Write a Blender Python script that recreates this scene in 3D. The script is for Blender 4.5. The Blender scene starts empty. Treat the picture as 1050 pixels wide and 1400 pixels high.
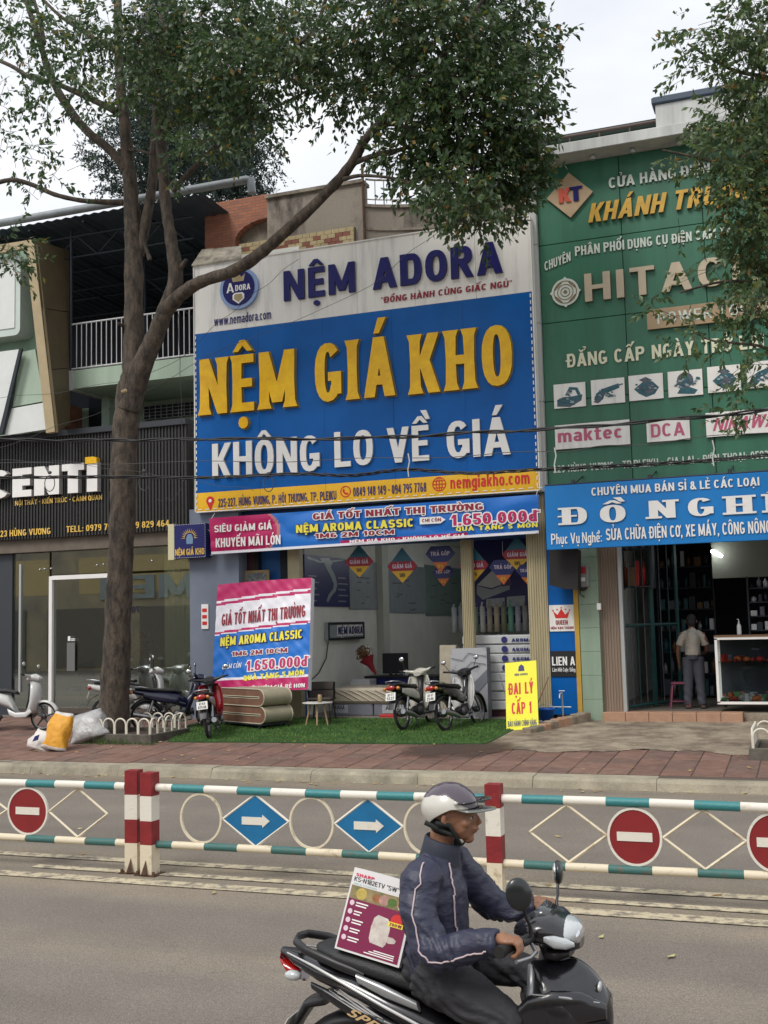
import bpy, math, random, unicodedata
import numpy as np
from mathutils import Vector, Matrix
random.seed(7); np.random.seed(7)
D = bpy.data; SC = bpy.context.scene; COL = SC.collection
R = math.radians
# ---------------------------------------------------------------- camera
FPX = 1550.0; CAMH = 2.2; YAW = R(20.6); PIT = R(5.6); ROL = R(-1.39)
def cam_axes():
    f = Vector((-math.sin(YAW)*math.cos(PIT), math.cos(YAW)*math.cos(PIT), math.sin(PIT)))
    r = Vector((math.cos(YAW), math.sin(YAW), 0)); u = r.cross(f)
    c, s = math.cos(ROL), math.sin(ROL)
    return (r*c + u*s), (-s*r + c*u), f
CR, CU, CF = cam_axes()
CPOS = Vector((0, 0, CAMH))
cd = D.cameras.new('camera'); cam = D.objects.new('camera', cd); COL.objects.link(cam)
cd.sensor_fit = 'HORIZONTAL'; cd.sensor_width = 36; cd.lens = FPX/1050*36; cd.clip_start = .05; cd.clip_end = 600
cam.matrix_world = Matrix(((CR.x, CU.x, -CF.x, 0), (CR.y, CU.y, -CF.y, 0), (CR.z, CU.z, -CF.z, CAMH), (0, 0, 0, 1)))
SC.camera = cam
SC.view_settings.view_transform = 'Standard'; SC.view_settings.look = 'None'
SC.view_settings.gamma = 1; SC.view_settings.exposure = 0.62; SC.view_settings.use_curve_mapping = False
# ---------------------------------------------------------------- sky and sun (overcast)
W = D.worlds.new('World'); SC.world = W; W.use_nodes = True
nt = W.node_tree; nt.nodes.clear(); N = nt.nodes.new; L = nt.links.new
SUN_EL, SUN_ROT = R(52), R(200)
out = N('ShaderNodeOutputWorld'); bg = N('ShaderNodeBackground'); bg.inputs[1].default_value = 0.1
sky = N('ShaderNodeTexSky'); sky.sky_type = 'NISHITA'; sky.sun_disc = False; sky.sun_elevation = SUN_EL; sky.sun_rotation = SUN_ROT
tc = N('ShaderNodeTexCoord'); mp = N('ShaderNodeMapping'); mp.inputs['Scale'].default_value = (1.6, 1.6, 4)
no = N('ShaderNodeTexNoise'); no.inputs['Scale'].default_value = 2.2; no.inputs['Detail'].default_value = 6; no.inputs['Roughness'].default_value = .5
cr = N('ShaderNodeValToRGB'); e = cr.color_ramp.elements
e[0].position = .32; e[0].color = (5.9, 6.1, 6.5, 1); e[1].position = .66; e[1].color = (7.5, 7.6, 7.75, 1)
mx = N('ShaderNodeMix'); mx.data_type = 'RGBA'; mx.inputs[0].default_value = .93
L(tc.outputs['Generated'], mp.inputs[0]); L(mp.outputs[0], no.inputs['Vector']); L(no.outputs[0], cr.inputs[0])
L(sky.outputs[0], mx.inputs[6]); L(cr.outputs[0], mx.inputs[7]); L(mx.outputs[2], bg.inputs[0]); L(bg.outputs[0], out.inputs[0])
sl = D.lights.new('sun', 'SUN'); sl.energy = 1.5; sl.angle = R(22); sl.color = (1, .96, .9)
so = D.objects.new('sun', sl); COL.objects.link(so); so.location = (-6, -10, 30)
so.rotation_euler = (Vector((.32, .8, -1.05))).to_track_quat('-Z', 'Y').to_euler()

def ray(px, py):
    return CR*((px-525)/FPX) - CU*((py-700)/FPX) + CF
def at(px, py, Y):
    """point of the plane Y = const seen at photo pixel"""
    d = ray(px, py); return CPOS + d*(Y/d.y)
def atz(px, py, z):
    d = ray(px, py); return CPOS + d*((z-CAMH)/d.z)
KERB_Y = 15.0; SL = .046
def gz(y): return 0 if y < KERB_Y-.1 else .15 + max(0, min(y, 20.4)-KERB_Y)*SL
def gnd(px, py):
    d = ray(px, py); t = (.15 - SL*KERB_Y - CAMH)/(d.z - SL*d.y); return CPOS + d*t

# ---------------------------------------------------------------- materials
MATS = {}
def mat(name, col, rough=.6, metal=0, var=.0, vs=3.0, bump=0, bs=40, col2=None, streak=False, spec=.5, coat=0, emit=0, rampos=(.35, .7), island=None, stretch=None, fine=0):
    if name in MATS: return MATS[name]
    m = D.materials.new(name); MATS[name] = m; m.use_nodes = True; t = m.node_tree
    b = t.nodes['Principled BSDF']; c4 = (*col, 1)
    b.inputs['Base Color'].default_value = c4; b.inputs['Roughness'].default_value = rough; b.inputs['Metallic'].default_value = metal
    b.inputs['Specular IOR Level'].default_value = spec; b.inputs['Coat Weight'].default_value = coat
    if emit: b.inputs['Emission Color'].default_value = c4; b.inputs['Emission Strength'].default_value = emit
    g = t.nodes.new('ShaderNodeNewGeometry'); src = g.outputs['Position']
    if streak or stretch:
        p = t.nodes.new('ShaderNodeMapping'); p.inputs['Scale'].default_value = stretch or (1, 1, .12); t.links.new(src, p.inputs[0]); src = p.outputs[0]
    colsock = None
    if var or col2:
        n = t.nodes.new('ShaderNodeTexNoise'); n.inputs['Scale'].default_value = vs; n.inputs['Detail'].default_value = 8; n.inputs['Roughness'].default_value = .65
        t.links.new(src, n.inputs['Vector'])
        r = t.nodes.new('ShaderNodeValToRGB'); r.color_ramp.elements[0].position = rampos[0]; r.color_ramp.elements[1].position = rampos[1]
        d2 = col2 or tuple(max(0, x*(1-var)) for x in col)
        r.color_ramp.elements[0].color = (*d2, 1); r.color_ramp.elements[1].color = c4
        t.links.new(n.outputs[0], r.inputs[0]); colsock = r.outputs[0]
    if fine:
        n3 = t.nodes.new('ShaderNodeTexNoise'); n3.inputs['Scale'].default_value = 70; n3.inputs['Detail'].default_value = 3
        t.links.new(g.outputs['Position'], n3.inputs['Vector'])
        mr = t.nodes.new('ShaderNodeMapRange'); mr.inputs[1].default_value = .3; mr.inputs[2].default_value = .7; mr.inputs[3].default_value = 1-fine; mr.inputs[4].default_value = 1+fine
        t.links.new(n3.outputs[0], mr.inputs[0])
        mm = t.nodes.new('ShaderNodeVectorMath'); mm.operation = 'SCALE'
        if colsock: t.links.new(colsock, mm.inputs[0])
        else: mm.inputs[0].default_value = col
        t.links.new(mr.outputs[0], mm.inputs['Scale']); colsock = mm.outputs[0]
    if island:
        hs = t.nodes.new('ShaderNodeHueSaturation'); mr = t.nodes.new('ShaderNodeMapRange')
        mr.inputs[3].default_value = 1-island; mr.inputs[4].default_value = 1+island
        t.links.new(g.outputs['Random Per Island'], mr.inputs[0]); t.links.new(mr.outputs[0], hs.inputs['Value'])
        mr2 = t.nodes.new('ShaderNodeMapRange'); mr2.inputs[3].default_value = .475; mr2.inputs[4].default_value = .515
        t.links.new(g.outputs['Random Per Island'], mr2.inputs[0]); t.links.new(mr2.outputs[0], hs.inputs['Hue'])
        if colsock: t.links.new(colsock, hs.inputs['Color'])
        else: hs.inputs['Color'].default_value = c4
        colsock = hs.outputs[0]
    if colsock: t.links.new(colsock, b.inputs['Base Color'])
    if bump:
        n2 = t.nodes.new('ShaderNodeTexNoise'); n2.inputs['Scale'].default_value = bs; n2.inputs['Detail'].default_value = 5
        t.links.new(src, n2.inputs['Vector'])
        bu = t.nodes.new('ShaderNodeBump'); bu.inputs['Strength'].default_value = bump; bu.inputs['Distance'].default_value = .02
        t.links.new(n2.outputs[0], bu.inputs['Height']); t.links.new(bu.outputs[0], b.inputs['Normal'])
    return m
def glassmat(name, tint=(.8, .85, .83), refl=.16, rough=.0):
    if name in MATS: return MATS[name]
    m = D.materials.new(name); MATS[name] = m; m.use_nodes = True; t = m.node_tree; t.nodes.clear()
    o = t.nodes.new('ShaderNodeOutputMaterial'); tr = t.nodes.new('ShaderNodeBsdfTransparent'); gl = t.nodes.new('ShaderNodeBsdfGlossy')
    tr.inputs[0].default_value = (*tint, 1); gl.inputs['Roughness'].default_value = rough; gl.inputs[0].default_value = (.9, .93, .93, 1)
    lw = t.nodes.new('ShaderNodeFresnel'); lw.inputs[0].default_value = 1.5
    ad = t.nodes.new('ShaderNodeMath'); ad.operation = 'ADD'; ad.inputs[1].default_value = refl; ad.use_clamp = True
    mi = t.nodes.new('ShaderNodeMixShader')
    t.links.new(lw.outputs[0], ad.inputs[0]); t.links.new(ad.outputs[0], mi.inputs[0]); t.links.new(tr.outputs[0], mi.inputs[1]); t.links.new(gl.outputs[0], mi.inputs[2]); t.links.new(mi.outputs[0], o.inputs[0])
    return m

# ---------------------------------------------------------------- object helpers
RM = {}                      # root name -> its matrix (parts are built in world space and brought home)
def props(o, label=None, cat=None, group=None, kind=None):
    if label: o['label'] = label
    if cat: o['category'] = cat
    if group: o['group'] = group
    if kind: o['kind'] = kind
    return o
def thing(name, label, cat, loc=(0, 0, 0), rz=0, group=None, tilt=None):
    o = D.objects.new(name, None); COL.objects.link(o); o.empty_display_size = .1
    M = Matrix.Translation(Vector(loc)) @ Matrix.Rotation(rz, 4, 'Z')
    if tilt is not None: M = M @ tilt
    o.matrix_world = M; RM[o.name] = M
    return props(o, label, cat, group)
def copy_tree(o, label=None, loc=None, rz=None, parent=None, mat_map=None, tilt=None):
    c = o.copy(); COL.objects.link(c); c.parent = parent
    if o.data and mat_map and any(m and m.name in mat_map for m in o.data.materials):
        c.data = o.data.copy()
        for i, m in enumerate(c.data.materials):
            if m and m.name in mat_map: c.data.materials[i] = MATS[mat_map[m.name]]
    if label: c['label'] = label
    if loc is not None:
        M = Matrix.Translation(Vector(loc)) @ Matrix.Rotation(rz or 0, 4, 'Z')
        if tilt is not None: M = M @ tilt
        c.matrix_world = M; RM[c.name] = M
    for ch in [x for x in D.objects if x.parent == o]: copy_tree(ch, parent=c, mat_map=mat_map)
    return c
class MB:
    def __init__(s): s.v = []; s.f = []; s.mi = []; s.sm = []
    def add(s, vs, fs, m=0, smooth=False):
        k = len(s.v); s.v += [tuple(v) for v in vs]; s.f += [tuple(k+i for i in f) for f in fs]; s.mi += [m]*len(fs); s.sm += [smooth]*len(fs)
    def box(s, a, b, m=0, M=None):
        x0, y0, z0 = a; x1, y1, z1 = b
        vs = [Vector(p) for p in ((x0,y0,z0),(x1,y0,z0),(x1,y1,z0),(x0,y1,z0),(x0,y0,z1),(x1,y0,z1),(x1,y1,z1),(x0,y1,z1))]
        if M is not None: vs = [M @ v for v in vs]
        s.add(vs, ((0,3,2,1),(4,5,6,7),(0,1,5,4),(1,2,6,5),(2,3,7,6),(3,0,4,7)), m); return s
    def cbox(s, a, b, c=.01, m=0, M=None):
        """box with chamfered edges"""
        x0, y0, z0 = a; x1, y1, z1 = b; c = min(c, abs(x1-x0)*.45, abs(y1-y0)*.45, abs(z1-z0)*.45)
        prof = [(x0+c, y0), (x1-c, y0), (x1, y0+c), (x1, y1-c), (x1-c, y1), (x0+c, y1), (x0, y1-c), (x0, y0+c)]
        cx, cy = (x0+x1)/2, (y0+y1)/2; fx = (abs(x1-x0)/2-c)/(abs(x1-x0)/2); fy = (abs(y1-y0)/2-c)/(abs(y1-y0)/2)
        rings = []
        for z, k in ((z0, 1), (z0+c, 0), (z1-c, 0), (z1, 1)):
            rings.append([Vector((cx+(x-cx)*(fx if k else 1), cy+(y-cy)*(fy if k else 1), z)) for x, y in prof])
        vs = [p for r in rings for p in r]
        if M is not None: vs = [M @ v for v in vs]
        fs = [tuple(range(7, -1, -1)), tuple(range(24, 32))]
        for i in range(3):
            for j in range(8): fs.append((i*8+j, i*8+(j+1) % 8, i*8+8+(j+1) % 8, i*8+8+j))
        s.add(vs, fs, m); return s
    def tube(s, pts, r, n=8, m=0, cap=True, smooth=True, squash=None):
        """tube along points; r number or list; squash=(side, up) factors"""
        pts = [Vector(p) for p in pts]; rs = r if isinstance(r, (list, tuple)) else [r]*len(pts)
        rings = []; up = None
        for i, p in enumerate(pts):
            d = (pts[min(i+1, len(pts)-1)] - pts[max(i-1, 0)])
            if d.length < 1e-9: d = Vector((0, 0, 1))
            d.normalize()
            if up is None:
                up = Vector((0, 0, 1)) if abs(d.z) < .9 else Vector((1, 0, 0))
            a = d.cross(up)
            if a.length < 1e-6: a = d.orthogonal()
            a.normalize(); up = a.cross(d).normalized()
            ri = rs[i]; ra, rb = ri if isinstance(ri, tuple) else (ri, ri)
            rings.append([p + a*math.cos(2*math.pi*k/n)*ra + up*math.sin(2*math.pi*k/n)*rb for k in range(n)])
        vs = [q for g in rings for q in g]; fs = []
        for i in range(len(rings)-1):
            for k in range(n): fs.append((i*n+k, i*n+(k+1) % n, (i+1)*n+(k+1) % n, (i+1)*n+k))
        s.add(vs, fs, m, smooth)
        if cap: s.add(rings[0], [tuple(range(n))][::1], m); s.add(rings[-1], [tuple(range(n-1, -1, -1))], m)
        return s
    def loft(s, secs, n=16, e=2.4, m=0, smooth=True, cap=True):
        """secs: (x, y, z, half_width(y), half_height, [pitch]) sections along x; superellipse rings"""
        rings = []
        for q in secs:
            x, y, z, w, h = q[:5]; a = q[5] if len(q) > 5 else 0
            ring = []
            for k in range(n):
                t = 2*math.pi*k/n; c, sn = math.cos(t), math.sin(t)
                yy = w*math.copysign(abs(c)**(2/e), c); zz = h*math.copysign(abs(sn)**(2/e), sn)
                ring.append(Vector((x - zz*math.sin(a), y+yy, z + zz*math.cos(a))))
            rings.append(ring)
        vs = [q for g in rings for q in g]; fs = []
        for i in range(len(rings)-1):
            for k in range(n): fs.append((i*n+k, (i+1)*n+k, (i+1)*n+(k+1) % n, i*n+(k+1) % n))
        s.add(vs, fs, m, smooth)
        if cap: s.add(rings[0], [tuple(range(n))], m); s.add(rings[-1], [tuple(range(n-1, -1, -1))], m)
        return s
    def lathe(s, prof, c=(0, 0, 0), axis='z', n=20, m=0, smooth=True):
        """prof: (r, h) list"""
        vs = []; fs = []; c = Vector(c)
        for r, h in prof:
            for k in range(n):
                a = 2*math.pi*k/n; p = (r*math.cos(a), r*math.sin(a), h)
                if axis == 'y': p = (p[0], h, p[1])
                if axis == 'x': p = (h, p[0], p[1])
                vs.append(c + Vector(p))
        for i in range(len(prof)-1):
            for k in range(n): fs.append((i*n+k, i*n+(k+1) % n, (i+1)*n+(k+1) % n, (i+1)*n+k))
        s.add(vs, fs, m, smooth); return s
    def ell(s, c, r, n=12, k=8, m=0, M=None):
        vs = []; fs = []; c = Vector(c)
        for i in range(k+1):
            ph = math.pi*i/k
            for j in range(n):
                a = 2*math.pi*j/n
                v = Vector((r[0]*math.sin(ph)*math.cos(a), r[1]*math.sin(ph)*math.sin(a), r[2]*math.cos(ph)))
                if M is not None: v = M @ v
                vs.append(c+v)
        for i in range(k):
            for j in range(n): fs.append((i*n+j, (i+1)*n+j, (i+1)*n+(j+1) % n, i*n+(j+1) % n))
        s.add(vs, fs, m, True); return s
    def prism(s, poly, fr, d0, d1, m=0, sidem=None):
        """poly (x,y) list (ccw) in frame fr = (origin, ux, uy, n); from depth d0 to d1 along n"""
        o, ux, uy, n = fr
        fp = [o + ux*x + uy*y + n*d1 for x, y in poly]
        k = len(poly)
        s.add(fp, [tuple(range(k))], m)
        if abs(d1-d0) > .0025:
            bp = [o + ux*x + uy*y + n*d0 for x, y in poly]
            s.add(fp+bp, [(k+i, k+(i+1) % k, (i+1) % k, i) for i in range(k)], m if sidem is None else sidem)
        return s
    def build(s, name, mats, parent=None, bevel=0, subsurf=0, **kw):
        me = D.meshes.new(name); me.from_pydata(s.v, [], s.f)
        if parent is not None and parent.name in RM: me.transform(RM[parent.name].inverted())
        elif parent is not None and parent.get('_root') in RM: me.transform(RM[parent['_root']].inverted())
        if not isinstance(mats, (list, tuple)): mats = [mats]
        for m in mats: me.materials.append(MATS[m] if isinstance(m, str) else m)
        me.polygons.foreach_set('material_index', s.mi); me.polygons.foreach_set('use_smooth', s.sm); me.update()
        o = D.objects.new(name, me); COL.objects.link(o)
        if parent is not None:
            o.parent = parent; ROOT[o.name] = ROOT.get(parent.name, parent.name)
            if ROOT[o.name] in RM and parent.name not in RM: RMP[o.name] = RM[ROOT[o.name]]
        if bevel:
            md = o.modifiers.new('b', 'BEVEL'); md.width = bevel; md.segments = 2; md.limit_method = 'ANGLE'
        if subsurf: md = o.modifiers.new('s', 'SUBSURF'); md.levels = md.render_levels = subsurf
        return props(o, **kw) if kw else o
ROOT = {}; RMP = {}
def part(mb, name, mats, parent, **kw):
    """mesh given in world space under a thing or under a part of a thing"""
    if parent is None: return mb.build(name, mats, None, **kw)
    r = ROOT.get(parent.name, parent.name)
    if r in RM and parent.name != r:
        M = RM[r].inverted(); mb.v = [tuple(M @ Vector(v)) for v in mb.v]
        o = mb.build(name, mats, None, **{k: v for k, v in kw.items() if k in ('bevel', 'subsurf')})
        o.parent = parent; ROOT[o.name] = r
        return props(o, **{k: v for k, v in kw.items() if k in ('label', 'kind')})
    return mb.build(name, mats, parent, **kw)
def lpart(mb, name, mats, parent, **kw):
    """mesh given in the thing's own space"""
    o = mb.build(name, mats, None, **kw); o.parent = parent; ROOT[o.name] = ROOT.get(parent.name, parent.name)
    return o
def FR(o, ux=(1, 0, 0), uy=(0, 0, 1)):
    ux = Vector(ux).normalized(); uy = Vector(uy).normalized(); return (Vector(o), ux, uy, ux.cross(uy))
def wallfr(Y): return FR((0, Y, 0))           # x = world X, y = world Z, outwards = -Y
def pin(px, py, Y): p = at(px, py, Y); return (p.x, p.z)
def circ(cx, cy, rx, ry=None, n=24, a0=0, a1=360):
    ry = rx if ry is None else ry; full = abs(a1-a0) >= 360; k = n if full else n+1
    return [(cx+rx*math.cos(R(a0+(a1-a0)*i/n)), cy+ry*math.sin(R(a0+(a1-a0)*i/n))) for i in range(k)]
def rect(x0, y0, x1, y1): return [(x0, y0), (x1, y0), (x1, y1), (x0, y1)]
def area(p): return sum(p[i][0]*p[(i+1) % len(p)][1]-p[(i+1) % len(p)][0]*p[i][1] for i in range(len(p)))/2
def grow(p, g):
    if area(p) < 0: p = p[::-1]
    n = len(p); out = []
    for i in range(n):
        a = Vector(p[i-1]); b = Vector(p[i]); c = Vector(p[(i+1) % n]); d1 = (b-a); d2 = (c-b)
        if d1.length < 1e-7 or d2.length < 1e-7: out.append(tuple(b)); continue
        d1.normalize(); d2.normalize(); n1 = Vector((d1.y, -d1.x)); n2 = Vector((d2.y, -d2.x)); m = n1+n2
        if m.length < .2: out.append(tuple(b+n1*g)); continue
        m.normalize(); k = max(.5, m.dot(n1)); out.append(tuple(b+m*(g/k)))
    return out
def ring_mb(mb, fr, cx, cy, rx, ry, w, d0, d1, m=0, n=28):
    for i in range(n):
        a, b = 360*i/n, 360*(i+1)/n
        o = circ(cx, cy, rx, ry, 1, a, b); q = circ(cx, cy, rx-w, ry-w, 1, a, b)
        mb.prism([o[0], o[1], q[1], q[0]], fr, d0, d1, m)

# ---------------------------------------------------------------- stroke lettering
class Glyphs:
    def __init__(s, t=.2, h=.17, style='sans'): s.t = t; s.h = h; s.style = style
    def V(s, x, y0=0, y1=1, b=True, u=True):
        t = s.t
        if s.style == 'flare':
            f = .05
            p = [(x-(f if b else 0), y0), (x+t+(f if b else 0), y0), (x+t, y0+.12), (x+t*.94, (y0+y1)/2), (x+t, y1-.12), (x+t+(f if u else 0), y1), (x-(f if u else 0), y1), (x, y1-.12), (x+t*.06, (y0+y1)/2), (x, y0+.12)]
            s.P.append(p)
        else:
            s.P.append(rect(x, y0, x+t, y1))
            if s.style == 'slab':
                if b: s.P.append(rect(x-.09, y0, x+t+.09, y0+.11))
                if u: s.P.append(rect(x-.09, y1-.11, x+t+.09, y1))
    def H(s, x0, x1, y, h=None): s.P.append(rect(x0, y, x1, y+(h or s.h)))
    def Dg(s, x0, y0, x1, y1, t=None):
        t = t or s.t*1.04
        s.P.append([(x0, y0), (x0+t, y0), (x1+t, y1), (x1, y1)])
    def A(s, cx, cy, rx, ry, a0, a1, n=None, e=2.35):
        n = n or max(4, int(abs(a1-a0)/18)); t = min(s.t, rx*.8); h = min(s.h, ry*.8)
        def pt(a, rx, ry):
            c, q = math.cos(R(a)), math.sin(R(a))
            return (cx+rx*math.copysign(abs(c)**(2/e), c), cy+ry*math.copysign(abs(q)**(2/e), q))
        o = [pt(a0+(a1-a0)*i/n, rx, ry) for i in range(n+1)]; q = [pt(a0+(a1-a0)*i/n, rx-t, ry-h) for i in range(n+1)]
        s.P.append(o+q[::-1])
    def ring(s, x0, y0, x1, y1):
        s.A((x0+x1)/2, (y0+y1)/2, (x1-x0)/2, (y1-y0)/2, 0, 180); s.A((x0+x1)/2, (y0+y1)/2, (x1-x0)/2, (y1-y0)/2, 180, 360)
    def bowl(s, x0, x1, y0, y1):
        ry = (y1-y0)/2; rx = min((x1-x0)*.55, ry*1.3); xc = x1-rx
        s.H(x0, xc, y0); s.H(x0, xc, y1-s.h); s.A(xc, (y0+y1)/2, rx, ry, -90, 90)
    def glyph(s, c):
        s.P = []; t, h = s.t, s.h; V, H, Dg, A = s.V, s.H, s.Dg, s.A; w = .6
        if c == 'Đ': H(-.1, t+.14, .5-h*.4, h*.8); c = 'D'
        if c == 'đ': H(.3, .66, .84, h*.55); c = 'd'
        if c in 'AΛ': w = .68; Dg(0, 0, w/2-t*.5, 1); Dg(w-t, 0, w/2-t*.5, 1); H(w*.22, w*.78, .2)
        elif c == 'B': V(0); s.bowl(t*.6, w-.02, .5-h/2, 1); s.bowl(t*.6, w, 0, .5+h/2)
        elif c == 'C': A(w/2, .5, w/2, .5, 42, 318)
        elif c == 'D': V(0); s.bowl(t*.6, w, 0, 1)
        elif c == 'E': w = .5; V(0); H(t*.6, w, 0); H(t*.6, w-.04, .5-h/2); H(t*.6, w, 1-h)
        elif c == 'F': w = .5; V(0); H(t*.6, w-.04, .5-h/2); H(t*.6, w, 1-h)
        elif c == 'G': A(w/2, .5, w/2, .5, 42, 325); H(w*.5, w, .5-h, h); s.P.append(rect(w-t, .12, w, .5-h+.001))
        elif c == 'H': V(0); V(w-t); H(t*.6, w-t*.6, .5-h/2)
        elif c == 'I': w = t; V(0)
        elif c == 'J': w = .42; V(w-t, .2, 1); A(w/2, .27, w/2, .27, 180, 360)
        elif c == 'K': V(0); Dg(t*.55, .42, w-t*.95, 1, t*1.05); Dg(w-t, 0, t*.75, .56, t*1.1)
        elif c == 'L': w = .5; V(0); H(t*.6, w, 0)
        elif c == 'M': w = .8; V(0, u=False); V(w-t, u=False); Dg(w/2-t/2, .1, 0, 1, t); Dg(w/2-t/2, .1, w-t, 1, t)
        elif c == 'N': w = .64; V(0, u=False); V(w-t, b=False); Dg(w-t, 0, 0, 1, t)
        elif c == 'O': s.ring(0, 0, w, 1)
        elif c == 'P': V(0); s.bowl(t*.6, w, .42, 1)
        elif c == 'Q': s.ring(0, 0, w, 1); Dg(w-t*.9, -.08, w*.5, .25)
        elif c == 'R': V(0); s.bowl(t*.6, w-.02, .42, 1); Dg(w-t*.95, 0, w*.34, .48)
        elif c == 'S':
            ry = (1+h)/4; A(w/2, 1-ry, w/2, ry, 20, 270); A(w/2, ry, w/2, ry, -160, 90)
        elif c == 'T': w = .56; V(w/2-t/2, 0, 1); H(0, w, 1-h)
        elif c == 'U': V(0, .28, 1, b=False); V(w-t, .28, 1, b=False); A(w/2, .3, w/2, .3, 180, 360)
        elif c == 'V': w = .66; Dg(w/2-t/2, 0, 0, 1); Dg(w/2-t/2, 0, w-t, 1)
        elif c == 'W': w = .95; Dg(w*.27-t/2, 0, 0, 1); Dg(w*.27-t/2, 0, w/2-t/2, 1); Dg(w*.73-t/2, 0, w/2-t/2, 1); Dg(w*.73-t/2, 0, w-t, 1)
        elif c == 'X': Dg(0, 0, w-t, 1); Dg(w-t, 0, 0, 1)
        elif c == 'Y': V(w/2-t/2, 0, .48, u=False); Dg(w/2-t/2, .42, 0, 1); Dg(w/2-t/2, .42, w-t, 1)
        elif c == 'Z': w = .54; H(0, w, 0); H(0, w, 1-h); Dg(0, .08, w-t*1.1, .92, t*1.1)
        elif c == '0': w = .52; s.ring(0, 0, w, 1)
        elif c == '1': w = .34; V(w-t); Dg(0, .68, w-t, 1, t*.8)
        elif c == '2': w = .5; A(w/2, .72, w/2, .28, -35, 175); H(0, w, 0); Dg(0, .1, w-t*1.15, .62, t*1.1)
        elif c == '3': w = .5; ry = (1+h)/4; A(w/2, 1-ry, w/2, ry, -90, 160); A(w/2, ry, w/2, ry, -160, 90)
        elif c == '4': w = .54; V(w-t*1.4); H(0, w, .22); Dg(0, .28, w-t*1.45, 1, t*.95)
        elif c == '5': w = .5; H(.04, w-.02, 1-h); s.P.append(rect(.03, .5, .03+t, 1)); A(w/2, .31, w/2, .31, -160, 120)
        elif c == '6': w = .52; s.ring(0, 0, w, .6); s.A(w/2, .5, w/2, .5, 55, 200)
        elif c == '7': w = .48; H(0, w, 1-h); Dg(w*.18, 0, w-t*1.05, .92)
        elif c == '8': w = .52; s.ring(.02, .5-h/2, w-.02, 1); s.ring(0, 0, w, .5+h/2)
        elif c == '9': w = .52; s.ring(0, .4, w, 1); s.A(w/2, .5, w/2, .5, -125, 20)
        elif c == 'a': w = .46; s.ring(0, 0, w, .42); s.P.append(rect(w-t, 0, w, .42)); A(w/2, .42, w/2, .26, 0, 150)
        elif c == 'b': w = .48; s.P.append(rect(0, 0, t, 1)); s.ring(0, 0, w, .68)
        elif c == 'c': w = .46; A(w/2, .34, w/2, .34, 45, 315)
        elif c == 'd': w = .48; s.P.append(rect(w-t, 0, w, 1)); s.ring(0, 0, w, .68)
        elif c == 'e': w = .48; A(w/2, .34, w/2, .34, 0, 320); H(t*.5, w-t*.4, .34-h*.35, h*.7)
        elif c == 'g': w = .48; s.ring(0, 0, w, .68); s.P.append(rect(w-t, -.12, w, .68)); A(w/2, -.06, w/2, .2, 190, 360)
        elif c == 'h': w = .46; s.P.append(rect(0, 0, t, 1)); s.P.append(rect(w-t, 0, w, .42)); A(w/2, .4, w/2, .28, 0, 180)
        elif c == 'i': w = t; s.P.append(rect(0, 0, t, .68)); s.P.append(rect(0, .78, t, .78+t*.9))
        elif c == 'ı': w = t; s.P.append(rect(0, 0, t, .68))
        elif c == 'k': w = .46; s.P.append(rect(0, 0, t, 1)); Dg(t*.6, .28, w-t, .68); Dg(w-t, 0, t*.7, .4)
        elif c == 'l': w = t; s.P.append(rect(0, 0, t, 1))
        elif c == 'm': w = .74; s.P.append(rect(0, 0, t, .68)); s.P.append(rect(w/2-t/2, 0, w/2+t/2, .42)); s.P.append(rect(w-t, 0, w, .42)); A(w/4+t/4, .4, w/4+t/4, .28, 0, 180); A(w*.75-t/4, .4, w/4+t/4, .28, 0, 180)
        elif c == 'n': w = .46; s.P.append(rect(0, 0, t, .68)); s.P.append(rect(w-t, 0, w, .42)); A(w/2, .4, w/2, .28, 0, 180)
        elif c == 'o': w = .48; s.ring(0, 0, w, .68)
        elif c == 'p': w = .48; s.P.append(rect(0, -.3, t, .68)); s.ring(0, 0, w, .68)
        elif c == 'r': w = .34; s.P.append(rect(0, 0, t, .68)); A(w*.6, .4, w*.6, .28, 50, 170)
        elif c == 's': w = .4; A(w/2, .5, w/2, .19, 20, 270); A(w/2, .18, w/2, .19, -160, 90)
        elif c == 't': w = .36; s.P.append(rect(w*.2, .0, w*.2+t, .92)); H(0, w, .68-h*.8, h*.8); H(w*.2, w, 0, h*.8)
        elif c == 'u': w = .46; s.P.append(rect(w-t, 0, w, .68)); s.P.append(rect(0, .26, t, .68)); A(w/2, .28, w/2, .28, 180, 360)
        elif c == 'v': w = .48; Dg(w/2-t/2, 0, 0, .68); Dg(w/2-t/2, 0, w-t, .68)
        elif c == 'w': w = .72; Dg(w*.27-t/2, 0, 0, .68); Dg(w*.27-t/2, 0, w/2-t/2, .68); Dg(w*.73-t/2, 0, w/2-t/2, .68); Dg(w*.73-t/2, 0, w-t, .68)
        elif c == '.': w = t; s.P.append(rect(0, 0, t, t*.9))
        elif c == ',': w = t; s.P.append([(0, 0), (t*.3, -.18), (t, 0), (t, t*.9), (0, t*.9)])
        elif c == ':': w = t; s.P.append(rect(0, .05, t, .05+t*.8)); s.P.append(rect(0, .5, t, .5+t*.8))
        elif c == '-': w = .3; H(0, w, .42, h*.9)
        elif c == '+': w = .4; H(0, w, .42, h*.9); s.P.append(rect(w/2-t/2, .25, w/2+t/2, .75))
        elif c == '%': w = .6; s.ring(0, .5, .28, 1); s.ring(.32, 0, .6, .5); Dg(.05, 0, .5, 1, t*.5)
        elif c == '&': w = .62; s.ring(.06, .5, .46, 1); s.ring(0, 0, .5, .56); Dg(.5, 0, .2, .6, t)
        elif c == '"': w = .26; s.P.append(rect(0, .72, .09, 1)); s.P.append(rect(.16, .72, .25, 1))
        elif c == '(': w = .2; A(.3, .5, .3, .6, 120, 240)
        elif c == ')': w = .2; A(-.1, .5, .3, .6, -60, 60)
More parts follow.
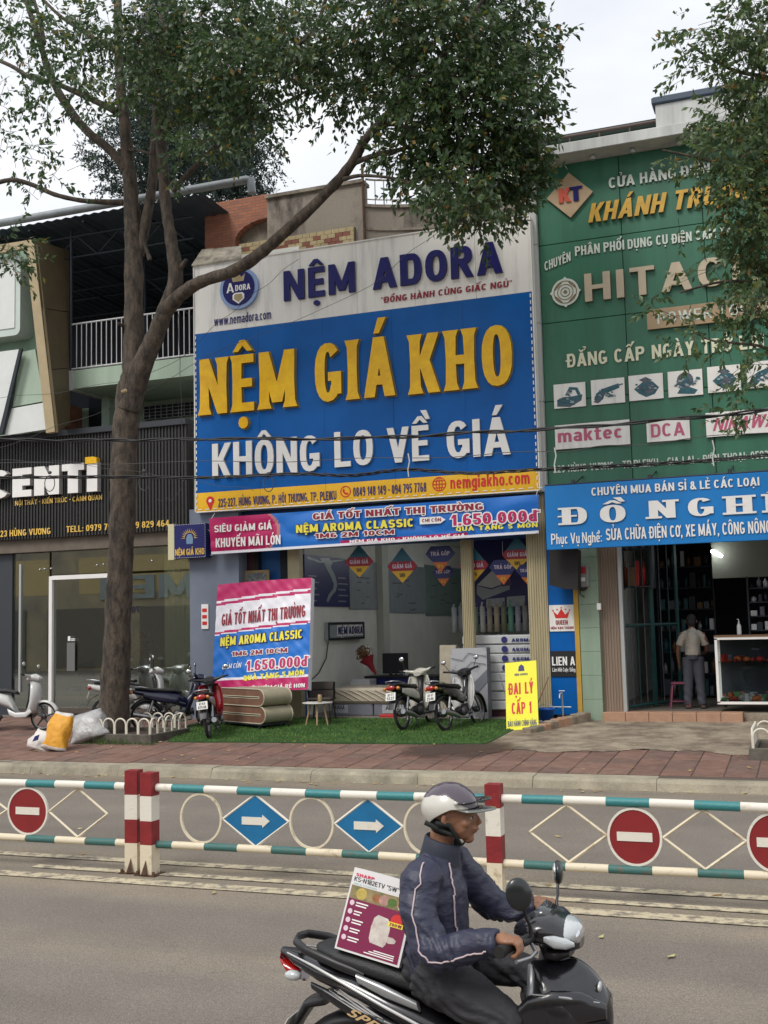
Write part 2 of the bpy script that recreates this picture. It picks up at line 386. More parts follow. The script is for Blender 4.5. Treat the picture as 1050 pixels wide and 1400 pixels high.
        elif c == '/': w = .35; Dg(0, 0, w-t*.6, 1, t*.6)
        else: w = .3
        return s.P, w
    def mark(s, m, x0, x1, top, k):
        P = []; c = (x0+x1)/2; u = max(s.h*.8, .09)
        if m == '\u0302': P.append([(c-.23, top), (c-.06, top+.2), (c+.06, top+.2), (c+.23, top), (c+.1, top), (c, top+.1), (c-.1, top)])
        elif m == '\u0306': P.append([(c-.2, top+.18), (c-.12, top+.18), (c, top+.1), (c+.12, top+.18), (c+.2, top+.18), (c+.08, top), (c-.08, top)])
        elif m == '\u0303': P.append([(c-.22, top+.02), (c-.1, top+.12), (c+.04, top+.02), (c+.14, top+.02), (c+.24, top+.16), (c+.16, top+.16), (c+.08, top+.1), (c-.04, top+.2), (c-.14, top+.2), (c-.22, top+.1)])
        elif m in '\u0301\u0300\u0309':
            dx, dy = (.22, .1) if k else (0, 0)
            if m == '\u0300': dx = -dx if k else 0; dx = dx if k == 0 else .2
            if m == '\u0301': P.append([(c+dx-.1, top+dy), (c+dx+.02, top+dy), (c+dx+.18, top+dy+.26), (c+dx, top+dy+.26)])
            elif m == '\u0300': P.append([(c+dx-.02, top+dy), (c+dx+.1, top+dy), (c+dx, top+dy+.26), (c+dx-.18, top+dy+.26)])
            else:
                P.append([(c+dx-.03, top+dy), (c+dx+.05, top+dy), (c+dx+.05, top+dy+.08), (c+dx+.13, top+dy+.17), (c+dx+.07, top+dy+.28), (c+dx-.11, top+dy+.28), (c+dx-.11, top+dy+.2), (c+dx+.02, top+dy+.2), (c+dx+.03, top+dy+.14), (c+dx-.03, top+dy+.08)])
        elif m == '\u0323': P.append(circ(c, -.2, max(.085, s.t*.5), max(.085, s.t*.5)*.95, 10))
        elif m == '\u031b': P.append([(x1-.1, top-.28), (x1+.02, top-.3), (x1+.13, top-.16), (x1+.13, top-.0), (x1+.02, top-.0), (x1+.02, top-.12), (x1-.06, top-.16)])
        return P
    def layout(s, txt, gap=.1, space=.32):
        out = []; x = 0
        for ch in txt:
            if ch == ' ': x += space; continue
            dec = unicodedata.normalize('NFD', ch) if ch not in 'Đđ' else ch
            b, ms = dec[0], dec[1:]
            if b == 'i' and ms: b = 'ı'
            P, w = s.glyph(b); P = list(P); cap = b.isupper() or b.isdigit()
            top = 1.06 if cap or b in 'bdhkl' else .76; k = 0
            for m in sorted(ms, key=lambda q: 0 if q in '\u0302\u0306\u031b\u0323' else 1):
                P += s.mark(m, 0, w, top if m != '\u031b' else (1 if cap else .72), k)
                if m in '\u0302\u0306': k += 1
            out.append((ch, [[(px+x, py) for px, py in p] for p in P], x, w)); x += w+gap
        return out, max(x-gap, .01)
_ti = [0]
def text(txt, fr, x0, y0, x1, y1, mt, parent, depth=.0, lift=.004, t=.2, h=.17, style='sans', gap=.1, space=.32, shear=0, outline=None, ow=.02, split=False, name='lettering', rise=0, side=None, dirt=0):
    """lettering whose capitals fill the box x0..x1, y0..y1 of the frame"""
    G = Glyphs(t, h, style); out, wd = G.layout(txt, gap, space); sx = (x1-x0)/wd; sy = (y1-y0)
    def tr(p, ): return [(x0+(x+shear*y)*sx, y0+y*sy + rise*(x/wd)) for x, y in p]
    objs = []; mb = MB(); _ti[0] += 1
    if outline:
        ob = MB(); j = 0
        for ch, P, gx, w in out:
            for p in P:
                j += 1; ob.prism(grow(tr(p), ow), fr, 0, lift+.0004*(j % 9))
        lift = lift+.006
        part(ob, 'lettering_outline', outline, parent, kind='stuff')
    for ch, P, gx, w in out:
        if split: mb = MB()
        for j, p in enumerate(P):
            q = tr(p)
            if area(q) < 0: q = q[::-1]
            mb.prism(q, fr, (0 if depth > .003 else lift), lift+depth+.0005*(j % 7), 0, 1 if side else None)
        if split: objs.append(part(mb, 'letter', [mt, side] if side else mt, parent))
    if not split: objs.append(part(mb, name, [mt, side] if side else mt, parent, kind='stuff') if True else None)
    return objs
def ptext(txt, Y, bl, rc, mt, parent, **kw):
    """line of lettering: baseline start, (right end, capital height)"""
    a = pin(*bl, Y); b = (pin(rc[0], bl[1]-(rc[0]-bl[0])*.1, Y)[0], pin(bl[0], bl[1]-rc[1], Y)[1])
    return text(txt, wallfr(Y), a[0], a[1], b[0], b[1], mt, parent, **kw)
def panel(mb, Y, poly_px, d0=0, d1=.03, m=0):
    p = [pin(x, y, Y) for x, y in poly_px]
    if area(p) < 0: p = p[::-1]
    mb.prism(p, wallfr(Y), d0, d1, m)
def pbox(mb, x0, x1, z0, z1, ya, yb, m=0): mb.box((x0, ya, z0), (x1, yb, z1), m)
# ================================================================ palette
def asphaltmat():
    m = D.materials.new('asphalt'); MATS['asphalt'] = m; m.use_nodes = True; t = m.node_tree; b = t.nodes['Principled BSDF']; b.inputs['Roughness'].default_value = .88
    nn_ = t.nodes.new; ln = t.links.new; g = nn_('ShaderNodeNewGeometry')
    def nz(sc, det, stretch=None, rough=.6):
        n = nn_('ShaderNodeTexNoise'); n.inputs['Scale'].default_value = sc; n.inputs['Detail'].default_value = det; n.inputs['Roughness'].default_value = rough
        if stretch: p = nn_('ShaderNodeMapping'); p.inputs['Scale'].default_value = stretch; ln(g.outputs['Position'], p.inputs[0]); ln(p.outputs[0], n.inputs['Vector'])
        else: ln(g.outputs['Position'], n.inputs['Vector'])
        return n.outputs[0]
    def mr(s, a, b_, c, d): q = nn_('ShaderNodeMapRange'); q.inputs[1].default_value = a; q.inputs[2].default_value = b_; q.inputs[3].default_value = c; q.inputs[4].default_value = d; ln(s, q.inputs[0]); return q.outputs[0]
    def mul(a, b_): q = nn_('ShaderNodeMath'); q.operation = 'MULTIPLY'; ln(a, q.inputs[0]); ln(b_, q.inputs[1]); return q.outputs[0]
    f = mul(mul(mr(nz(.5, 6, (.12, 1.1, 1)), .3, .7, .84, 1.13), mr(nz(1.6, 8), .3, .7, .9, 1.08)), mul(mr(nz(95, 2), .35, .65, .66, 1.36), mr(nz(30, 4), .3, .7, .84, 1.16)))
    v = nn_('ShaderNodeTexVoronoi'); v.feature = 'DISTANCE_TO_EDGE'; v.inputs['Scale'].default_value = .55
    w = nn_('ShaderNodeTexNoise'); w.inputs['Scale'].default_value = 2.5; w.inputs['Detail'].default_value = 5; ln(g.outputs['Position'], w.inputs['Vector']); ad = nn_('ShaderNodeVectorMath'); ad.operation = 'MULTIPLY_ADD'; ad.inputs[1].default_value = (.5, .5, .5); ln(w.outputs['Color'], ad.inputs[0]); ln(g.outputs['Position'], ad.inputs[2]); ln(ad.outputs[0], v.inputs['Vector'])
    ck = mr(v.outputs['Distance'], .0, .004, .82, 1.0); msk = mr(nz(.35, 2), .44, .5, 1, 0); q = nn_('ShaderNodeMath'); q.operation = 'MAXIMUM'; ln(ck, q.inputs[0]); ln(msk, q.inputs[1]); f = mul(f, q.outputs[0])
    s = nn_('ShaderNodeVectorMath'); s.operation = 'SCALE'; ln(f, s.inputs['Scale'])
    sp = nn_('ShaderNodeSeparateXYZ'); ln(g.outputs['Position'], sp.inputs[0])
    def band(c, hw, so):   # sandy dust gathered along a line of constant y
        a_ = nn_('ShaderNodeMath'); a_.operation = 'SUBTRACT'; a_.inputs[1].default_value = c; ln(sp.outputs[1], a_.inputs[0]); ab = nn_('ShaderNodeMath'); ab.operation = 'ABSOLUTE'; ln(a_.outputs[0], ab.inputs[0]); return mul(mr(ab.outputs[0], hw, hw+so, 1, 0), mr(nz(1.3, 6, (.3, 1.6, 1)), .3, .62, .15, 1))
    q1 = nn_('ShaderNodeMath'); q1.operation = 'MAXIMUM'; ln(band(9.1, .45, .7), q1.inputs[0]); ln(band(14.7, .1, .5), q1.inputs[1])
    q2 = nn_('ShaderNodeMath'); q2.operation = 'MULTIPLY_ADD'; q2.inputs[1].default_value = .55; ln(band(6.9, .08, .35), q2.inputs[0]); ln(q1.outputs[0], q2.inputs[2]); q2.use_clamp = True
    mc = nn_('ShaderNodeMix'); mc.data_type = 'RGBA'; mc.inputs[6].default_value = (.185, .16, .134, 1); mc.inputs[7].default_value = (.285, .235, .165, 1); k_ = nn_('ShaderNodeMath'); k_.operation = 'MULTIPLY'; k_.inputs[1].default_value = .8; ln(q2.outputs[0], k_.inputs[0]); ln(k_.outputs[0], mc.inputs[0]); ln(mc.outputs[2], s.inputs[0]); ln(s.outputs[0], b.inputs['Base Color'])
    bu = nn_('ShaderNodeBump'); bu.inputs['Strength'].default_value = .6; bu.inputs['Distance'].default_value = .012; ln(nz(120, 3), bu.inputs['Height']); ln(bu.outputs[0], b.inputs['Normal'])
asphaltmat()
mat('line_paint', (.52, .45, .31), .85, col2=(.19, .165, .135), vs=9, rampos=(.40, .54), bump=.3, bs=100, fine=.12)
mat('dust', (.27, .235, .185), .95, col2=(.185, .17, .15), vs=2.2, rampos=(.35, .62), fine=.15, stretch=(.35, 2.5, 1))
mat('kerb', (.42, .375, .28), .9, var=.45, vs=2.2, bump=.5, bs=50, fine=.12)
mat('kerb_b', (.40, .36, .27), .9, var=.5, vs=2.8, bump=.5, bs=50, fine=.12)
mat('joint', (.10, .075, .06), .95)
for i, c in enumerate([(.24, .135, .102), (.21, .12, .094), (.255, .15, .115), (.2, .125, .1)]):
    mat('paver%d' % i, c, .85, var=.35, vs=5, bump=.35, bs=60, fine=.13)
mat('concrete', (.36, .3, .22), .92, col2=(.15, .115, .085), vs=2.1, rampos=(.38, .62), bump=.6, bs=22, fine=.15)
mat('wet_dirt', (.075, .055, .045), .55, var=.4, vs=4, bump=.4, bs=40, fine=.15)
mat('moss', (.13, .13, .08), .95, col2=(.2, .19, .15), vs=9, bump=.6, bs=30)
mat('red_paint', (.27, .018, .022), .55, var=.3, vs=9, bump=.15)
mat('white_paint', (.72, .68, .6), .6, col2=(.42, .34, .24), vs=6, rampos=(.25, .42), bump=.15)
mat('cream_paint', (.68, .6, .45), .6, col2=(.36, .26, .16), vs=8, rampos=(.3, .45), bump=.15)
mat('teal_paint', (.035, .2, .21), .5, col2=(.09, .16, .15), vs=11, rampos=(.28, .4), bump=.2)
mat('teal_dark', (.045, .14, .13), .6, col2=(.12, .11, .08), vs=10, rampos=(.33, .45), bump=.2)
mat('sign_red', (.25, .017, .02), .5, var=.15, vs=6)
mat('sign_blue', (.01, .16, .36), .45, var=.2, vs=6)
mat('rust', (.11, .055, .03), .9, var=.5, vs=20)

# ================================================================ ground
def sheet(name, x0, x1, y0, y1, z0, z1, m, nx=1, ny=1, **kw):
    mb = MB(); vs = []; fs = []
    for j in range(ny+1):
        for i in range(nx+1): vs.append((x0+(x1-x0)*i/nx, y0+(y1-y0)*j/ny, z0+(z1-z0)*j/ny))
    for j in range(ny):
        for i in range(nx): a = j*(nx+1)+i; fs.append((a, a+1, a+nx+2, a+nx+1))
    mb.add(vs, fs); return mb.build(name, m, **kw)
sheet('road', -90, 70, -40, 14.9, 0, 0, 'asphalt', kind='structure')
mb = MB()
for (y0, y1, x0, x1) in [(9.42, 9.57, -40, 30), (9.0, 9.12, -7.0, 30), (8.64, 8.82, -40, 30)]:
    mb.add([(x0, y0, .008), (x1, y0, .008), (x1, y1, .008), (x0, y1, .008)], [(0, 1, 2, 3)])
mb.build('road_marking', 'line_paint', kind='structure')
sheet('ground', -90, 70, 14.8, 90, -.02, -.02, 'joint', kind='structure')
# pavement bed
mb = MB()
def pz(y): return .15+(y-15)*SL
def slab(mb, x0, x1, y0, y1, dz=0, m=0, thick=.2):
    a, b = pz(y0)+dz, pz(y1)+dz
    vs = [(x0, y0, a-thick), (x1, y0, a-thick), (x1, y1, b-thick), (x0, y1, b-thick), (x0, y0, a), (x1, y0, a), (x1, y1, b), (x0, y1, b)]
    mb.add(vs, ((0,3,2,1),(4,5,6,7),(0,1,5,4),(1,2,6,5),(2,3,7,6),(3,0,4,7)), m)
slab(mb, -60, 40, 15.05, 20.6, -.012)
pave = mb.build('pavement', 'joint', kind='structure')
# individual paving tiles (nearest rows), laid square
tm = []
for k in range(4):
    b = MB(); w = .193; h = .193
    b.cbox((-w, -h, -.03), (w, h, 0), .006); me = D.meshes.new('paving_tile'); me.from_pydata(b.v, [], b.f); me.materials.append(MATS['paver%d' % k]); tm.append(me)
cnt = 0; ty0 = 15.42
far = MB()
for j in range(13):
    for i in range(-46, 9):
        x = -.2+i*.4
        y = ty0+j*.4
        inleft = x < -5.0+.25*math.sin(j*1.7); edge = 17.05+.18*math.sin(i*1.3)+.12*math.sin(i*.5)
        if not inleft and y > edge+.3: continue
        if -10.6 < x < -4.9 and y > 17.45: continue
        if y > 20.3: continue
        dz = random.uniform(-.003, .003)
        if j < 6 and -17 < x < .6 and cnt < 290:
            o = D.objects.new('paving_tile', tm[random.randrange(4)]); COL.objects.link(o); o.parent = pave
            o.location = (x, y, pz(y)+dz); o.rotation_euler = (math.atan(SL)+random.uniform(-.006, .006), random.uniform(-.005, .005), random.uniform(-.01, .01)); cnt += 1
        else:
            a = pz(y-.193)+dz; b_ = pz(y+.193)+dz
            far.add([(x-.193, y-.193, a), (x+.193, y-.193, a), (x+.193, y+.193, b_), (x-.193, y+.193, b_), (x-.193, y-.193, a-.03), (x+.193, y-.193, a-.03)], [(0, 1, 2, 3), (4, 5, 1, 0)], random.randrange(4))
o = far.build('paving_tiles', ['paver%d' % k for k in range(4)], kind='stuff'); o.parent = pave
# rough concrete forecourt in front of the right shop, uneven edge
def blob_sheet(name, pts, dz, m, sub=0, **kw):
    mb = MB(); vs = [(x, y, pz(y)+dz) for x, y in pts]; mb.add(vs, [tuple(range(len(vs)))]); return mb.build(name, m, **kw)
pts = [(-4.9, 20.42)]
for k in range(50): pts.append((-5.0+.07*math.sin(k*.6)+random.uniform(-.03, .03), 20.3-k*.064))
for k in range(220): x = -4.95+k*.038; pts.append((x, 17.02+.16*math.sin(x*2.1)+.07*math.sin(x*7.3+1)+random.uniform(-.03, .03)))
pts += [(3.4, 17.1), (4.2, 20.42)]
blob_sheet('concrete_forecourt', pts, .008, 'concrete', kind='structure')
pts = [(-5.35+.95*math.cos(a)*(1+.22*math.sin(3*a)+.1*math.sin(7*a)), 16.9+1.35*math.sin(a)*(1+.15*math.sin(5*a+1))) for a in [2*math.pi*i/40 for i in range(40)]]
def dampmat():
    m = D.materials.new('damp'); MATS['damp'] = m; m.use_nodes = True; t = m.node_tree; b = t.nodes['Principled BSDF']; b.inputs['Base Color'].default_value = (.085, .055, .043, 1); b.inputs['Roughness'].default_value = .55
    g = t.nodes.new('ShaderNodeNewGeometry'); n = t.nodes.new('ShaderNodeTexNoise'); n.inputs['Scale'].default_value = 1.6; n.inputs['Detail'].default_value = 8; t.links.new(g.outputs['Position'], n.inputs['Vector'])
    d = t.nodes.new('ShaderNodeVectorMath'); d.operation = 'DISTANCE'; d.inputs[1].default_value = (-5.35, 16.9, .24); t.links.new(g.outputs['Position'], d.inputs[0])
    a = t.nodes.new('ShaderNodeMapRange'); a.inputs[1].default_value = .2; a.inputs[2].default_value = 1.25; a.inputs[3].default_value = .62; a.inputs[4].default_value = 0; t.links.new(d.outputs['Value'], a.inputs[0])
    s = t.nodes.new('ShaderNodeMath'); s.operation = 'ADD'; t.links.new(a.outputs[0], s.inputs[0]); t.links.new(n.outputs[0], s.inputs[1]); r = t.nodes.new('ShaderNodeMapRange'); r.inputs[1].default_value = .6; r.inputs[2].default_value = .95; r.inputs[3].default_value = 0; r.inputs[4].default_value = .8; t.links.new(s.outputs[0], r.inputs[0])
    tr_ = t.nodes.new('ShaderNodeBsdfTransparent'); mx_ = t.nodes.new('ShaderNodeMixShader'); t.links.new(r.outputs[0], mx_.inputs[0]); t.links.new(tr_.outputs[0], mx_.inputs[1]); t.links.new(b.outputs[0], mx_.inputs[2]); t.links.new(mx_.outputs[0], t.nodes['Material Output'].inputs[0])
dampmat()
blob_sheet('damp_patch', pts, .014, 'damp', kind='structure')
# kerb stones
kb = MB(); kb.box((-60, 15.0, -.1), (40, 15.2, .1)); kroot = kb.build('kerb', 'joint', kind='structure')
for i in range(15):
    x = -18+i*1.6; b = MB(); g = .003; t = random.uniform(-.006, .006)
    if i % 5 == 2: t -= .008
    ch = random.uniform(.02, .045)
    prof = [(14.86, -.03), (14.9, .10+t), (14.9+ch, .14+t), (15.2, .152+t), (15.2, -.03)]
    n = len(prof); vs = [(x+g, y, z) for y, z in prof]+[(x+1.6-g, y+random.uniform(-.004, .004), z) for y, z in prof]
    b.add(vs, [tuple(range(n))[::-1], tuple(range(n, 2*n))]+[(k, (k+1) % n, n+(k+1) % n, n+k) for k in range(n)])
    o = b.build('kerb_stone', random.choice(['kerb', 'kerb_b'])); o.parent = kroot
b = MB(); b.box((-60, 14.87, -.03), (-18, 15.2, .15)); b.box((6.0, 14.87, -.03), (40, 15.2, .15)); o = b.build('kerb_run', 'kerb'); o.parent = kroot
# fallen leaves along the gutter
mb = MB()
for k in range(150):
    u = random.random()
    if u < .6: x, y, z = random.uniform(-13, 1), 14.86-abs(random.gauss(0, .16)), .012
    elif u < .85: x = random.uniform(-13, 1); y = random.uniform(15.3, 18); z = pz(y)+.02
    else: x, y, z = random.uniform(-9, 1), random.uniform(7.5, 14), .01
    a = random.uniform(0, 6.3); s_ = random.uniform(.025, .06)
    q = [(x+s_*math.cos(a), y+s_*math.sin(a), z+.006), (x-.4*s_*math.sin(a), y+.4*s_*math.cos(a), z), (x-s_*math.cos(a), y-s_*math.sin(a), z+.01), (x+.4*s_*math.sin(a), y-.4*s_*math.cos(a), z+.004)]
    mb.add(q, [(0, 1, 2, 3)], 0 if random.random() < .6 else 1)
mb.build('fallen_leaves', [mat('dry_leaf', (.42, .3, .1), .8, island=.4), mat('pale_leaf', (.38, .36, .16), .8, island=.4)], kind='stuff')

# ================================================================ median barrier
BY = 9.05
def rail(x0, x1, z, r, white, teal, parent, phase=0, seg=.33, dz=0):
    x = x0; k = phase
    while x < x1-.01:
        e_ = min(x1, x+(seg if x > x0 else seg*.5)); b = MB(); wb = lambda q: (q, BY+.005*math.sin(q*2.1+z*7), z+.006*math.sin(q*1.35+z*5)); b.tube([wb(x), wb((x+e_)/2), wb(e_)], r, 12)
        part(b, 'rail_band', white if k % 2 == 0 else teal, parent); x = e_; k += 1
def post(x, z, parent, y=BY, ang=0):
    Mx = Matrix.Translation((x, y, 0)) @ Matrix.Rotation(ang, 4, 'Z'); w = .062; p0 = MB()
    hs = [(0, .27, 'cream_paint'), (.27, .48, 'red_paint'), (.48, .70, 'white_paint'), (.70, z, 'red_paint')]
    ms = []; 
    for i, (a, b_, m) in enumerate(hs):
        vs = [(-w, -w, a), (w, -w, a), (w, w, a), (-w, w, a), (-w, -w, b_), (w, -w, b_), (w, w, b_), (-w, w, b_)]
        f = [(0,1,5,4),(1,2,6,5),(2,3,7,6),(3,0,4,7)]
        if i == 3: f.append((4, 5, 6, 7))
        p0.add([Mx @ Vector(v) for v in vs], f, i)
    o = part(p0, 'post', [h[2] for h in hs], parent)
    b = MB(); b.box((-.11, -.09, 0), (.11, .09, .012), M=Mx)
    for sx in (-.085, .085): b.lathe([(.016, .012), (.016, .04), (0, .04)], Mx @ Vector((sx, -.07, 0)), n=6)
    part(b, 'base_plate', 'rust', o)
    b = MB(); b.add([Mx @ Vector(v) for v in ((-.012, -w-.001, .012), (.012, -w-.001, .012), (0, -w-.001, .14), (-.03, -w-.035, .012), (.03, -w-.035, .012))], [(0, 3, 2), (1, 2, 4), (3, 4, 2), (0, 1, 4, 3)])
    part(b, 'gusset', 'rust', o)
def px2x(px): return at(px, 1130, BY).x
ZC = .513; RR = .222
WF = wallfr(BY)
def ringp(px0, px1, parent, disc=False):
    x0, x1 = px2x(px0), px2x(px1); cx = (x0+x1)/2; rx = (x1-x0)/2
    mb = MB(); ring_mb(mb, WF, cx, ZC, rx, RR, .018, -.012, .012, n=40)
    o = part(mb, 'ring', 'cream_paint' if not disc else 'white_paint', parent)
    if disc:
        b = MB(); b.prism(circ(cx, ZC, rx-.012, RR-.012, 40), WF, -.004, .006); b.prism(circ(cx, ZC, rx-.012, RR-.012, 40)[::-1], FR((0, BY, 0), (1, 0, 0), (0, 0, 1)), -.004, -.005)
        p = part(b, 'no_entry_disc', 'sign_red', parent)
        b = MB(); b.prism(rect(cx-.135, ZC-.034, cx+.135, ZC+.034), WF, .006, .012); part(b, 'white_bar', 'white_paint', p)
def diamond(px0, px1, parent, arrow=False):
    x0, x1 = px2x(px0), px2x(px1); cx = (x0+x1)/2; rx = (x1-x0)/2; P = [(x0, ZC), (cx, ZC-RR), (x1, ZC), (cx, ZC+RR)]
    mb = MB()
    for i in range(4):
        a, b_ = P[i], P[(i+1) % 4]; mb.tube([(a[0], BY, a[1]), (b_[0], BY, b_[1])], .0125, 4, smooth=False)
    part(mb, 'diamond_frame', 'white_paint' if arrow else 'cream_paint', parent)
    if arrow:
        k = .95; b = MB(); Q = [(cx+(x-cx)*k, ZC+(z-ZC)*k) for x, z in P]; b.prism(Q, WF, -.004, .005); b.prism(Q[::-1], WF, .0, -.006)
        p = part(b, 'arrow_plate', 'sign_blue', parent)
        b = MB(); z = ZC-.004; b.prism([(cx-.13, z-.033), (cx+.07, z-.033), (cx+.07, z-.055), (cx+.14, z+.003), (cx+.07, z+.055), (cx+.07, z+.033), (cx-.13, z+.033)], WF, .005, .011)
        part(b, 'arrow', 'white_paint', p)
bars = []
xL = at(182, 1190, BY).x; xL2 = at(205, 1196, BY-.02).x; xR = at(680, 1226, BY).x
t = thing('median_barrier', 'striped median barrier panel at the left edge with one no entry disc', 'barrier', (xL, BY, 0))
post(xL-.01, .915, t, BY+.03, .12); rail(-12.2, xL-.07, .765, .036, 'white_paint', 'teal_paint', t, 1); rail(-12.2, xL-.07, .265, .034, 'cream_paint', 'teal_dark', t, 1)
ringp(11, 66, t, True); diamond(67, 147, t); diamond(-80, 10, t); ringp(-165, -82, t); post(-12.3, .9, t)
t = thing('median_barrier', 'middle barrier panel with two blue arrow diamonds behind the rider', 'barrier', (xL2, BY, 0))
post(xL2, .905, t, BY-.02, -.05); rail(xL2+.065, xR-.065, .765, .036, 'white_paint', 'teal_paint', t, 0); rail(xL2+.065, xR-.065, .265, .034, 'cream_paint', 'teal_dark', t, 1)
ringp(247, 304, t); diamond(305, 395, t, True); ringp(396, 457, t); diamond(458, 551, t, True); ringp(552, 616, t)
t = thing('median_barrier', 'barrier panel right of the rider with empty diamonds and no entry discs', 'barrier', (xR, BY, 0))
post(xR, .885, t, BY, 0); rail(xR+.065, 2.2, .765, .036, 'white_paint', 'teal_paint', t, 0, .335); rail(xR+.065, 2.2, .265, .034, 'cream_paint', 'teal_dark', t, 0, .335)
diamond(724, 829, t); ringp(830, 905, t, True); diamond(906, 1019, t); ringp(1020, 1100, t, True); diamond(1101, 1225, t); post(2.26, .885, t)
# ================================================================ building materials
mat('white_panel', (.84, .82, .77), .45, var=.3, vs=4, streak=True, rampos=(.28, .5))
mat('billboard_blue', (.001, .118, .44), .42, var=.25, vs=.9, coat=.05, spec=.2)
mat('billboard_yellow', (.9, .5, .01), .5, var=.1, vs=3)
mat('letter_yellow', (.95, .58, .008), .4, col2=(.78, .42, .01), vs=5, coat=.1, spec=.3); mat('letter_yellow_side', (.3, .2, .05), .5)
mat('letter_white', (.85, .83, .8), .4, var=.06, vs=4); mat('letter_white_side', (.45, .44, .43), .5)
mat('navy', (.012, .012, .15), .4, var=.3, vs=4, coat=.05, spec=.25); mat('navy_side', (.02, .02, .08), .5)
mat('maroon_ink', (.27, .012, .03), .5); mat('red_ink', (.62, .02, .015), .5); mat('navy_ink', (.02, .02, .14), .5)
mat('black_ink', (.02, .02, .02), .5); mat('white_ink', (.85, .84, .82), .5); mat('yellow_ink', (.85, .75, .06), .5)
mat('green_panel', (.036, .18, .103), .5, var=.35, vs=2.6, streak=True, coat=.1); mat('green_dark', (.01, .03, .02), .8)
mat('stone_white', (.55, .56, .54), .6, var=.3, vs=4, streak=True, fine=.06)
mat('cornice', (.6, .61, .59), .7, var=.35, vs=3, streak=True)
mat('mint_wall', (.42, .53, .42), .8, var=.2, vs=3, streak=True); mat('mint_dark', (.25, .36, .27), .8, var=.25, vs=3)
mat('old_plaster', (.3, .26, .21), .95, col2=(.12, .1, .08), vs=2.2, rampos=(.36, .6), bump=.4, streak=False, fine=.1, stretch=(1.4, 1, .5))
mat('plaster_stained', (.27, .235, .195), .95, col2=(.06, .05, .045), vs=1.7, rampos=(.34, .5), bump=.5, stretch=(1, 1, .45), fine=.1)
mat('tile_cream', (.48, .38, .2), .6, var=.3, vs=6); mat('tile_red', (.26, .085, .05), .6, var=.3, vs=6)
mat('grey_blue_wall', (.17, .2, .26), .6, var=.12, vs=3)
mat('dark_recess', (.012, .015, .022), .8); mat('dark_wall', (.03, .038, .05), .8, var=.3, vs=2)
mat('roof_sheet', (.05, .065, .09), .6, var=.3, vs=2); mat('gutter', (.27, .3, .32), .45, var=.3, vs=5)
mat('steel_dark', (.045, .055, .07), .5, .4, var=.3, vs=8); mat('rail_white', (.62, .62, .64), .5, var=.15, vs=8)
mat('beige_clad', (.42, .33, .19), .5, var=.15, vs=3); mat('brown_clad', (.15, .115, .065), .5, var=.2, vs=3)
mat('panel_white', (.7, .72, .7), .4, var=.1, vs=2)
mat('rib_dark', (.032, .031, .03), .5, var=.2, vs=6); mat('rib_cap', (.035, .04, .05), .5)
mat('gold_ink', (.75, .48, .09), .4); mat('soffit', (.16, .13, .1), .7, var=.3, vs=4)
mat('cream_shutter', (.5, .43, .27), .55, var=.3, vs=4, streak=True); mat('brown_shutter', (.3, .225, .17), .6, var=.2, vs=4, streak=True)
mat('shop_blue', (.008, .11, .36), .5, var=.15, vs=3); mat('deep_blue', (.006, .05, .17), .5)
mat('interior_white', (.76, .76, .7), .85, var=.12, vs=2); mat('interior_pale', (.56, .57, .5), .8, var=.1, vs=2)
mat('poster_blue', (.006, .009, .11), .4); mat('poster_grey', (.3, .35, .37), .35, var=.15, vs=3)
mat('terracotta', (.48, .28, .18), .6, var=.25, vs=5); mat('floor_tile', (.22, .19, .16), .4, var=.2, vs=3)
mat('column_green', (.3, .4, .3), .6, var=.25, vs=3, streak=True, fine=.05)
mat('tarp_black', (.018, .016, .016), .75, var=.3, vs=4)
mat('sign_cyan', (.001, .2, .58), .4, var=.12, vs=1.4)
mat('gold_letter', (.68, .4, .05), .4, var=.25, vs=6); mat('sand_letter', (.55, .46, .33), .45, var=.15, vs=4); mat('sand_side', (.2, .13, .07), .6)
mat('pale_letter', (.62, .68, .6), .5, var=.1, vs=6); mat('cream_letter', (.72, .72, .52), .5)
mat('pink_ink', (.5, .1, .18), .5); mat('tool_teal', (.03, .14, .18), .5, var=.4, vs=12); mat('tool_grey', (.12, .14, .17), .5, var=.4, vs=12)
mat('banner_blue', (.01, .17, .62), .35, var=.12, vs=2.5, coat=.15); mat('banner_pink', (.5, .012, .12), .35, coat=.15); mat('banner_white', (.8, .79, .85), .4)
mat('tan_wall', (.45, .34, .17), .7, var=.2, vs=1.5); mat('curtain', (.68, .6, .42), .8)
mat('tube_light', (.9, .95, 1), .5, emit=16.0); mat('teal_gate', (.02, .09, .09), .5, var=.3, vs=8)
mat('alu', (.5, .52, .52), .4, .5); mat('black_plastic', (.015, .015, .017), .45); mat('chrome', (.6, .6, .6), .15, 1)
glassmat('shop_glass', (.84, .9, .86), .2); glassmat('case_glass', (.9, .94, .94), -.03)
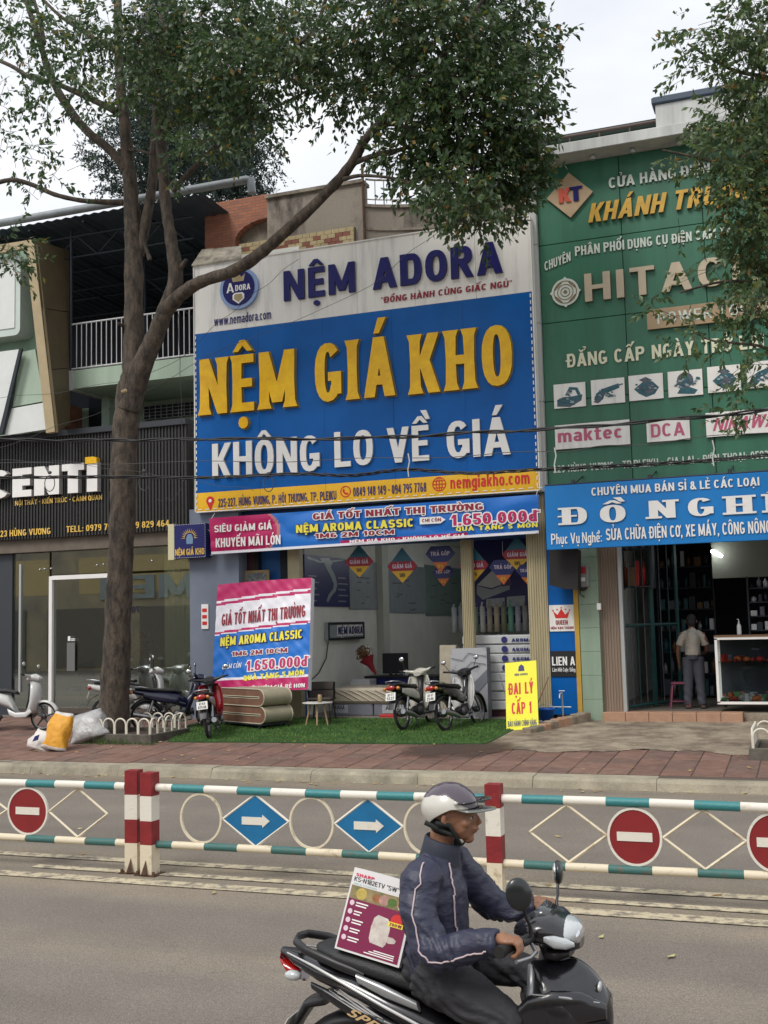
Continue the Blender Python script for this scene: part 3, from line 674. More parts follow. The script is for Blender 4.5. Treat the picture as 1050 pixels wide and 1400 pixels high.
def brickmat():
    m = D.materials.new('brickwork'); MATS['brickwork'] = m; m.use_nodes = True; t = m.node_tree; b = t.nodes['Principled BSDF']; b.inputs['Roughness'].default_value = .85
    g = t.nodes.new('ShaderNodeNewGeometry'); sx = t.nodes.new('ShaderNodeSeparateXYZ'); cx = t.nodes.new('ShaderNodeCombineXYZ')
    t.links.new(g.outputs['Position'], sx.inputs[0]); ad = t.nodes.new('ShaderNodeMath'); t.links.new(sx.outputs[0], ad.inputs[0]); t.links.new(sx.outputs[1], ad.inputs[1])
    t.links.new(ad.outputs[0], cx.inputs[0]); t.links.new(sx.outputs[2], cx.inputs[1])
    br = t.nodes.new('ShaderNodeTexBrick'); br.inputs['Scale'].default_value = 1; br.inputs['Brick Width'].default_value = .2; br.inputs['Row Height'].default_value = .065; br.inputs['Mortar Size'].default_value = .006
    br.inputs['Color1'].default_value = (.4, .15, .08, 1); br.inputs['Color2'].default_value = (.3, .115, .07, 1); br.inputs['Mortar'].default_value = (.16, .12, .1, 1)
    t.links.new(cx.outputs[0], br.inputs['Vector']); t.links.new(br.outputs[0], b.inputs['Base Color'])
    bu = t.nodes.new('ShaderNodeBump'); bu.inputs['Strength'].default_value = .6; bu.inputs['Distance'].default_value = .01; bu.invert = True
    t.links.new(br.outputs['Fac'], bu.inputs['Height']); t.links.new(bu.outputs[0], b.inputs['Normal'])
brickmat()

# ================================================================ middle building (mattress shop)
BB = 20.0; FF = 20.4; FLB = .415; XB0, XB1 = -11.82, -4.6
mid = thing('shop_building', 'middle shophouse with brick and stained plaster parapet above an open mattress shop', 'building', ((XB0+XB1)/2, FF, FLB))
b = MB()
pbox(b, XB0, -9.53, .3, 10.0, 20.75, 36)                 # left wall mass (inner face = showroom wall)
pbox(b, XB1-.2, XB1, .3, 10.0, 20.75, 36)
pbox(b, XB0, XB1, .3, 10.0, 36, 36.2)
part(b, 'wall', 'interior_white', mid)
b = MB(); pbox(b, XB0, XB1, 4.3, 4.6, 20.76, 36); part(b, 'ceiling', 'interior_white', mid)
b = MB(); pbox(b, XB0+.02, XB1-.02, 9.5, 9.7, 20.8, 35.9); part(b, 'roof_slab', 'old_plaster', mid)
b = MB(); pbox(b, -9.53, XB1-.2, .2, FLB, 20.3, 36); part(b, 'floor', 'floor_tile', mid)
b = MB(); pbox(b, -9.53, -9.36, FLB, 4.3, 24.7, 25.1); part(b, 'pilaster', 'interior_pale', mid)
b = MB(); pbox(b, XB0, -10.70, .2, 4.6, 20.15, 20.75); part(b, 'left_pier', 'grey_blue_wall', mid)
# recess beside the pier
b = MB(); pbox(b, -10.70, -9.53, .2, 4.3, 20.6, 20.75, 0); pbox(b, -10.70, -10.5, .3, 4.3, 20.5, 20.6, 1); pbox(b, -10.5, -10.42, .3, 4.3, 20.45, 20.6, 2); pbox(b, -9.95, -9.75, .3, 4.3, 20.5, 20.6, 2); pbox(b, -9.75, -9.5, .3, 4.3, 20.42, 20.6, 3)
part(b, 'entrance_panel', ['shop_blue', mat('maroon_wood', (.05, .012, .018), .5), 'dark_recess', 'cream_shutter'], mid)
# blue beam over the opening
b = MB(); pbox(b, -10.70, XB1, 3.72, 4.62, 20.3, 20.74); part(b, 'beam', 'deep_blue', mid)
b = MB(); pbox(b, -8.1, -7.3, 3.77, 3.82, 20.28, 20.3); pbox(b, -6.3, -5.75, 3.77, 3.82, 20.28, 20.3); part(b, 'beam_sticker', 'poster_grey', mid)
def shutter(x0, x1, z0, z1, y0, m, parent, pitch=.05, name='shutter_guide'):
    mb = MB(); n = max(2, round((x1-x0)/pitch)); w = (x1-x0)/n
    P = []
    for i in range(n):
        for u, d in ((.0, 0), (.35, 0), (.5, .018), (.85, .018)): P.append((x0+(i+u)*w, y0+d))
    P.append((x1, y0))
    k = len(P); vs = [(x, y, z0) for x, y in P]+[(x, y, z1) for x, y in P]+[(x, y0+.14, z0) for x in (x0, x1)]+[(x, y0+.14, z1) for x in (x0, x1)]
    fs = [(i, i+1, k+i+1, k+i) for i in range(k-1)]+[(2*k, 0, k, 2*k+2), (k-1, 2*k+1, 2*k+3, 2*k-1), (2*k+1, 2*k, 2*k+2, 2*k+3)]
    mb.add(vs, fs); return part(mb, name, m, parent)
shutter(-6.14, -5.93, FLB, 3.72, 20.36, 'cream_shutter', mid, .035)
shutter(-4.86, -4.5, FLB-.05, 4.5, 20.28, 'cream_shutter', mid, .045)
# brick wall with arched niche, plaster panel, tile band, curved parapet  (set back a little)
Y1 = 20.9
b = MB()
a0 = pin(280, 350, Y1); a1 = pin(366, 345, Y1); t0 = pin(280, 279, Y1); t1 = pin(366, 265, Y1)
nx0 = pin(321, 335, Y1)[0]; nz = pin(345, 305, Y1)[1]
poly = [(a0[0], a0[1]-.6), (nx0, a0[1]-.6), (nx0, nz-.35)] + [(a1[0]-(a1[0]-nx0)*math.cos(t), nz-.35+.42*math.sin(t)) for t in [i*math.pi/12 for i in range(1, 6)]] + [(a1[0], nz+.07), (a1[0], t1[1]), (t0[0], t1[1])]
b.prism(poly, wallfr(Y1), -.25, 0); part(b, 'brick_wall', 'brickwork', mid)
b = MB(); b.prism(rect(nx0, a0[1]-.6, a1[0], nz+.1), wallfr(Y1+.2), -.1, 0); part(b, 'niche_back', 'old_plaster', mid)
b = MB(); xs = pin(366, 300, Y1)[0]; xe = pin(497, 300, Y1)[0]; zt = pin(430, 262, Y1)[1]; zb = pin(430, 343, Y1)[1]
pbox(b, xs+.003, xe, zb-.8, zt, Y1-.03, Y1+.25); part(b, 'plaster_panel', 'plaster_stained', mid)
b = MB(); pbox(b, xs-.02, xe+.03, zt, zt+.07, Y1-.09, Y1+.3); part(b, 'coping', 'old_plaster', mid)
ring_pts = []
# patterned tiles
tb = MB(); bx0 = pin(328, 340, Y1-.1)[0]; bx1 = pin(485, 330, Y1-.1)[0]; zt2 = pin(485, 310, Y1-.1)[1]; nrow = 6; hh = .088; nc = 16; ww = (bx1-bx0)/nc
for r_ in range(nrow):
    for c_ in range(nc):
        q = MB(); off = (.5 if r_ % 2 else 0)*ww
        x0 = bx0+c_*ww+off; x1 = min(x0+ww, bx1+.0)-.008
        if x1-x0 < .03: continue
        z1 = zt2-r_*hh; red = (r_ > 0) and ((c_*2+(r_ % 2)+r_*1) % 7 in (0, 1, 2) if r_ % 2 else (c_*2+r_) % 7 in (5, 6, 0))
        pbox(q, x0, x1, z1-hh+.006, z1, Y1-.135-random.uniform(0, .006), Y1-.1); part(q, 'facade_tile', 'tile_red' if red else 'tile_cream', mid)
b = MB(); pbox(b, bx0, bx1, zt2-1.2, zt2, Y1-.1, Y1-.03); part(b, 'tile_band_bed', 'old_plaster', mid)
# curved parapet + railing
def arcpts(n=18):
    xa = pin(499, 300, Y1)[0]; xb = XB1-.02
    return [(xa+(xb-xa)*i/n, Y1+.55*math.sin(math.pi*i/n)**.8 if 0 < i < n else Y1) for i in range(n+1)]
AP = arcpts(); zc = pin(500, 283, Y1)[1]
def wallstrip(b, P, z0, z1, th, m=0):
    for (x0, y0), (x1, y1) in zip(P, P[1:]):
        b.add([(x0, y0, z0), (x1, y1, z0), (x1, y1+th, z0), (x0, y0+th, z0), (x0, y0, z1), (x1, y1, z1), (x1, y1+th, z1), (x0, y0+th, z1)], ((0,3,2,1),(4,5,6,7),(0,1,5,4),(2,3,7,6)), m)
b = MB(); wallstrip(b, AP, 9.0, zc, .18); part(b, 'curved_parapet', 'plaster_stained', mid)
b = MB(); wallstrip(b, [(x, y-.05) for x, y in AP], zc, zc+.06, .28); wallstrip(b, [(x, y-.03) for x, y in AP], zc-.48, zc-.43, .05); part(b, 'parapet_coping', 'old_plaster', mid, kind='stuff')
b = MB(); AQ = arcpts(44)
b.tube([(x, y+.08, zc+.62) for x, y in AQ], .022, 6); b.tube([(x, y+.08, zc+.2) for x, y in AQ], .012, 6)
for x, y in AQ[::2]: b.tube([(x, y+.08, zc+.05), (x, y+.08, zc+.6)], .011, 5)
part(b, 'roof_railing', mat('rail_old', (.3, .28, .25), .6), mid)
b = MB(); b.tube([at(499, 330, Y1-.05), at(495, 225, Y1-.05)], .03, 8); part(b, 'rusty_pipe', 'rust', mid)
b = MB(); q = [at(262, 362, BB-.05), at(276, 341, BB+.35), at(330, 336, BB+.35), at(330, 352, BB-.05)]
b.add([*q, *[v+Vector((0, 0, -.03)) for v in q]], [(0, 1, 2, 3)[::-1], (4, 5, 6, 7), (0, 3, 7, 4), (0, 4, 5, 1)]); part(b, 'edge_flashing', mat('stained_sheet', (.55, .5, .4), .6, col2=(.15, .13, .1), vs=4), mid)

# ---------------- billboard
bbt = thing('billboard', 'huge white, blue and yellow mattress shop billboard with raised yellow letters', 'billboard', (-8, BB, 4.6))
zw = pin(268, 457, BB)[1]; zy = pin(270, 674.3, BB)[1]; zb0 = 4.53; zt0 = 9.61; BX0, BX1 = -11.57, -4.515
for nm, z0, z1, m in (('white_panel', zw, zt0, 'white_panel'), ('blue_panel', zy, zw, 'billboard_blue'), ('yellow_panel', zb0, zy, 'billboard_yellow')):
    seams = [BX0, BX0+1.45, BX0+2.86, BX0+4.3, BX0+5.72, BX1] if nm != 'white_panel' else [BX0, BX0+1.2, BX0+2.4, BX0+3.6, BX0+4.8, BX0+6, BX1]
    for x0, x1 in zip(seams, seams[1:]):
        b = MB(); y = BB-random.uniform(0, .004); n = 6
        vs = []; 
        # thin metal sheets that bow a few millimetres
        for j in range(n+1):
            for i in range(n+1):
                u, v = i/n, j/n; bow = (random.uniform(.004, .012) if 0 < i < n and 0 < j < n else 0)
                vs.append((x0+.002+(x1-x0-.004)*u, y-bow, z0+.001+(z1-z0-.002)*v))
        b.add(vs, [(j*(n+1)+i, j*(n+1)+i+1, (j+1)*(n+1)+i+1, (j+1)*(n+1)+i) for j in range(n) for i in range(n)], 0, True)
        part(b, nm, m, bbt)
b = MB(); pbox(b, BX0, BX1, zb0, zt0, BB+.012, BB+.06); part(b, 'backing', 'steel_dark', bbt)
b = MB(); pbox(b, BX0-.02, BX0+.0, zb0, zt0, BB-.02, BB+.4); pbox(b, BX1, BX1+.02, zb0, zt0, BB-.02, BB+.4); pbox(b, BX0, BX1, zt0, zt0+.025, BB-.02, BB+.5); pbox(b, BX0, BX1, zb0-.02, zb0, BB-.01, BB+.4)
part(b, 'side_frame', 'white_panel', bbt)
b = MB()
for x in (BX0+.015, BX1-.04):
    z = zb0+.05
    while z < (zw if x < -8 else zw): b.prism(rect(x, z, x+.02, z+.07), wallfr(BB-.012), 0, .006); z += .125
x = BX0+.05
while x < BX1: b.prism(rect(x, zb0+.03, x+.09, zb0+.045), wallfr(BB-.012), 0, .005); x += .17
part(b, 'lacing', 'white_ink', bbt, kind='stuff')
S = dict(split=True)
ptext('NỆM', BB-.012, (389.5, 412.5), (486.7, 40.5), 'navy', bbt, depth=.05, t=.19, h=.19, gap=.13, side='navy_side', **S)
ptext('ADORA', BB-.012, (511, 397), (688, 42), 'navy', bbt, depth=.05, t=.2, h=.19, gap=.11, side='navy_side', **S)
ptext('"ĐỒNG HÀNH CÙNG GIẤC NGỦ"', BB-.012, (521, 415), (700, 8.5), 'maroon_ink', bbt, t=.2, h=.2, shear=.05, lift=.006)
ptext('www.nemadora.com', BB-.012, (293, 446), (371, 13.5), 'navy_ink', bbt, t=.15, h=.15, lift=.006)
ptext('NỆM', BB-.012, (276, 569), (406, 76), 'letter_yellow', bbt, depth=.075, t=.225, h=.15, gap=.12, style='flare', side='letter_yellow_side', outline='letter_yellow_side', ow=.015, **S)
ptext('GIÁ', BB-.012, (433.5, 552), (542, 80), 'letter_yellow', bbt, depth=.075, t=.225, h=.15, gap=.14, style='flare', side='letter_yellow_side', outline='letter_yellow_side', ow=.015, **S)
ptext('KHO', BB-.012, (563, 540.5), (703, 81), 'letter_yellow', bbt, depth=.075, t=.225, h=.15, gap=.14, style='flare', side='letter_yellow_side', outline='letter_yellow_side', ow=.015, **S)
for w_, a, c in (('KHÔNG', (292, 655), (438.5, 47.5)), ('LO', (459, 639.5), (511.5, 48)), ('VỀ', (531, 634), (588, 48)), ('GIÁ', (612.5, 628), (698.7, 51))):
    ptext(w_, BB-.012, a, c, 'letter_white', bbt, depth=.05, t=.19, h=.15, gap=.09, side='letter_white_side', **S)
ptext('225-227, HÙNG VƯƠNG, P. HỘI THƯƠNG, TP. PLEIKU', BB-.012, (298.6, 693.4), (460, 11.5), 'navy_ink', bbt, t=.19, h=.15, lift=.006, space=.4)
ptext('0849 148 149 - 094 795 7768', BB-.012, (483, 679), (583, 12.5), 'navy_ink', bbt, t=.19, h=.13, lift=.006)
ptext('nemgiakho.com', BB-.012, (616, 668.5), (724, 18), 'red_ink', bbt, t=.17, h=.15, lift=.006)
def icon_pin():
    x, z = pin(287.5, 688, BB-.012); b = MB(); fr = wallfr(BB-.012)
    b.prism([(x, z-.14)]+circ(x, z+.05, .09, .09, 16, -25, 205), fr, 0, .006)
    b.prism(circ(x, z+.05, .035, .035, 12), fr, .006, .01, 1); part(b, 'map_pin_icon', ['red_ink', 'white_ink'], bbt)
    x, z = pin(472.5, 672, BB-.012); b = MB(); ring_mb(b, fr, x, z, .11, .11, .018, 0, .007)
    b.prism([(x-.06, z+.03), (x-.035, z+.06), (x-.015, z+.03), (x-.025, z+.005), (x+.01, z-.03), (x+.035, z-.02), (x+.06, z-.045), (x+.03, z-.065), (x-.02, z-.05), (x-.06, z)][::-1], fr, 0, .007); part(b, 'phone_icon', 'red_ink', bbt)
    x, z = pin(600.5, 662, BB-.012); b = MB()
    ring_mb(b, fr, x, z, .135, .135, .017, 0, .006); ring_mb(b, fr, x, z, .065, .135, .014, 0, .0067)
    b.prism(rect(x-.13, z-.008, x+.13, z+.008), fr, 0, .0073); b.prism(rect(x-.008, z-.13, x+.008, z+.13), fr, 0, .0078)
    b.prism(rect(x-.11, z+.058, x+.11, z+.072), fr, 0, .0083); b.prism(rect(x-.11, z-.072, x+.11, z-.058), fr, 0, .0088); part(b, 'globe_icon', 'red_ink', bbt)
icon_pin()
# round emblem
fr = wallfr(BB-.012); x, z = pin(328.5, 395, BB-.012); rr = .43
em = MB(); em.prism(circ(x, z, rr, rr, 44), fr, 0, .07, 0); emo = part(em, 'round_emblem', [mat('emblem_rim', (.25, .36, .62), .4)], bbt)
b = MB(); b.prism(circ(x, z, rr*.84, rr*.84, 40), fr, .07, .078); part(b, 'emblem_disc', 'navy', emo)
b = MB(); s_ = .2
b.prism([(x-.09, z-.1), (x-.13, z-.14), (x-.13, z-.23), (x, z-.33), (x+.13, z-.23), (x+.13, z-.14), (x+.09, z-.1)], fr, .078, .09, 1)
b.prism([(x-.08, z-.13), (x-.1, z-.22), (x, z-.29), (x+.1, z-.22), (x+.08, z-.13)], fr, .09, .095, 0)
b.prism([(x-.12, z+.13), (x+.12, z+.13), (x+.16, z+.28), (x+.07, z+.21), (x, z+.32), (x-.07, z+.21), (x-.16, z+.28)], fr, .078, .09, 0)
part(b, 'crest', ['tile_cream', 'white_ink'], emo)
text('A', fr, x-.27, z-.08, x-.1, z+.12, 'white_ink', emo, lift=.085, t=.16, h=.12)
text('DORA', fr, x-.07, z-.06, x+.27, z+.06, 'white_ink', emo, lift=.085, t=.2, h=.17)

# ---------------- long promotional banner under the billboard
def cloth(name, Y, c, nx, ny, amp, mats, parent, fn, seed=0, back=.006):
    """rippling printed sheet; c = TL,TR,BR,BL pixels; fn(u,v)->material index"""
    rnd = random.Random(seed); ph = [rnd.uniform(0, 6) for _ in range(6)]
    P = [at(*q, Y) for q in c]; mb = MB(); vs = []
    for j in range(ny+1):
        v = j/ny
        for i in range(nx+1):
            u = i/nx; p = P[0]*(1-u)*(1-v)+P[1]*u*(1-v)+P[2]*u*v+P[3]*(1-u)*v
            d = amp*(math.sin(u*23+v*4+ph[0])*.5+math.sin(u*9-v*5+ph[1])+.6*math.sin(u*41+v*9+ph[2])*.4)*(math.sin(math.pi*min(1, v*1.0+.1))**.5)
            vs.append(p+Vector((0, -abs(d), 0)))
    mb.v = [tuple(p) for p in vs]
    for j in range(ny):
        for i in range(nx):
            a = j*(nx+1)+i; mb.f.append((a, a+nx+1, a+nx+2, a+1)); mb.mi.append(fn((i+.5)/nx, (j+.5)/ny)); mb.sm.append(True)
    return part(mb, name, mats, parent)
YN = 19.86
ban = thing('promotional_banner', 'long blue banner with pink left end hung under the billboard', 'banner', (-8, YN, 4.1))
def bf(u, v):
    e_ = .165+.055*math.sqrt(max(0, 1-((v-.45)/.5)**2))
    if v > .93: return 2
    if u < e_: return 1
    if v > .84 and .42 < u < .8: return 1
    if u < e_+.012: return 3
    return 0
cloth('sheet', YN, [(286.5, 708.5), (736.5, 676), (736.5, 729), (289, 758)], 190, 28, .022, ['banner_blue', 'banner_pink', 'banner_white', mat('banner_edge', (.5, .2, .2), .4)], ban, bf, 3)
YT = YN-.05
ptext('SIÊU GIẢM GIÁ', YT, (293, 728), (372, 9.5), 'white_ink', ban, t=.2, h=.17)
ptext('KHUYẾN MÃI LỚN', YT, (295, 748.6), (383.7, 12.5), 'white_ink', ban, t=.2, h=.17)
ptext('GIÁ TỐT NHẤT THỊ TRƯỜNG', YT, (428, 710.6), (660, 8.6), 'maroon_ink', ban, t=.22, h=.2, outline='white_ink', ow=.018)
ptext('NỆM AROMA CLASSIC', YT, (405, 728.8), (566, 10.8), 'yellow_ink', ban, t=.22, h=.2, outline='navy_ink', ow=.01)
ptext('1M6 2M 10CM', YT, (430.6, 736), (539, 6.2), 'maroon_ink', ban, t=.2, h=.2, outline='white_ink', ow=.014)
ptext('1.650.000đ', YT, (617, 719), (734, 15), 'banner_pink', ban, t=.2, h=.17, outline='white_ink', ow=.022)
ptext('QUÀ TẶNG 5 MÓN', YT, (623.5, 726.5), (735, 6), 'yellow_ink', ban, t=.2, h=.2, space=.45)
ptext('NỆM GIÁ KHO - KHÔNG LO VỀ GIÁ', YT, (478, 742), (636, 3.6), 'white_ink', ban, t=.2, h=.2)
b = MB(); a = pin(574, 717, YT); c_ = pin(602, 706, YT)
b.prism([(a[0], a[1]), (c_[0], a[1]), (c_[0]+.1, (a[1]+c_[1])/2), (c_[0], c_[1]), (a[0], c_[1])], wallfr(YT), 0, .004); part(b, 'arrow_tag', 'white_ink', ban)
ptext('CHỈ CÒN', YT-.006, (577, 714), (603, 4.5), 'maroon_ink', ban, t=.18, h=.18)
b = MB()
for q in ((289, 709), (733, 678), (290, 756), (734, 728)):
    p = at(*q, YN-.02); b.tube([p, p+Vector((0, .14, .12))], .006, 4)
part(b, 'rope', 'white_ink', ban)

# small projecting lightbox sign at the left
t = thing('lightbox_sign', 'small square navy lightbox with cream side hanging left of the long banner', 'sign', at(252, 740, 19.9))
p0 = at(238, 764, 19.9); p1 = at(281, 715, 19.9)
b = MB(); b.cbox((p0.x, 19.9, p0.z), (p1.x, 20.12, p1.z), .01); part(b, 'case', 'poster_blue', t)
b = MB(); pbox(b, p0.x-.14, p0.x-.001, p0.z-.02, p1.z+.02, 19.9, 20.12); part(b, 'side_panel', mat('old_cream', (.6, .55, .35), .6), t)
fr = wallfr(19.898); cx = (p0.x+p1.x)/2; cz = (p0.z+p1.z)/2+.06
b = MB()
for k in range(13):
    a = math.pi*k/12; b.prism([(cx+.11*math.cos(a-.08), cz+.11*math.sin(a-.08)), (cx+.2*math.cos(a), cz+.2*math.sin(a)), (cx+.11*math.cos(a+.08), cz+.11*math.sin(a+.08))], fr, 0, .004+.0003*k)
part(b, 'sun_emblem', 'gold_ink', t)
b = MB(); b.prism([(cx-.07, cz-.12), (cx+.07, cz-.12), (cx+.08, cz), (cx+.04, cz+.08), (cx-.04, cz+.08), (cx-.08, cz)], fr, 0, .004); part(b, 'emblem_bag', mat('emblem_bag', (.15, .25, .4), .5), t)
text('NỆM GIÁ KHO', fr, p0.x+.03, p0.z+.06, p1.x-.03, p0.z+.19, 'gold_ink', t, t=.18)
b = MB()
fx = rect(p0.x+.01, p0.z+.01, p1.x-.01, p1.z-.01)
for i in range(4):
    a_, b_ = fx[i], fx[(i+1) % 4]
    for k in range(14): u = (k+.25)/14; w = (k+.75)/14; q0 = (a_[0]+(b_[0]-a_[0])*u, a_[1]+(b_[1]-a_[1])*u); q1 = (a_[0]+(b_[0]-a_[0])*w, a_[1]+(b_[1]-a_[1])*w); b.tube([(q0[0], 19.895, q0[1]), (q1[0], 19.895, q1[1])], .004, 4)
part(b, 'dotted_border', 'white_ink', t)
b = MB(); b.tube([(p1.x-.02, 20.0, p1.z-.1), (p1.x+.2, 20.0, p1.z-.35)], .008, 5); b.tube([(p1.x-.02, 20.05, p0.z+.05), (p1.x+.03, 20.2, p0.z+.05)], .015, 6); part(b, 'bracket', 'rail_white', t)

# ---------------- blue side panels with small signs beside the right shutter
t = thing('advert_column', 'narrow blue advert column with crown panel beside the green column', 'sign', (-4.2, 20.3, FLB))
XA0, XA1 = pin(752, 880, 20.3)[0], pin(787, 880, 20.3)[0]
b = MB(); pbox(b, XA0, XA1, .5, 4.4, 20.3, 20.5); part(b, 'blue_board', 'billboard_blue', t)
b = MB(); pbox(b, XA1+.003, pin(793.5, 880, 20.3)[0], .5, 3.3, 20.25, 20.5); part(b, 'yellow_strip', mat('mustard', (.55, .33, .05), .5, var=.2), t)
zq0, zq1 = pin(770, 863, 20.3)[1], pin(770, 827, 20.3)[1]
b = MB(); pbox(b, XA0+.01, XA1-.005, zq0, zq1, 20.28, 20.3); part(b, 'crown_panel', 'white_panel', t)
fr = wallfr(20.278); cx = (XA0+XA1)/2
b = MB(); zc_ = zq0+(zq1-zq0)*.5
b.prism([(cx-.11, zc_), (cx+.11, zc_), (cx+.15, zc_+.13), (cx+.07, zc_+.06), (cx, zc_+.17), (cx-.07, zc_+.06), (cx-.15, zc_+.13)], fr, 0, .004)
for dx, dz in ((-.15, .14), (-.075, .155), (0, .185), (.075, .155), (.15, .14)): b.prism(circ(cx+dx, zc_+dz, .014, .014, 8), fr, 0, .0046)
part(b, 'crown_logo', 'red_ink', t)
text('QUEEN', fr, cx-.11, zq0+.12, cx+.11, zq0+.2, 'maroon_ink', t, t=.2); text('NỆM VẠN THÀNH', fr, XA0+.03, zq0+.04, XA1-.02, zq0+.085, 'maroon_ink', t, t=.18)
zl0, zl1 = pin(770, 925, 20.3)[1], pin(770, 890, 20.3)[1]
b = MB(); pbox(b, XA0+.01, XA1-.005, zl0, zl1, 20.28, 20.3); part(b, 'black_panel', 'black_plastic', t)
text('LIEN A', fr, XA0+.03, zl0+.2, XA1-.02, zl1-.1, 'white_ink', t, t=.19, h=.15); text('Làm Mới Cuộc Sống', fr, XA0+.03, zl0+.09, XA1-.02, zl0+.16, 'white_ink', t, t=.14, h=.14)

# ---------------- right building
GY = 20.3
rb = thing('shop_building', 'right shop building clad in green panels with white pilaster and open dark shop below', 'building', (-1.5, FF, .5))
XG0 = -4.42; XG1 = 3.6
b = MB(); pbox(b, -4.55, XG1, 4.3, 11.2, GY+.03, 34); part(b, 'upper_wall', 'green_dark', rb)
xs = [XG0, pin(849, 300, GY)[0], pin(961, 300, GY)[0]]; xs += [xs[-1]+1.62, XG1]
zs = [pin(752, 665, GY)[1]-.15, pin(733, 551, GY)[1], pin(726, 445, GY)[1], pin(724.7, 338.5, GY)[1], pin(738, 234, GY)[1]+.05]
for x0, x1 in zip(xs, xs[1:]):
    for z0, z1 in zip(zs, zs[1:]):
        b = MB(); b.cbox((x0+.006, GY-random.uniform(0, .003), z0+.006), (x1-.006, GY+.03, z1-.006), .004); part(b, 'cladding_panel', 'green_panel', rb)
zr = [.35, 4.45]+[z for z in zs[1:]]+[zs[-1]]
zp = [4.5, zs[1], zs[2], zs[3], zs[4]+.02]
for z0, z1 in zip(zp, zp[1:]):
    b = MB(); b.cbox((-4.66, GY-.12, z0+.004), (XG0-.003, GY+.02, z1-.004), .006); part(b, 'pilaster_block', 'stone_white', rb)
zc = zs[-1]
b = MB(); b.cbox((-4.75, GY-.5, zc), (XG1, GY+.3, zc+.2), .01); part(b, 'cornice', 'cornice', rb)
for px in (757, 810, 865, 930):
    p = at(px, 222, GY-.3); b = MB(); b.lathe([(0, 0), (.035, 0), (.05, -.06), (.05, -.1), (0, -.09)], (p.x, GY-.25, zc), n=10); part(b, 'spotlight', 'alu', rb)
b = MB(); b.cbox((-4.72, GY-.2, zc+.2), (-4.45, GY+.1, zc+.56), .01); part(b, 'parapet_post', 'cornice', rb)
b = MB(); b.cbox((-4.76, GY-.24, zc+.56), (-4.41, GY+.14, zc+.68), .02); part(b, 'post_cap', 'grey_blue_wall', rb)
xw = pin(897, 165, GY-.2)[0]
b = MB(); b.tube([(-4.45, GY-.05, zc+.5), (xw, GY-.05, zc+.5)], .035, 8)
for k in range(5): x = -4.3+k*.55; b.tube([(x, GY-.05, zc+.2), (x, GY-.05, zc+.5)], .02, 6)
part(b, 'parapet_rail', mat('rail_brown', (.09, .06, .05), .6), rb)
b = MB(); b.cbox((xw, GY-.25, zc+.2), (XG1, GY+.15, zc+.72), .01); part(b, 'parapet_wall', 'cornice', rb)
b = MB(); b.cbox((xw-.06, GY-.3, zc+.72), (XG1, GY+.2, zc+.85), .02); part(b, 'parapet_cap', mat('cap_blue', (.05, .075, .11), .6), rb)
# lettering on the green wall
PG = GY-.004
ptext('CỬA HÀNG ĐIỆN', PG, (833, 258.5), (971.5, 14.5), 'pale_letter', rb, depth=.03, t=.19, side='sand_side')
ptext('KHÁNH TRƯƠNG', PG, (805, 306), (1046, 25.5), 'gold_letter', rb, depth=.06, t=.21, shear=.22, split=True, side='sand_side')
for w_, a, c in (('CHUYÊN', (745, 371), (781, 12.5)), ('PHÂN PHỐI', (786.5, 350.5), (854, 13)), ('DỤNG CỤ', (858.5, 341), (913.5, 13)), ('ĐIỆN CẦM TAY', (919, 333.5), (1010, 13))):
    ptext(w_, PG, a, c, 'pale_letter', rb, depth=.015, t=.2, rise=(.13 if w_ == 'CHUYÊN' else 0), side='sand_side')
ptext('HITACHI', PG, (801, 414), (1061, 38), 'sand_letter', rb, depth=.07, t=.17, h=.15, gap=.14, split=True, side='sand_side')
ptext('ĐẲNG CẤP NGÀY TRỞ LẠI', PG, (776, 503), (1045, 18.5), 'cream_letter', rb, depth=.02, t=.19, side='sand_side', space=.4)
ptext('229 HÙNG VƯƠNG - TP.PLEIKU - GIA LAI - ĐIỆN THOẠI: 0593.824', PG, (757, 647), (1072, 10), 'pale_letter', rb, depth=.01, t=.17, space=.4)
x, z = pin(779.5, 268, PG); b = MB(); r1 = .43; fr = wallfr(PG)
b.prism([(x-r1, z), (x, z-r1*1.0), (x+r1, z), (x, z+r1*1.0)], fr, 0, .05, 0, 1); dm = part(b, 'diamond_logo', [mat('logo_sand', (.5, .36, .22), .5, var=.2), 'sand_side'], rb)
text('K', fr, x-.2, z-.13, x+.02, z+.14, mat('red_orange', (.55, .08, .04), .5), dm, lift=.055, depth=.02, t=.22); text('T', fr, x-.0, z-.13, x+.24, z+.14, 'navy', dm, lift=.055, depth=.02, t=.22)
x, z = pin(773.5, 400, PG); b = MB(); 
b.prism(circ(x, z, .255, .255, 32), fr, 0, .04, 0, 2)
for a in range(4): q = a*90; b.prism([(x+.24*math.cos(R(q-13)), z+.24*math.sin(R(q-13))), (x+.29*math.cos(R(q)), z+.29*math.sin(R(q))), (x+.24*math.cos(R(q+13)), z+.24*math.sin(R(q+13)))], fr, 0, .0405+.0004*a, 0, 2)
for r_ in (.215, .15, .09): ring_mb(b, fr, x, z, r_, r_, .014, .04, .046, 1, 28)
b.prism(circ(x, z, .035, .035, 12), fr, .04, .045, 1)
for k, a in enumerate((45, 135, 225, 315)):
    u = Vector((math.cos(R(a)), math.sin(R(a)))); v = Vector((-u.y, u.x)); c0 = Vector((x, z))+u*.18
    b.prism([tuple(c0-v*.09-u*.012), tuple(c0-v*.09+u*.012), tuple(c0+v*.09+u*.012), tuple(c0+v*.09-u*.012)][::-1], fr, .04, .0475+.0004*k, 1)
part(b, 'round_logo', ['pale_letter', 'sand_side', 'sand_side'], rb)
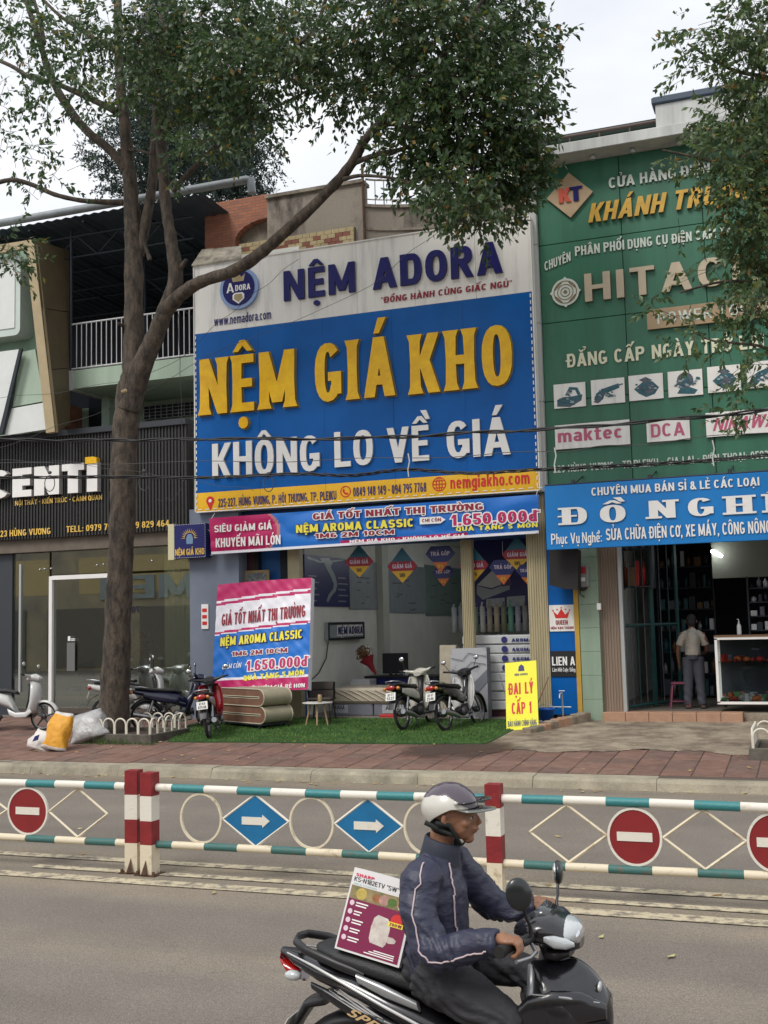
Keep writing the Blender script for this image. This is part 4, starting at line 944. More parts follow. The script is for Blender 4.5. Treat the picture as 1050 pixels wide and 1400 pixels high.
# power tools board
a = pin(886, 452, PG); c_ = pin(1062, 408, PG); b = MB(); b.prism(rect(a[0], a[1], c_[0], a[1]+.36), fr, 0, .07, 0, 1); pb = part(b, 'sand_board', [mat('sand_board', (.4, .28, .16), .5, var=.2, vs=3), 'sand_side'], rb)
text('POWER TOOLS', fr, a[0]+.18, a[1]+.08, c_[0]-.12, a[1]+.28, 'pale_letter', pb, lift=.075, t=.14, h=.12, gap=.16)
def picture(px0, px1, pyb, pyt, kind, i):
    a = pin(px0, pyb, PG); c_ = (pin(px1, pyb, PG)[0], pin(px0, pyb-pyt, PG)[1]); b = MB(); b.prism(rect(a[0], a[1], c_[0], c_[1]), fr, 0, .035, 0, 1)
    o = part(b, 'tool_picture', ['white_panel', 'sand_side'], rb); x0, z0, x1, z1 = a[0], a[1], c_[0], c_[1]; w, h = x1-x0, z1-z0
    P = lambda l: [(x0+u*w, z0+v*h) for u, v in l]; b = MB(); q = .037
    def pr(l, m):
        p = P(l); p = p if area(p) > 0 else p[::-1]; nonlocal q; b.prism(p, fr, .035, q, m); q += .0005
    if kind == 0: pr([(.1, .15), (.5, .1), (.88, .35), (.9, .5), (.6, .45), (.3, .45), (.1, .35)], 0); pr([(.35, .5), (.5, .85), (.75, .8), (.85, .5), (.75, .48), (.68, .7), (.52, .72), (.45, .5)], 0); pr([(.1, .15), (.5, .1), (.88, .35), (.86, .25), (.5, .02), (.1, .08)], 1)
    if kind == 1: pr([(.08, .2), (.2, .1), (.35, .2), (.4, .4), (.85, .6), (.82, .78), (.35, .62), (.15, .45)], 0); pr([(.8, .66), (.96, .72), (.96, .76), (.8, .74)], 1); pr([(.05, .12), (.2, .05), (.3, .15), (.15, .22)], 1)
    if kind == 2: pr([(.15, .45), (.45, .75), (.7, .7), (.88, .45), (.75, .2), (.5, .1), (.3, .25)], 0); pr([(.3, .8), (.5, .9), (.7, .75), (.5, .65)], 1); pr([(.4, .45), (.6, .55), (.75, .35), (.55, .2)], 1)
    if kind == 3: pr([(.5+.24*math.cos(t), .62+.3*math.sin(t)) for t in [k*math.pi/8 for k in range(16)]], 1); pr([(.25, .12), (.75, .05), (.85, .2), (.6, .35), (.35, .32)], 0); pr([(.5+.13*math.cos(t), .62+.16*math.sin(t)) for t in [k*math.pi/8 for k in range(16)]], 0)
    rnd = random.Random(i*3+kind); cxs = [.5, .42, .5, .5][kind]; czs = [.35, .4, .48, .45][kind]
    for k in range(22):
        u = rnd.gauss(cxs, .15); v = rnd.gauss(czs, .12); s_ = rnd.uniform(.02, .07)
        if .08 < u < .9 and .08 < v < .85: pr([(u-s_, v-s_*.5), (u+s_, v-s_*.8), (u+s_*.8, v+s_*.6), (u-s_*.7, v+s_)], k % 3)
    part(b, 'tool_print', ['tool_teal', 'tool_grey', mat('tool_light', (.3, .36, .38), .5)], o)
for i, q in enumerate([(758.4, 802, 559.5, 33, 0), (809.5, 855.5, 554.5, 34, 1), (861, 908, 549, 34.5, 2), (914.5, 962, 544, 35, 3), (968.5, 1014, 538, 35.5, 2), (1022, 1070, 532, 36, 1)]): picture(q[0], q[1], q[2], q[3], q[4], i)
for w_, a, c, m, ta, tb_, sh in (('maktec', (760.5, 615.5), (863, 33), 'pink_ink', (764, 606), (853, 19), 0), ('DCA', (885.5, 605.5), (944.5, 31), 'pink_ink', (891, 599), (937, 18), 0), ('NIKAWA', (966.5, 598.5), (1075, 33), 'pink_ink', (975, 590), (1060, 17), .3)):
    a_ = pin(*a, PG); c_ = (pin(c[0], a[1], PG)[0], pin(a[0], a[1]-c[1], PG)[1]); b = MB(); b.prism(rect(a_[0], a_[1], c_[0], c_[1]), fr, 0, .06, 0, 1); o = part(b, 'brand_panel', ['white_panel', 'sand_side'], rb)
    e0 = pin(*ta, PG); e1 = (pin(tb_[0], ta[1], PG)[0], pin(ta[0], ta[1]-tb_[1], PG)[1]); text(w_, fr, e0[0], e0[1], e1[0], e1[1], m, o, lift=.065, t=.17, h=.16, shear=sh)
# hanging fascia sign in front
SY = 19.35
t = thing('fascia_sign', 'bright blue fascia sign with white lettering over the open right shop', 'sign', (-1.5, SY, 3.9))
p0 = at(747.5, 752, SY); p1 = at(743.6, 665, SY)
b = MB(); b.cbox((p0.x, SY, p0.z), (3.2, SY+.1, p1.z), .006); part(b, 'board', 'sign_cyan', t)
ptext('CHUYÊN MUA BÁN SỈ & LẺ CÁC LOẠI', SY-.003, (809, 678), (1038, 11), 'letter_white', t, depth=.012, t=.19, h=.16, side='navy_side')
ptext('ĐỒ', SY-.003, (769, 718), (856, 23.5), 'letter_white', t, depth=.02, t=.22, h=.11, style='slab', gap=.3, side='navy_side')
ptext('NGHỀ', SY-.003, (888, 709.5), (1077, 24.5), 'letter_white', t, depth=.02, t=.22, h=.11, style='slab', gap=.3, side='navy_side')
ptext('Phục Vụ Nghề:', SY-.003, (754, 744.5), (823, 14.5), 'letter_white', t, depth=.01, t=.15, h=.13, space=.25)
ptext('SỬA CHỮA ĐIỆN CƠ, XE MÁY, CÔNG NÔNG', SY-.003, (829, 739), (1054, 16), 'letter_white', t, depth=.012, t=.18, h=.15, side='navy_side')
b = MB(); b.tube([(p0.x, SY+.06, p1.z+.02), (3.2, SY+.06, p1.z+.02)], .02, 6)
for k in range(6): x = p0.x+.5+k*1.3; b.tube([(x, SY+.05, p1.z), (x, GY, p1.z+.25)], .015, 6); b.cbox((x-.03, SY+.02, p1.z), (x+.03, SY+.08, p1.z+.09), .01)
part(b, 'support_frame', 'steel_dark', t)
# lower part of the right building: column, shutter, walls
FLC = .55
b = MB(); XC0, XC1 = pin(794, 880, GY)[0], pin(821, 880, GY)[0]
zz = .35
while zz < 4.5:
    z1 = min(4.55, zz+.42); b = MB(); b.cbox((XC0, GY-.03, zz), (XC1, GY+.35, z1-.003), .004); part(b, 'column_tile', 'column_green', rb); zz = z1
b = MB(); pbox(b, XA0, XC1, .4, 4.6, GY+.36, 34); part(b, 'party_wall', 'interior_white', rb)
XS = pin(852, 880, GY+.1)[0]
shutter(XC1+.005, XS-.03, FLC, 4.3, GY+.08, 'brown_shutter', rb, .05, 'folded_shutter')
b = MB(); pbox(b, XS-.03, XS+.03, FLC, 4.3, GY+.05, GY+.2); part(b, 'shutter_channel', 'alu', rb)
xse = pin(1016, 975, GY)[0]; x = XC1; k = 0
while x < xse-.05:
    x1 = min(xse, x+.4); b = MB(); b.cbox((x+.003, GY-.12+random.uniform(0, .004), .36), (x1-.003, GY+.25, FLC), .008); part(b, 'step_tile', 'terracotta', rb); x = x1
b = MB(); pbox(b, XC1, XG1, .3, FLC-.01, GY+.25, 34); part(b, 'floor', 'floor_tile', rb)
b = MB(); pbox(b, xse, XG1, .3, FLC-.02, GY+.05, GY+.25); part(b, 'threshold', 'concrete', rb)
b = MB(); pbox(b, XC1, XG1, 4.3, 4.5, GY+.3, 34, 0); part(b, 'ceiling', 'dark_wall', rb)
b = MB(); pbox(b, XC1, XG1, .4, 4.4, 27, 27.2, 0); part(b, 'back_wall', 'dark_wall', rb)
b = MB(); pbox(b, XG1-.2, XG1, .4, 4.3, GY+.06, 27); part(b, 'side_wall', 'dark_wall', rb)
b = MB(); pw = at(975, 800, 22.6); pbox(b, pw.x, XG1-.2, at(1000, 790, 22.6).z, 4.3, 22.6, 22.75); part(b, 'partition_wall', mat('grey_green', (.2, .22, .18), .8), rb)
# ---------------- left building
LY = 20.1
lb = thing('shop_building', 'left shop building with black ribbed fascia, glass front and mint green balcony', 'building', (-15, FF, .4))
XL0 = -26; XL1 = XB0-.0
zf0 = pin(100, 733, LY)[1]; zf1 = pin(134, 592, LY)[1]
b = MB(); pbox(b, XL0, XL1-.01, zf0, zf1, LY+.03, LY+.25); part(b, 'fascia_board', 'rib_dark', lb)
b = MB(); x = XL0
while x < XL1-.04: pbox(b, x, x+.035, zf0, zf1, LY, LY+.03); x += .078
o = part(b, 'fascia_ribs', 'rib_dark', lb, kind='stuff')
b = MB(); b.cbox((XL0, LY-.06, zf1), (XL1-.01, LY+.3, zf1+.13), .01); part(b, 'fascia_cap', 'rib_cap', lb)
b = MB(); pbox(b, XL0, XL1, zf0-.28, zf0, LY+.12, FF+.2); part(b, 'soffit_board', 'soffit', lb)
FLn = LY-.002
ptext('CENTI', FLn, (-12, 683.5), (138, 38.5), 'letter_white', lb, depth=.13, t=.26, h=.23, gap=.07, split=True, side='letter_white_side')
q0 = pin(122, 635.5, FLn); q1 = pin(137.5, 625, FLn)
b = MB(); b.prism([(q0[0], q0[1]), (q1[0], q0[1]), (q1[0], q1[1]-.03), (q1[0]-.08, q1[1]), (q0[0], q1[1])], wallfr(FLn), .02, .15); part(b, 'yellow_cap', 'letter_yellow', lb)
ptext('NỘI THẤT - KIẾN TRÚC - CẢNH QUAN', FLn, (21, 691.5), (140, 6.5), 'gold_ink', lb, t=.17, lift=.012, space=.28)
ptext('223 HÙNG VƯƠNG', FLn, (-4, 734.5), (69.5, 8.5), 'gold_ink', lb, t=.18, lift=.012)
ptext('TELL: 0979 799 - 0939 829 464', FLn, (91, 728), (231.5, 8.5), 'gold_ink', lb, t=.18, lift=.012, h=.15)
# shopfront glass
xd0 = pin(70, 900, FF)[0]; xg0 = pin(18, 900, FF)[0]; xm = pin(28, 900, FF)[0]; zd = pin(100, 788, FF)[1]; ztop = zf0-.02; xd1 = pin(148, 900, FF)[0]; xe = XL1
b = MB(); pbox(b, XL0, xg0, .4, ztop, FF-.05, FF+.3); part(b, 'dark_pier', mat('slate', (.035, .04, .05), .5), lb)
def pane(x0, x1, z0, z1, y, parent=lb, m='shop_glass', name='glass_pane'):
    q = MB(); pbox(q, x0, x1, z0, z1, y, y+.012); return part(q, name, m, parent)
pane(xg0+.01, xd0-.05, .42, ztop, FF); pane(xd0+.06, xd1, .45, zd-.06, FF+.03); pane(xd0-.0, xe-.04, zd+.05, ztop, FF); pane(xd1+.03, xe-.04, .42, zd, FF)
b = MB(); pbox(b, xd0-.04, xd0+.04, .42, zd+.02, FF-.04, FF+.05); pbox(b, xd0+.04, xd1+.02, zd-.06, zd+.03, FF-.04, FF+.05); pbox(b, xd1, xd1+.05, .42, zd-.06, FF-.04, FF+.05); part(b, 'door_frame', 'letter_white', lb)
b = MB(); pbox(b, xm-.03, xm+.02, .9, ztop-.5, FF-.03, FF+.03); part(b, 'mullion', 'alu', lb)
b = MB()
for px in (54, 60, 69, 132, 141, 207): p = at(px, 783-px*.08, FF-.03); b.lathe([(0, 0), (.02, 0), (.02, .03), (0, .03)], p, 'y', 8)
part(b, 'glass_clamp', 'chrome', lb)
b = MB(); pbox(b, XL0, XL1, .25, .42, FF-.15, 30); part(b, 'floor', 'floor_tile', lb)
b = MB(); pbox(b, XL0, XL1-.02, .4, 4.4, 24.0, 24.2); part(b, 'showroom_wall', 'tan_wall', lb)
b = MB(); pbox(b, XL0, XL1-.02, zf0-.25, zf0-.02, FF+.2, 24); part(b, 'showroom_ceiling', 'soffit', lb)
b = MB(); pbox(b, XL1-.04, XL1-.005, .42, 4.3, FF+.05, 24); part(b, 'showroom_side', 'tan_wall', lb)
b = MB(); P = []; x = pin(225, 850, 20.9)[0]; k = 0
while x < XL1-.05: P.append((x, 20.9+.05*(k % 2))); x += .06; k += 1
wallstrip(b, P, .45, 4.0, .01); part(b, 'curtain', 'curtain', lb)
# door lock box and notice
b = MB(); p = at(96, 885, FF-.04); pbox(b, p.x-.1, p.x+.1, p.z-.5, p.z+.1, FF-.02, FF-.01); part(b, 'door_notice', mat('notice_grey', (.15, .15, .15), .5), lb)
b = MB(); p = at(97, 873, FF-.05); pbox(b, p.x-.09, p.x-.03, p.z-.05, p.z+.05, FF-.035, FF-.02); pbox(b, p.x-.01, p.x+.09, p.z-.02, p.z+.0, FF-.035, FF-.02); pbox(b, p.x-.01, p.x+.08, p.z-.05, p.z-.035, FF-.035, FF-.02); part(b, 'door_sticker', 'white_ink', lb)
# balcony
BYL = 20.35
zs0 = pin(185, 522, BYL)[1]; zs1 = pin(185, 496.5, BYL)[1]; xb0 = pin(95, 510, BYL)[0]
b = MB(); pbox(b, xb0+.1, XL1+.1, zs0, zs1, BYL, 27); part(b, 'balcony_slab', 'mint_wall', lb)
b = MB(); pbox(b, xb0, xb0+.1, zs0-.03, zs1+.0, BYL-.03, 27); part(b, 'slab_end', 'stone_white', lb)
zrt = pin(97, 443, BYL)[1]; zrb = zs1+.05
b = MB(); b.tube([(xb0, BYL+.05, zrt), (XL1+.05, BYL+.05, zrt)], .02, 6); b.tube([(xb0, BYL+.05, zrb), (XL1+.05, BYL+.05, zrb)], .02, 6); rl = part(b, 'balcony_rail', 'rail_white', lb)
x = xb0+.02; k = 0
while x < XL1+.05:
    b = MB(); b.tube([(x, BYL+.05, zrb), (x, BYL+.05, zrt)], .011, 6); part(b, 'baluster', 'rail_white', rl); x += .128; k += 1
# floor between fascia and slab: mint back wall, window and grille
b = MB(); pbox(b, XL0, XL1, 4.35, zs0, 22.3, 22.5); pbox(b, xb0+.1, xb0+.3, 4.35, zs0, 21.4, 22.3, 0); part(b, 'back_wall', 'mint_wall', lb)
b = MB(); pbox(b, XL0, XL1, 4.2, 4.35, FF, 27); part(b, 'canopy_deck', 'soffit', lb)
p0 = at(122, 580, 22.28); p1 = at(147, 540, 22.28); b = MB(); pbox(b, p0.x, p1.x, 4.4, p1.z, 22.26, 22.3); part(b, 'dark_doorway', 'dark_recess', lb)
b = MB(); pbox(b, p0.x-.35, p0.x-.18, 4.4, zs0, 21.6, 22.25); part(b, 'brick_pier', 'brickwork', lb)
p0 = at(196, 574, 22.2); p1 = at(300, 545, 22.2); b = MB(); pbox(b, p0.x, p1.x, p0.z, p1.z-.0, 22.24, 22.3); gw = part(b, 'grille_window', 'dark_wall', lb)
b = MB()
for k in range(14): x = p0.x+(p1.x-p0.x)*k/13; b.tube([(x, 22.22, p0.z), (x, 22.22, p1.z)], .01, 4)
for k in range(5): z = p0.z+(p1.z-p0.z)*k/4; b.tube([(p0.x, 22.21, z), (p1.x, 22.21, z)], .01, 4)
part(b, 'window_bars', 'alu', gw)
# terrace enclosure and roof
YG = 19.7
g0 = at(0, 304, YG); g1 = at(343, 247, YG)
b = MB(); b.tube([(XL0, YG, g0.z), (g1.x-.1, YG, (g0.z+g1.z)/2), (g1.x, YG, (g0.z+g1.z)/2-.02), (g1.x+.02, YG, (g0.z+g1.z)/2-.3)], .085, 14)
part(b, 'gutter_pipe', 'gutter', lb)
zg = (g0.z+g1.z)/2
b = MB(); x = XL0; P = []
while x < -11.15: P.append(x); x += .12
for i, (x0, x1) in enumerate(zip(P, P[1:])):
    d = .03*(i % 2); b.add([(x0, YG+.1, zg-.1+.03*((i) % 2)), (x1, YG+.1, zg-.1+.03*((i+1) % 2)), (x1, 27.5, zg-.35+.03*((i+1) % 2)), (x0, 27.5, zg-.35+.03*((i) % 2))], [(0, 1, 2, 3), (3, 2, 1, 0)][:1])
part(b, 'corrugated_roof', 'roof_sheet', lb)
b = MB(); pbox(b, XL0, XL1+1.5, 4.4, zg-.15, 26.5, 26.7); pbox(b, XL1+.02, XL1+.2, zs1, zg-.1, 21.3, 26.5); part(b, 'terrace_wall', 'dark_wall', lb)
b = MB()
for x, y in ((xb0, BYL+.05), (xb0+.55, 22.5), (xb0+1.9, 22.5), (XL1-.2, 22.5)): b.tube([(x, y, zs1), (x, y, zg-.12)], .035, 8)
for x in (-16.8, -15.6, -14.2, -12.8): b.tube([(x, YG+.15, zg-.2), (x, 27, zg-.45)], .03, 6)
for y in (20.4, 22.5, 24.5): b.tube([(XL0, y, zg-.28), (XL1, y, zg-.28)], .03, 6); b.tube([(XL0, y, zg-.75), (XL1, y, zg-.75)], .022, 6)
for k in range(12): x = XL0+k*1.1+.8; b.tube([(x, 20.4, zg-.75), (x+.55, 20.4, zg-.28)], .014, 5); b.tube([(x+.55, 20.4, zg-.28), (x+1.1, 20.4, zg-.75)], .014, 5)
b.tube([(xb0+.6, 22.5, zs1+2.6), (XL1, 22.5, zs1+.4)], .02, 5)
part(b, 'roof_truss', 'steel_dark', lb)
b = MB(); p = at(157, 490, 23.5); pbox(b, p.x-.4, p.x+.5, zs1, zs1+.9, 23.5, 23.9, 0); pbox(b, p.x-.8, p.x-.45, zs1, zs1+1.0, 23.6, 23.9, 1); part(b, 'stored_boxes', ['tile_red', 'mint_dark'], lb)
# slanted beige frame and white panels at the far left
def quad3(name, pts, m, th=(0, .12, 0), parent=lb):
    b = MB(); v = [Vector(p) for p in pts]; n = len(v); t_ = Vector(th); b.add(v+[p+t_ for p in v], [tuple(range(n)), tuple(range(2*n-1, n-1, -1))]+[(i, n+i, n+(i+1) % n, (i+1) % n) for i in range(n)]); return part(b, name, m, parent)
YA, YB2 = 19.3, 20.3
quad3('beige_frame_leg', [at(63, 592, YA), at(75, 590, YA), at(45.5, 327, YA), at(35, 339, YA)], 'beige_clad')
quad3('beige_frame_top', [at(-60, 357, YA), at(35, 339, YA), at(45.5, 327, YA), at(-60, 344, YA)], 'beige_clad')
ct = at(46, 327.5, YA); cb = at(75.5, 590, YA)
bt = Vector((ct.x+.06, YB2+.55, ct.z-.0)); bb_ = Vector((cb.x-.0, YB2, cb.z))
bt = at(94, 342, 20.55); bb_ = at(96, 580, 20.3)
for k, (u0, u1) in enumerate(((0, .36), (.365, .68), (.685, 1))):
    quad3('brown_side_panel', [ct.lerp(cb, u0), bt.lerp(bb_, u0), bt.lerp(bb_, u1), ct.lerp(cb, u1)], 'brown_clad', th=(-.05, .02, 0))
b = MB(); a = pin(-80, 463, 19.5); c_ = pin(28, 352, 19.5)
def rrect(x0, y0, x1, y1, r, n=5): return [(x1-r+r*math.cos(t), y0+r+r*math.sin(t)) for t in [-math.pi/2+math.pi/2*i/n for i in range(n+1)]]+[(x1-r+r*math.cos(t), y1-r+r*math.sin(t)) for t in [math.pi/2*i/n for i in range(n+1)]]+[(x0, y1), (x0, y0)]
zpt = pin(0, 352, 19.5)[1]; zpb = pin(0, 461, 19.5)[1]
b.prism(rrect(a[0], zpb, c_[0], zpt, .14), wallfr(19.5), -.5, 0); part(b, 'rounded_panel', mat('mint_white', (.55, .63, .58), .35, var=.1), lb)
b = MB(); b.prism(rect(a[0], zpb+.16, c_[0]-.13, zpt-.16), wallfr(19.5), 0, .02); part(b, 'inner_panel', 'panel_white', lb)
for nm, P, m, Y in (('dark_back', [(-80, 600), (75, 590), (60, 340), (-80, 360)], 'mint_dark', 20.0),
                    ('white_facet', [(-80, 600), (0, 592), (29, 478), (-80, 492)], 'panel_white', 19.6),
                    ('green_facet', [(19, 557), (62, 549), (50, 478), (32, 482)], 'mint_wall', 19.75),
                    ('white_facet', [(8, 596), (67, 587), (62, 551), (18, 559)], 'panel_white', 19.65),
                    ('dark_strip', [(0, 594), (5, 594), (32, 477), (28, 477)], 'dark_wall', 19.55)):
    b = MB(); panel(b, Y, P, 0, .05); part(b, nm, m, lb)
# ================================================================ things in and around the shops
def atx(px, py, X): d = ray(px, py); return CPOS + d*(X/d.x)
mat('grass_turf', (.12, .215, .05), .9, col2=(.045, .12, .02), vs=2.5, island=.3); mat('turf_base', (.03, .09, .02), .95, var=.3, vs=8)
mat('foam_tan', (.36, .32, .22), .75, var=.2, vs=4); mat('mattress_brown', (.24, .12, .075), .7, var=.3, vs=8); mat('piping', (.5, .45, .33), .6)
mat('wood_leg', (.42, .28, .16), .5); mat('table_white', (.55, .53, .5), .4); mat('wicker', (.045, .035, .03), .8, bump=.6, bs=60)
mat('wrap_cream', (.5, .44, .34), .35, var=.25, vs=4, bump=.5, bs=6, coat=.3); mat('box_grey', (.16, .17, .2), .6, var=.15); mat('print_grey', (.4, .43, .45), .5, var=.3, vs=14)
mat('marble_grey', (.42, .42, .44), .4, col2=(.28, .28, .3), vs=1.6, rampos=(.47, .53), coat=.3); mat('carton_white', (.55, .56, .56), .5, var=.12, vs=5)
mat('bright_yellow', (.88, .83, .02), .45, var=.08); mat('bucket_blue', (.01, .12, .5), .35); mat('plastic_red', (.4, .02, .02), .4)
mat('flower_dry', (.25, .13, .06), .9, island=.5); mat('paper_red', (.3, .01, .02), .6); mat('sack_yellow', (.78, .38, .03), .6, col2=(.6, .27, .02), vs=9, bump=.8, bs=14)
mat('sack_white', (.7, .66, .62), .6, var=.2, vs=6, bump=.8, bs=14); mat('bag_clear', (.55, .55, .54), .25, bump=.8, bs=16, col2=(.3, .3, .3), vs=5); mat('soil', (.07, .05, .035), .95, var=.4, vs=10)
mat('hoop_cream', (.66, .62, .52), .55, col2=(.4, .3, .18), vs=8, rampos=(.28, .4)); mat('planter_conc', (.15, .135, .11), .95, var=.5, vs=4, bump=.5, bs=20)
mat('promo_red', (.3, .008, .025), .4); mat('promo_teal', (.005, .1, .16), .4); mat('promo_yellow', (.62, .36, .02), .4); mat('promo_navy', (.01, .02, .13), .4); mat('promo_orange', (.5, .12, .02), .4)
mat('desk_black', (.014, .014, .02), .35); mat('wood_brown', (.22, .12, .06), .5, var=.3, vs=6, stretch=(1, 1, 8))
# ---- artificial grass mat
gm = thing('artificial_grass_mat', 'green artificial grass mat laid in front of the mattress shop', 'grass mat', (-7.7, 18.8, pz(18.8)))
P = [(-10.55, 17.2), (-5.0, 17.42), (-4.93, 17.55), (-4.86, 20.28), (-9.5, 20.32), (-11.2, 20.1), (-11.3, 19.2)]
b = MB(); n = len(P); b.add([(x, y, pz(y)+.022) for x, y in P]+[(x, y, pz(y)+.0) for x, y in P], [tuple(range(n))]+[(i, n+i, n+(i+1) % n, (i+1) % n) for i in range(n)])
part(b, 'mat_backing', 'turf_base', gm)
b = MB(); rnd = random.Random(5); V = []; F = []
def inside(x, y): return y > 17.23+(x+10.55)*.037 and x < -4.97+(y-17.5)*.03 and x > -10.55-(y-17.2)*.3 and y < 20.2
for i in range(26000):
    x = rnd.uniform(-11.2, -4.9); y = rnd.uniform(17.2, 20.2)
    if not inside(x, y): continue
    z = pz(y)+.02; a = rnd.uniform(0, 6.3); w = .009; h = rnd.uniform(.018, .036); k = len(V)
    V += [(x-w*math.cos(a), y-w*math.sin(a), z), (x+w*math.cos(a), y+w*math.sin(a), z), (x+rnd.uniform(-.014, .014), y+rnd.uniform(-.014, .014), z+h)]; F.append((k, k+1, k+2))
b.v = V; b.f = F; b.mi = [0]*len(F); b.sm = [False]*len(F)
part(b, 'grass_blades', 'grass_turf', gm, kind='stuff')

# ---- leaning price board (a wrapped mattress with a printed cover)
tb = thing('leaning_price_board', 'large tilted mattress with pink, white and blue printed price cover leaning on the pier', 'advert board', at(355, 945, 19.7))
TL, TR_, BR, BL = at(278, 801, 19.95), at(407, 793, 19.95), at(419.5, 941, 19.55), at(290, 948, 19.55)
ux = ((TR_-TL)+(BR-BL)).normalized(); uy0 = ((TL-BL)+(TR_-BR)); uy = (uy0-ux*uy0.dot(ux)).normalized(); nn = ux.cross(uy)
if nn.y > 0: nn = -nn
o0 = BL; fw = ((BR-BL).length+(TR_-TL).length)/2; fh = ((TL-BL).length+(TR_-BR).length)/2
BFr = (o0, ux, uy, nn)
skx = (TL-BL).dot(ux)/fh    # remaining skew handled by stepping in x
def bp(u, v): return (u*fw+skx*v*fh*0, v*fh)
nxs = 30; mbs = MB(); 
def sheetfn(u, v):
    t = v-.06*u
    if v > .925-.02*u+.0 and t > .86: return 0
    if t > .845: return 0
    if .825 < t < .845: return 1
    if .80 < t < .825: return 0
    if .555 < t < .80: return 1
    if .535 < t < .555: return 0
    if .525 < t < .535: return 1
    if t > .135-.12*u+.06*u: 
        return 2
    if t > .115-.06*u: return 1
    return 0
rnd = random.Random(9); NX, NY = 60, 90; vs = []
for j in range(NY+1):
    for i in range(NX+1):
        u, v = i/NX, j/NY; d = .022+.004*math.sin(u*31+v*17)+.004*math.sin(v*43-u*23)+.003*math.sin((u+v)*61)
        x = u*fw; y = v*fh+ .015*math.sin(u*math.pi)*(1 if j == NY else v)
        vs.append(o0+ux*x+uy*y+nn*d)
mbs.v = [tuple(p) for p in vs]
for j in range(NY):
    for i in range(NX):
        a = j*(NX+1)+i; mbs.f.append((a, a+1, a+NX+2, a+NX+1)); mbs.mi.append(sheetfn((i+.5)/NX, (j+.5)/NY)); mbs.sm.append(True)
part(mbs, 'printed_cover', ['banner_pink', 'banner_white', 'banner_blue'], tb)
b = MB(); th = .13
b.prism(rect(0, .0, fw, fh), (o0, ux, uy, nn), -th, 0.003); 
part(b, 'mattress_core', 'banner_white', tb)
tl_ = .036
def bt(txt, x0, y0, x1, y1, m, **kw): text(txt, BFr, x0*fw, y0*fh, x1*fw, y1*fh, m, tb, lift=tl_, rise=kw.pop('rise', .035*fh), **kw)
bt('GIÁ TỐT NHẤT THỊ TRƯỜNG', .07, .61, .95, .72, 'maroon_ink', t=.23, h=.15)
bt('NỆM AROMA CLASSIC', .07, .42, .93, .50, 'yellow_ink', t=.23, h=.17, outline='navy_ink', ow=.012)
bt('1M6 2M 10CM', .2, .325, .78, .365, 'maroon_ink', t=.2, h=.18, outline='white_ink', ow=.012, rise=.012*fh)
bt('GIẢM CÒN', .1, .21, .3, .255, 'white_ink', t=.16, h=.13, shear=.2, rise=.01*fh)
bt('1.650.000đ', .36, .185, .985, .275, 'banner_pink', t=.2, h=.16, outline='white_ink', ow=.02, rise=.02*fh)
bt('QUÀ TẶNG 5 MÓN', .33, .1, .96, .145, 'yellow_ink', t=.22, h=.2, rise=.03*fh)
bt('CHUYÊN NỆM GIÁ RẺ HƠN', .28, .01, .97, .045, 'white_ink', t=.2, h=.18, rise=.01*fh)
# small red notice stuck on the pier
t = thing('wall_notice', 'small narrow white notice with red print on the grey pier', 'notice', at(279, 860, 20.14))
p0 = at(276, 860, 20.14); p1 = at(285, 826, 20.14); b = MB(); pbox(b, p0.x, p1.x, p0.z, p1.z, 20.125, 20.15); part(b, 'sheet', 'white_ink', t)
b = MB()
for k in range(3): z = p0.z+.08+k*.13; b.prism(rect(p0.x+.02, z, p1.x-.03, z+.07), wallfr(20.123), 0, .003)
part(b, 'print', 'red_ink', t)
# framed picture
t = thing('framed_picture', 'small gold framed landscape picture above the leaning price board', 'picture', at(351, 790, 20.4))
p0 = at(335, 802, 20.4); p1 = at(368, 779, 20.4); b = MB(); pbox(b, p0.x, p1.x, p0.z, p1.z, 20.38, 20.43); part(b, 'frame', mat('gold_frame', (.3, .2, .08), .4), t)
b = MB(); pbox(b, p0.x+.05, p1.x-.05, p0.z+.05, p1.z-.05, 20.37, 20.382); part(b, 'print', mat('picture_print', (.3, .3, .28), .5, col2=(.03, .04, .05), vs=14), t)

# ---- folded mattresses on a rack
def folded(z0, label, loc, rz, l=1.25, w=.62, th=.13, dz=0):
    t = thing('folded_mattress', label, 'mattress', loc, rz, 'folded mattresses stacked on the rack')
    # U profile in local xz, extruded along y
    r = .078; P = []
    def prof(off):
        a = [(-l/2, r+off)]; 
        for k in range(9): an = math.pi/2-math.pi*k/8; a.append((l/2-r+ (r+off)*math.cos(an)*1.15, (r+off)*math.sin(an)))
        a.append((-l/2, -r-off)); return a
    o_ = prof(.075); i_ = prof(-.062); n = len(o_)
    b = MB(); cz = r+.075
    for y0, y1 in ((-w/2, w/2),):
        vs = [(x, y0, z+cz) for x, z in o_]+[(x, y0, z+cz) for x, z in i_]+[(x, y1, z+cz) for x, z in o_]+[(x, y1, z+cz) for x, z in i_]
        fo = [(k, k+1, 2*n+k+1, 2*n+k) for k in range(n-1)]; fi = [(n+k, 3*n+k, 3*n+k+1, n+k+1) for k in range(n-1)]
        e0 = [(k, n+k, n+k+1, k+1) for k in range(n-1)]; e1 = [(2*n+k, 2*n+k+1, 3*n+k+1, 3*n+k) for k in range(n-1)]
        b.add(vs, fo+[(0, 2*n, 3*n, n), (n-1, 2*n-1, 4*n-1, 3*n-1)], 0, True); b.add(vs, fi, 1, True); b.add(vs, e0+e1, 1)
    lpart(b, 'folded_body', ['foam_tan', 'mattress_brown'], t, bevel=.012)
    b = MB()
    for s_ in (-1, 1):
        b.tube([(x, s_*w/2, z+cz) for x, z in o_], .012, 6); b.tube([(x, s_*w/2, z+cz) for x, z in i_], .009, 6)
    lpart(b, 'edge_piping', 'piping', t)
    return t
q = gnd(350, 985)
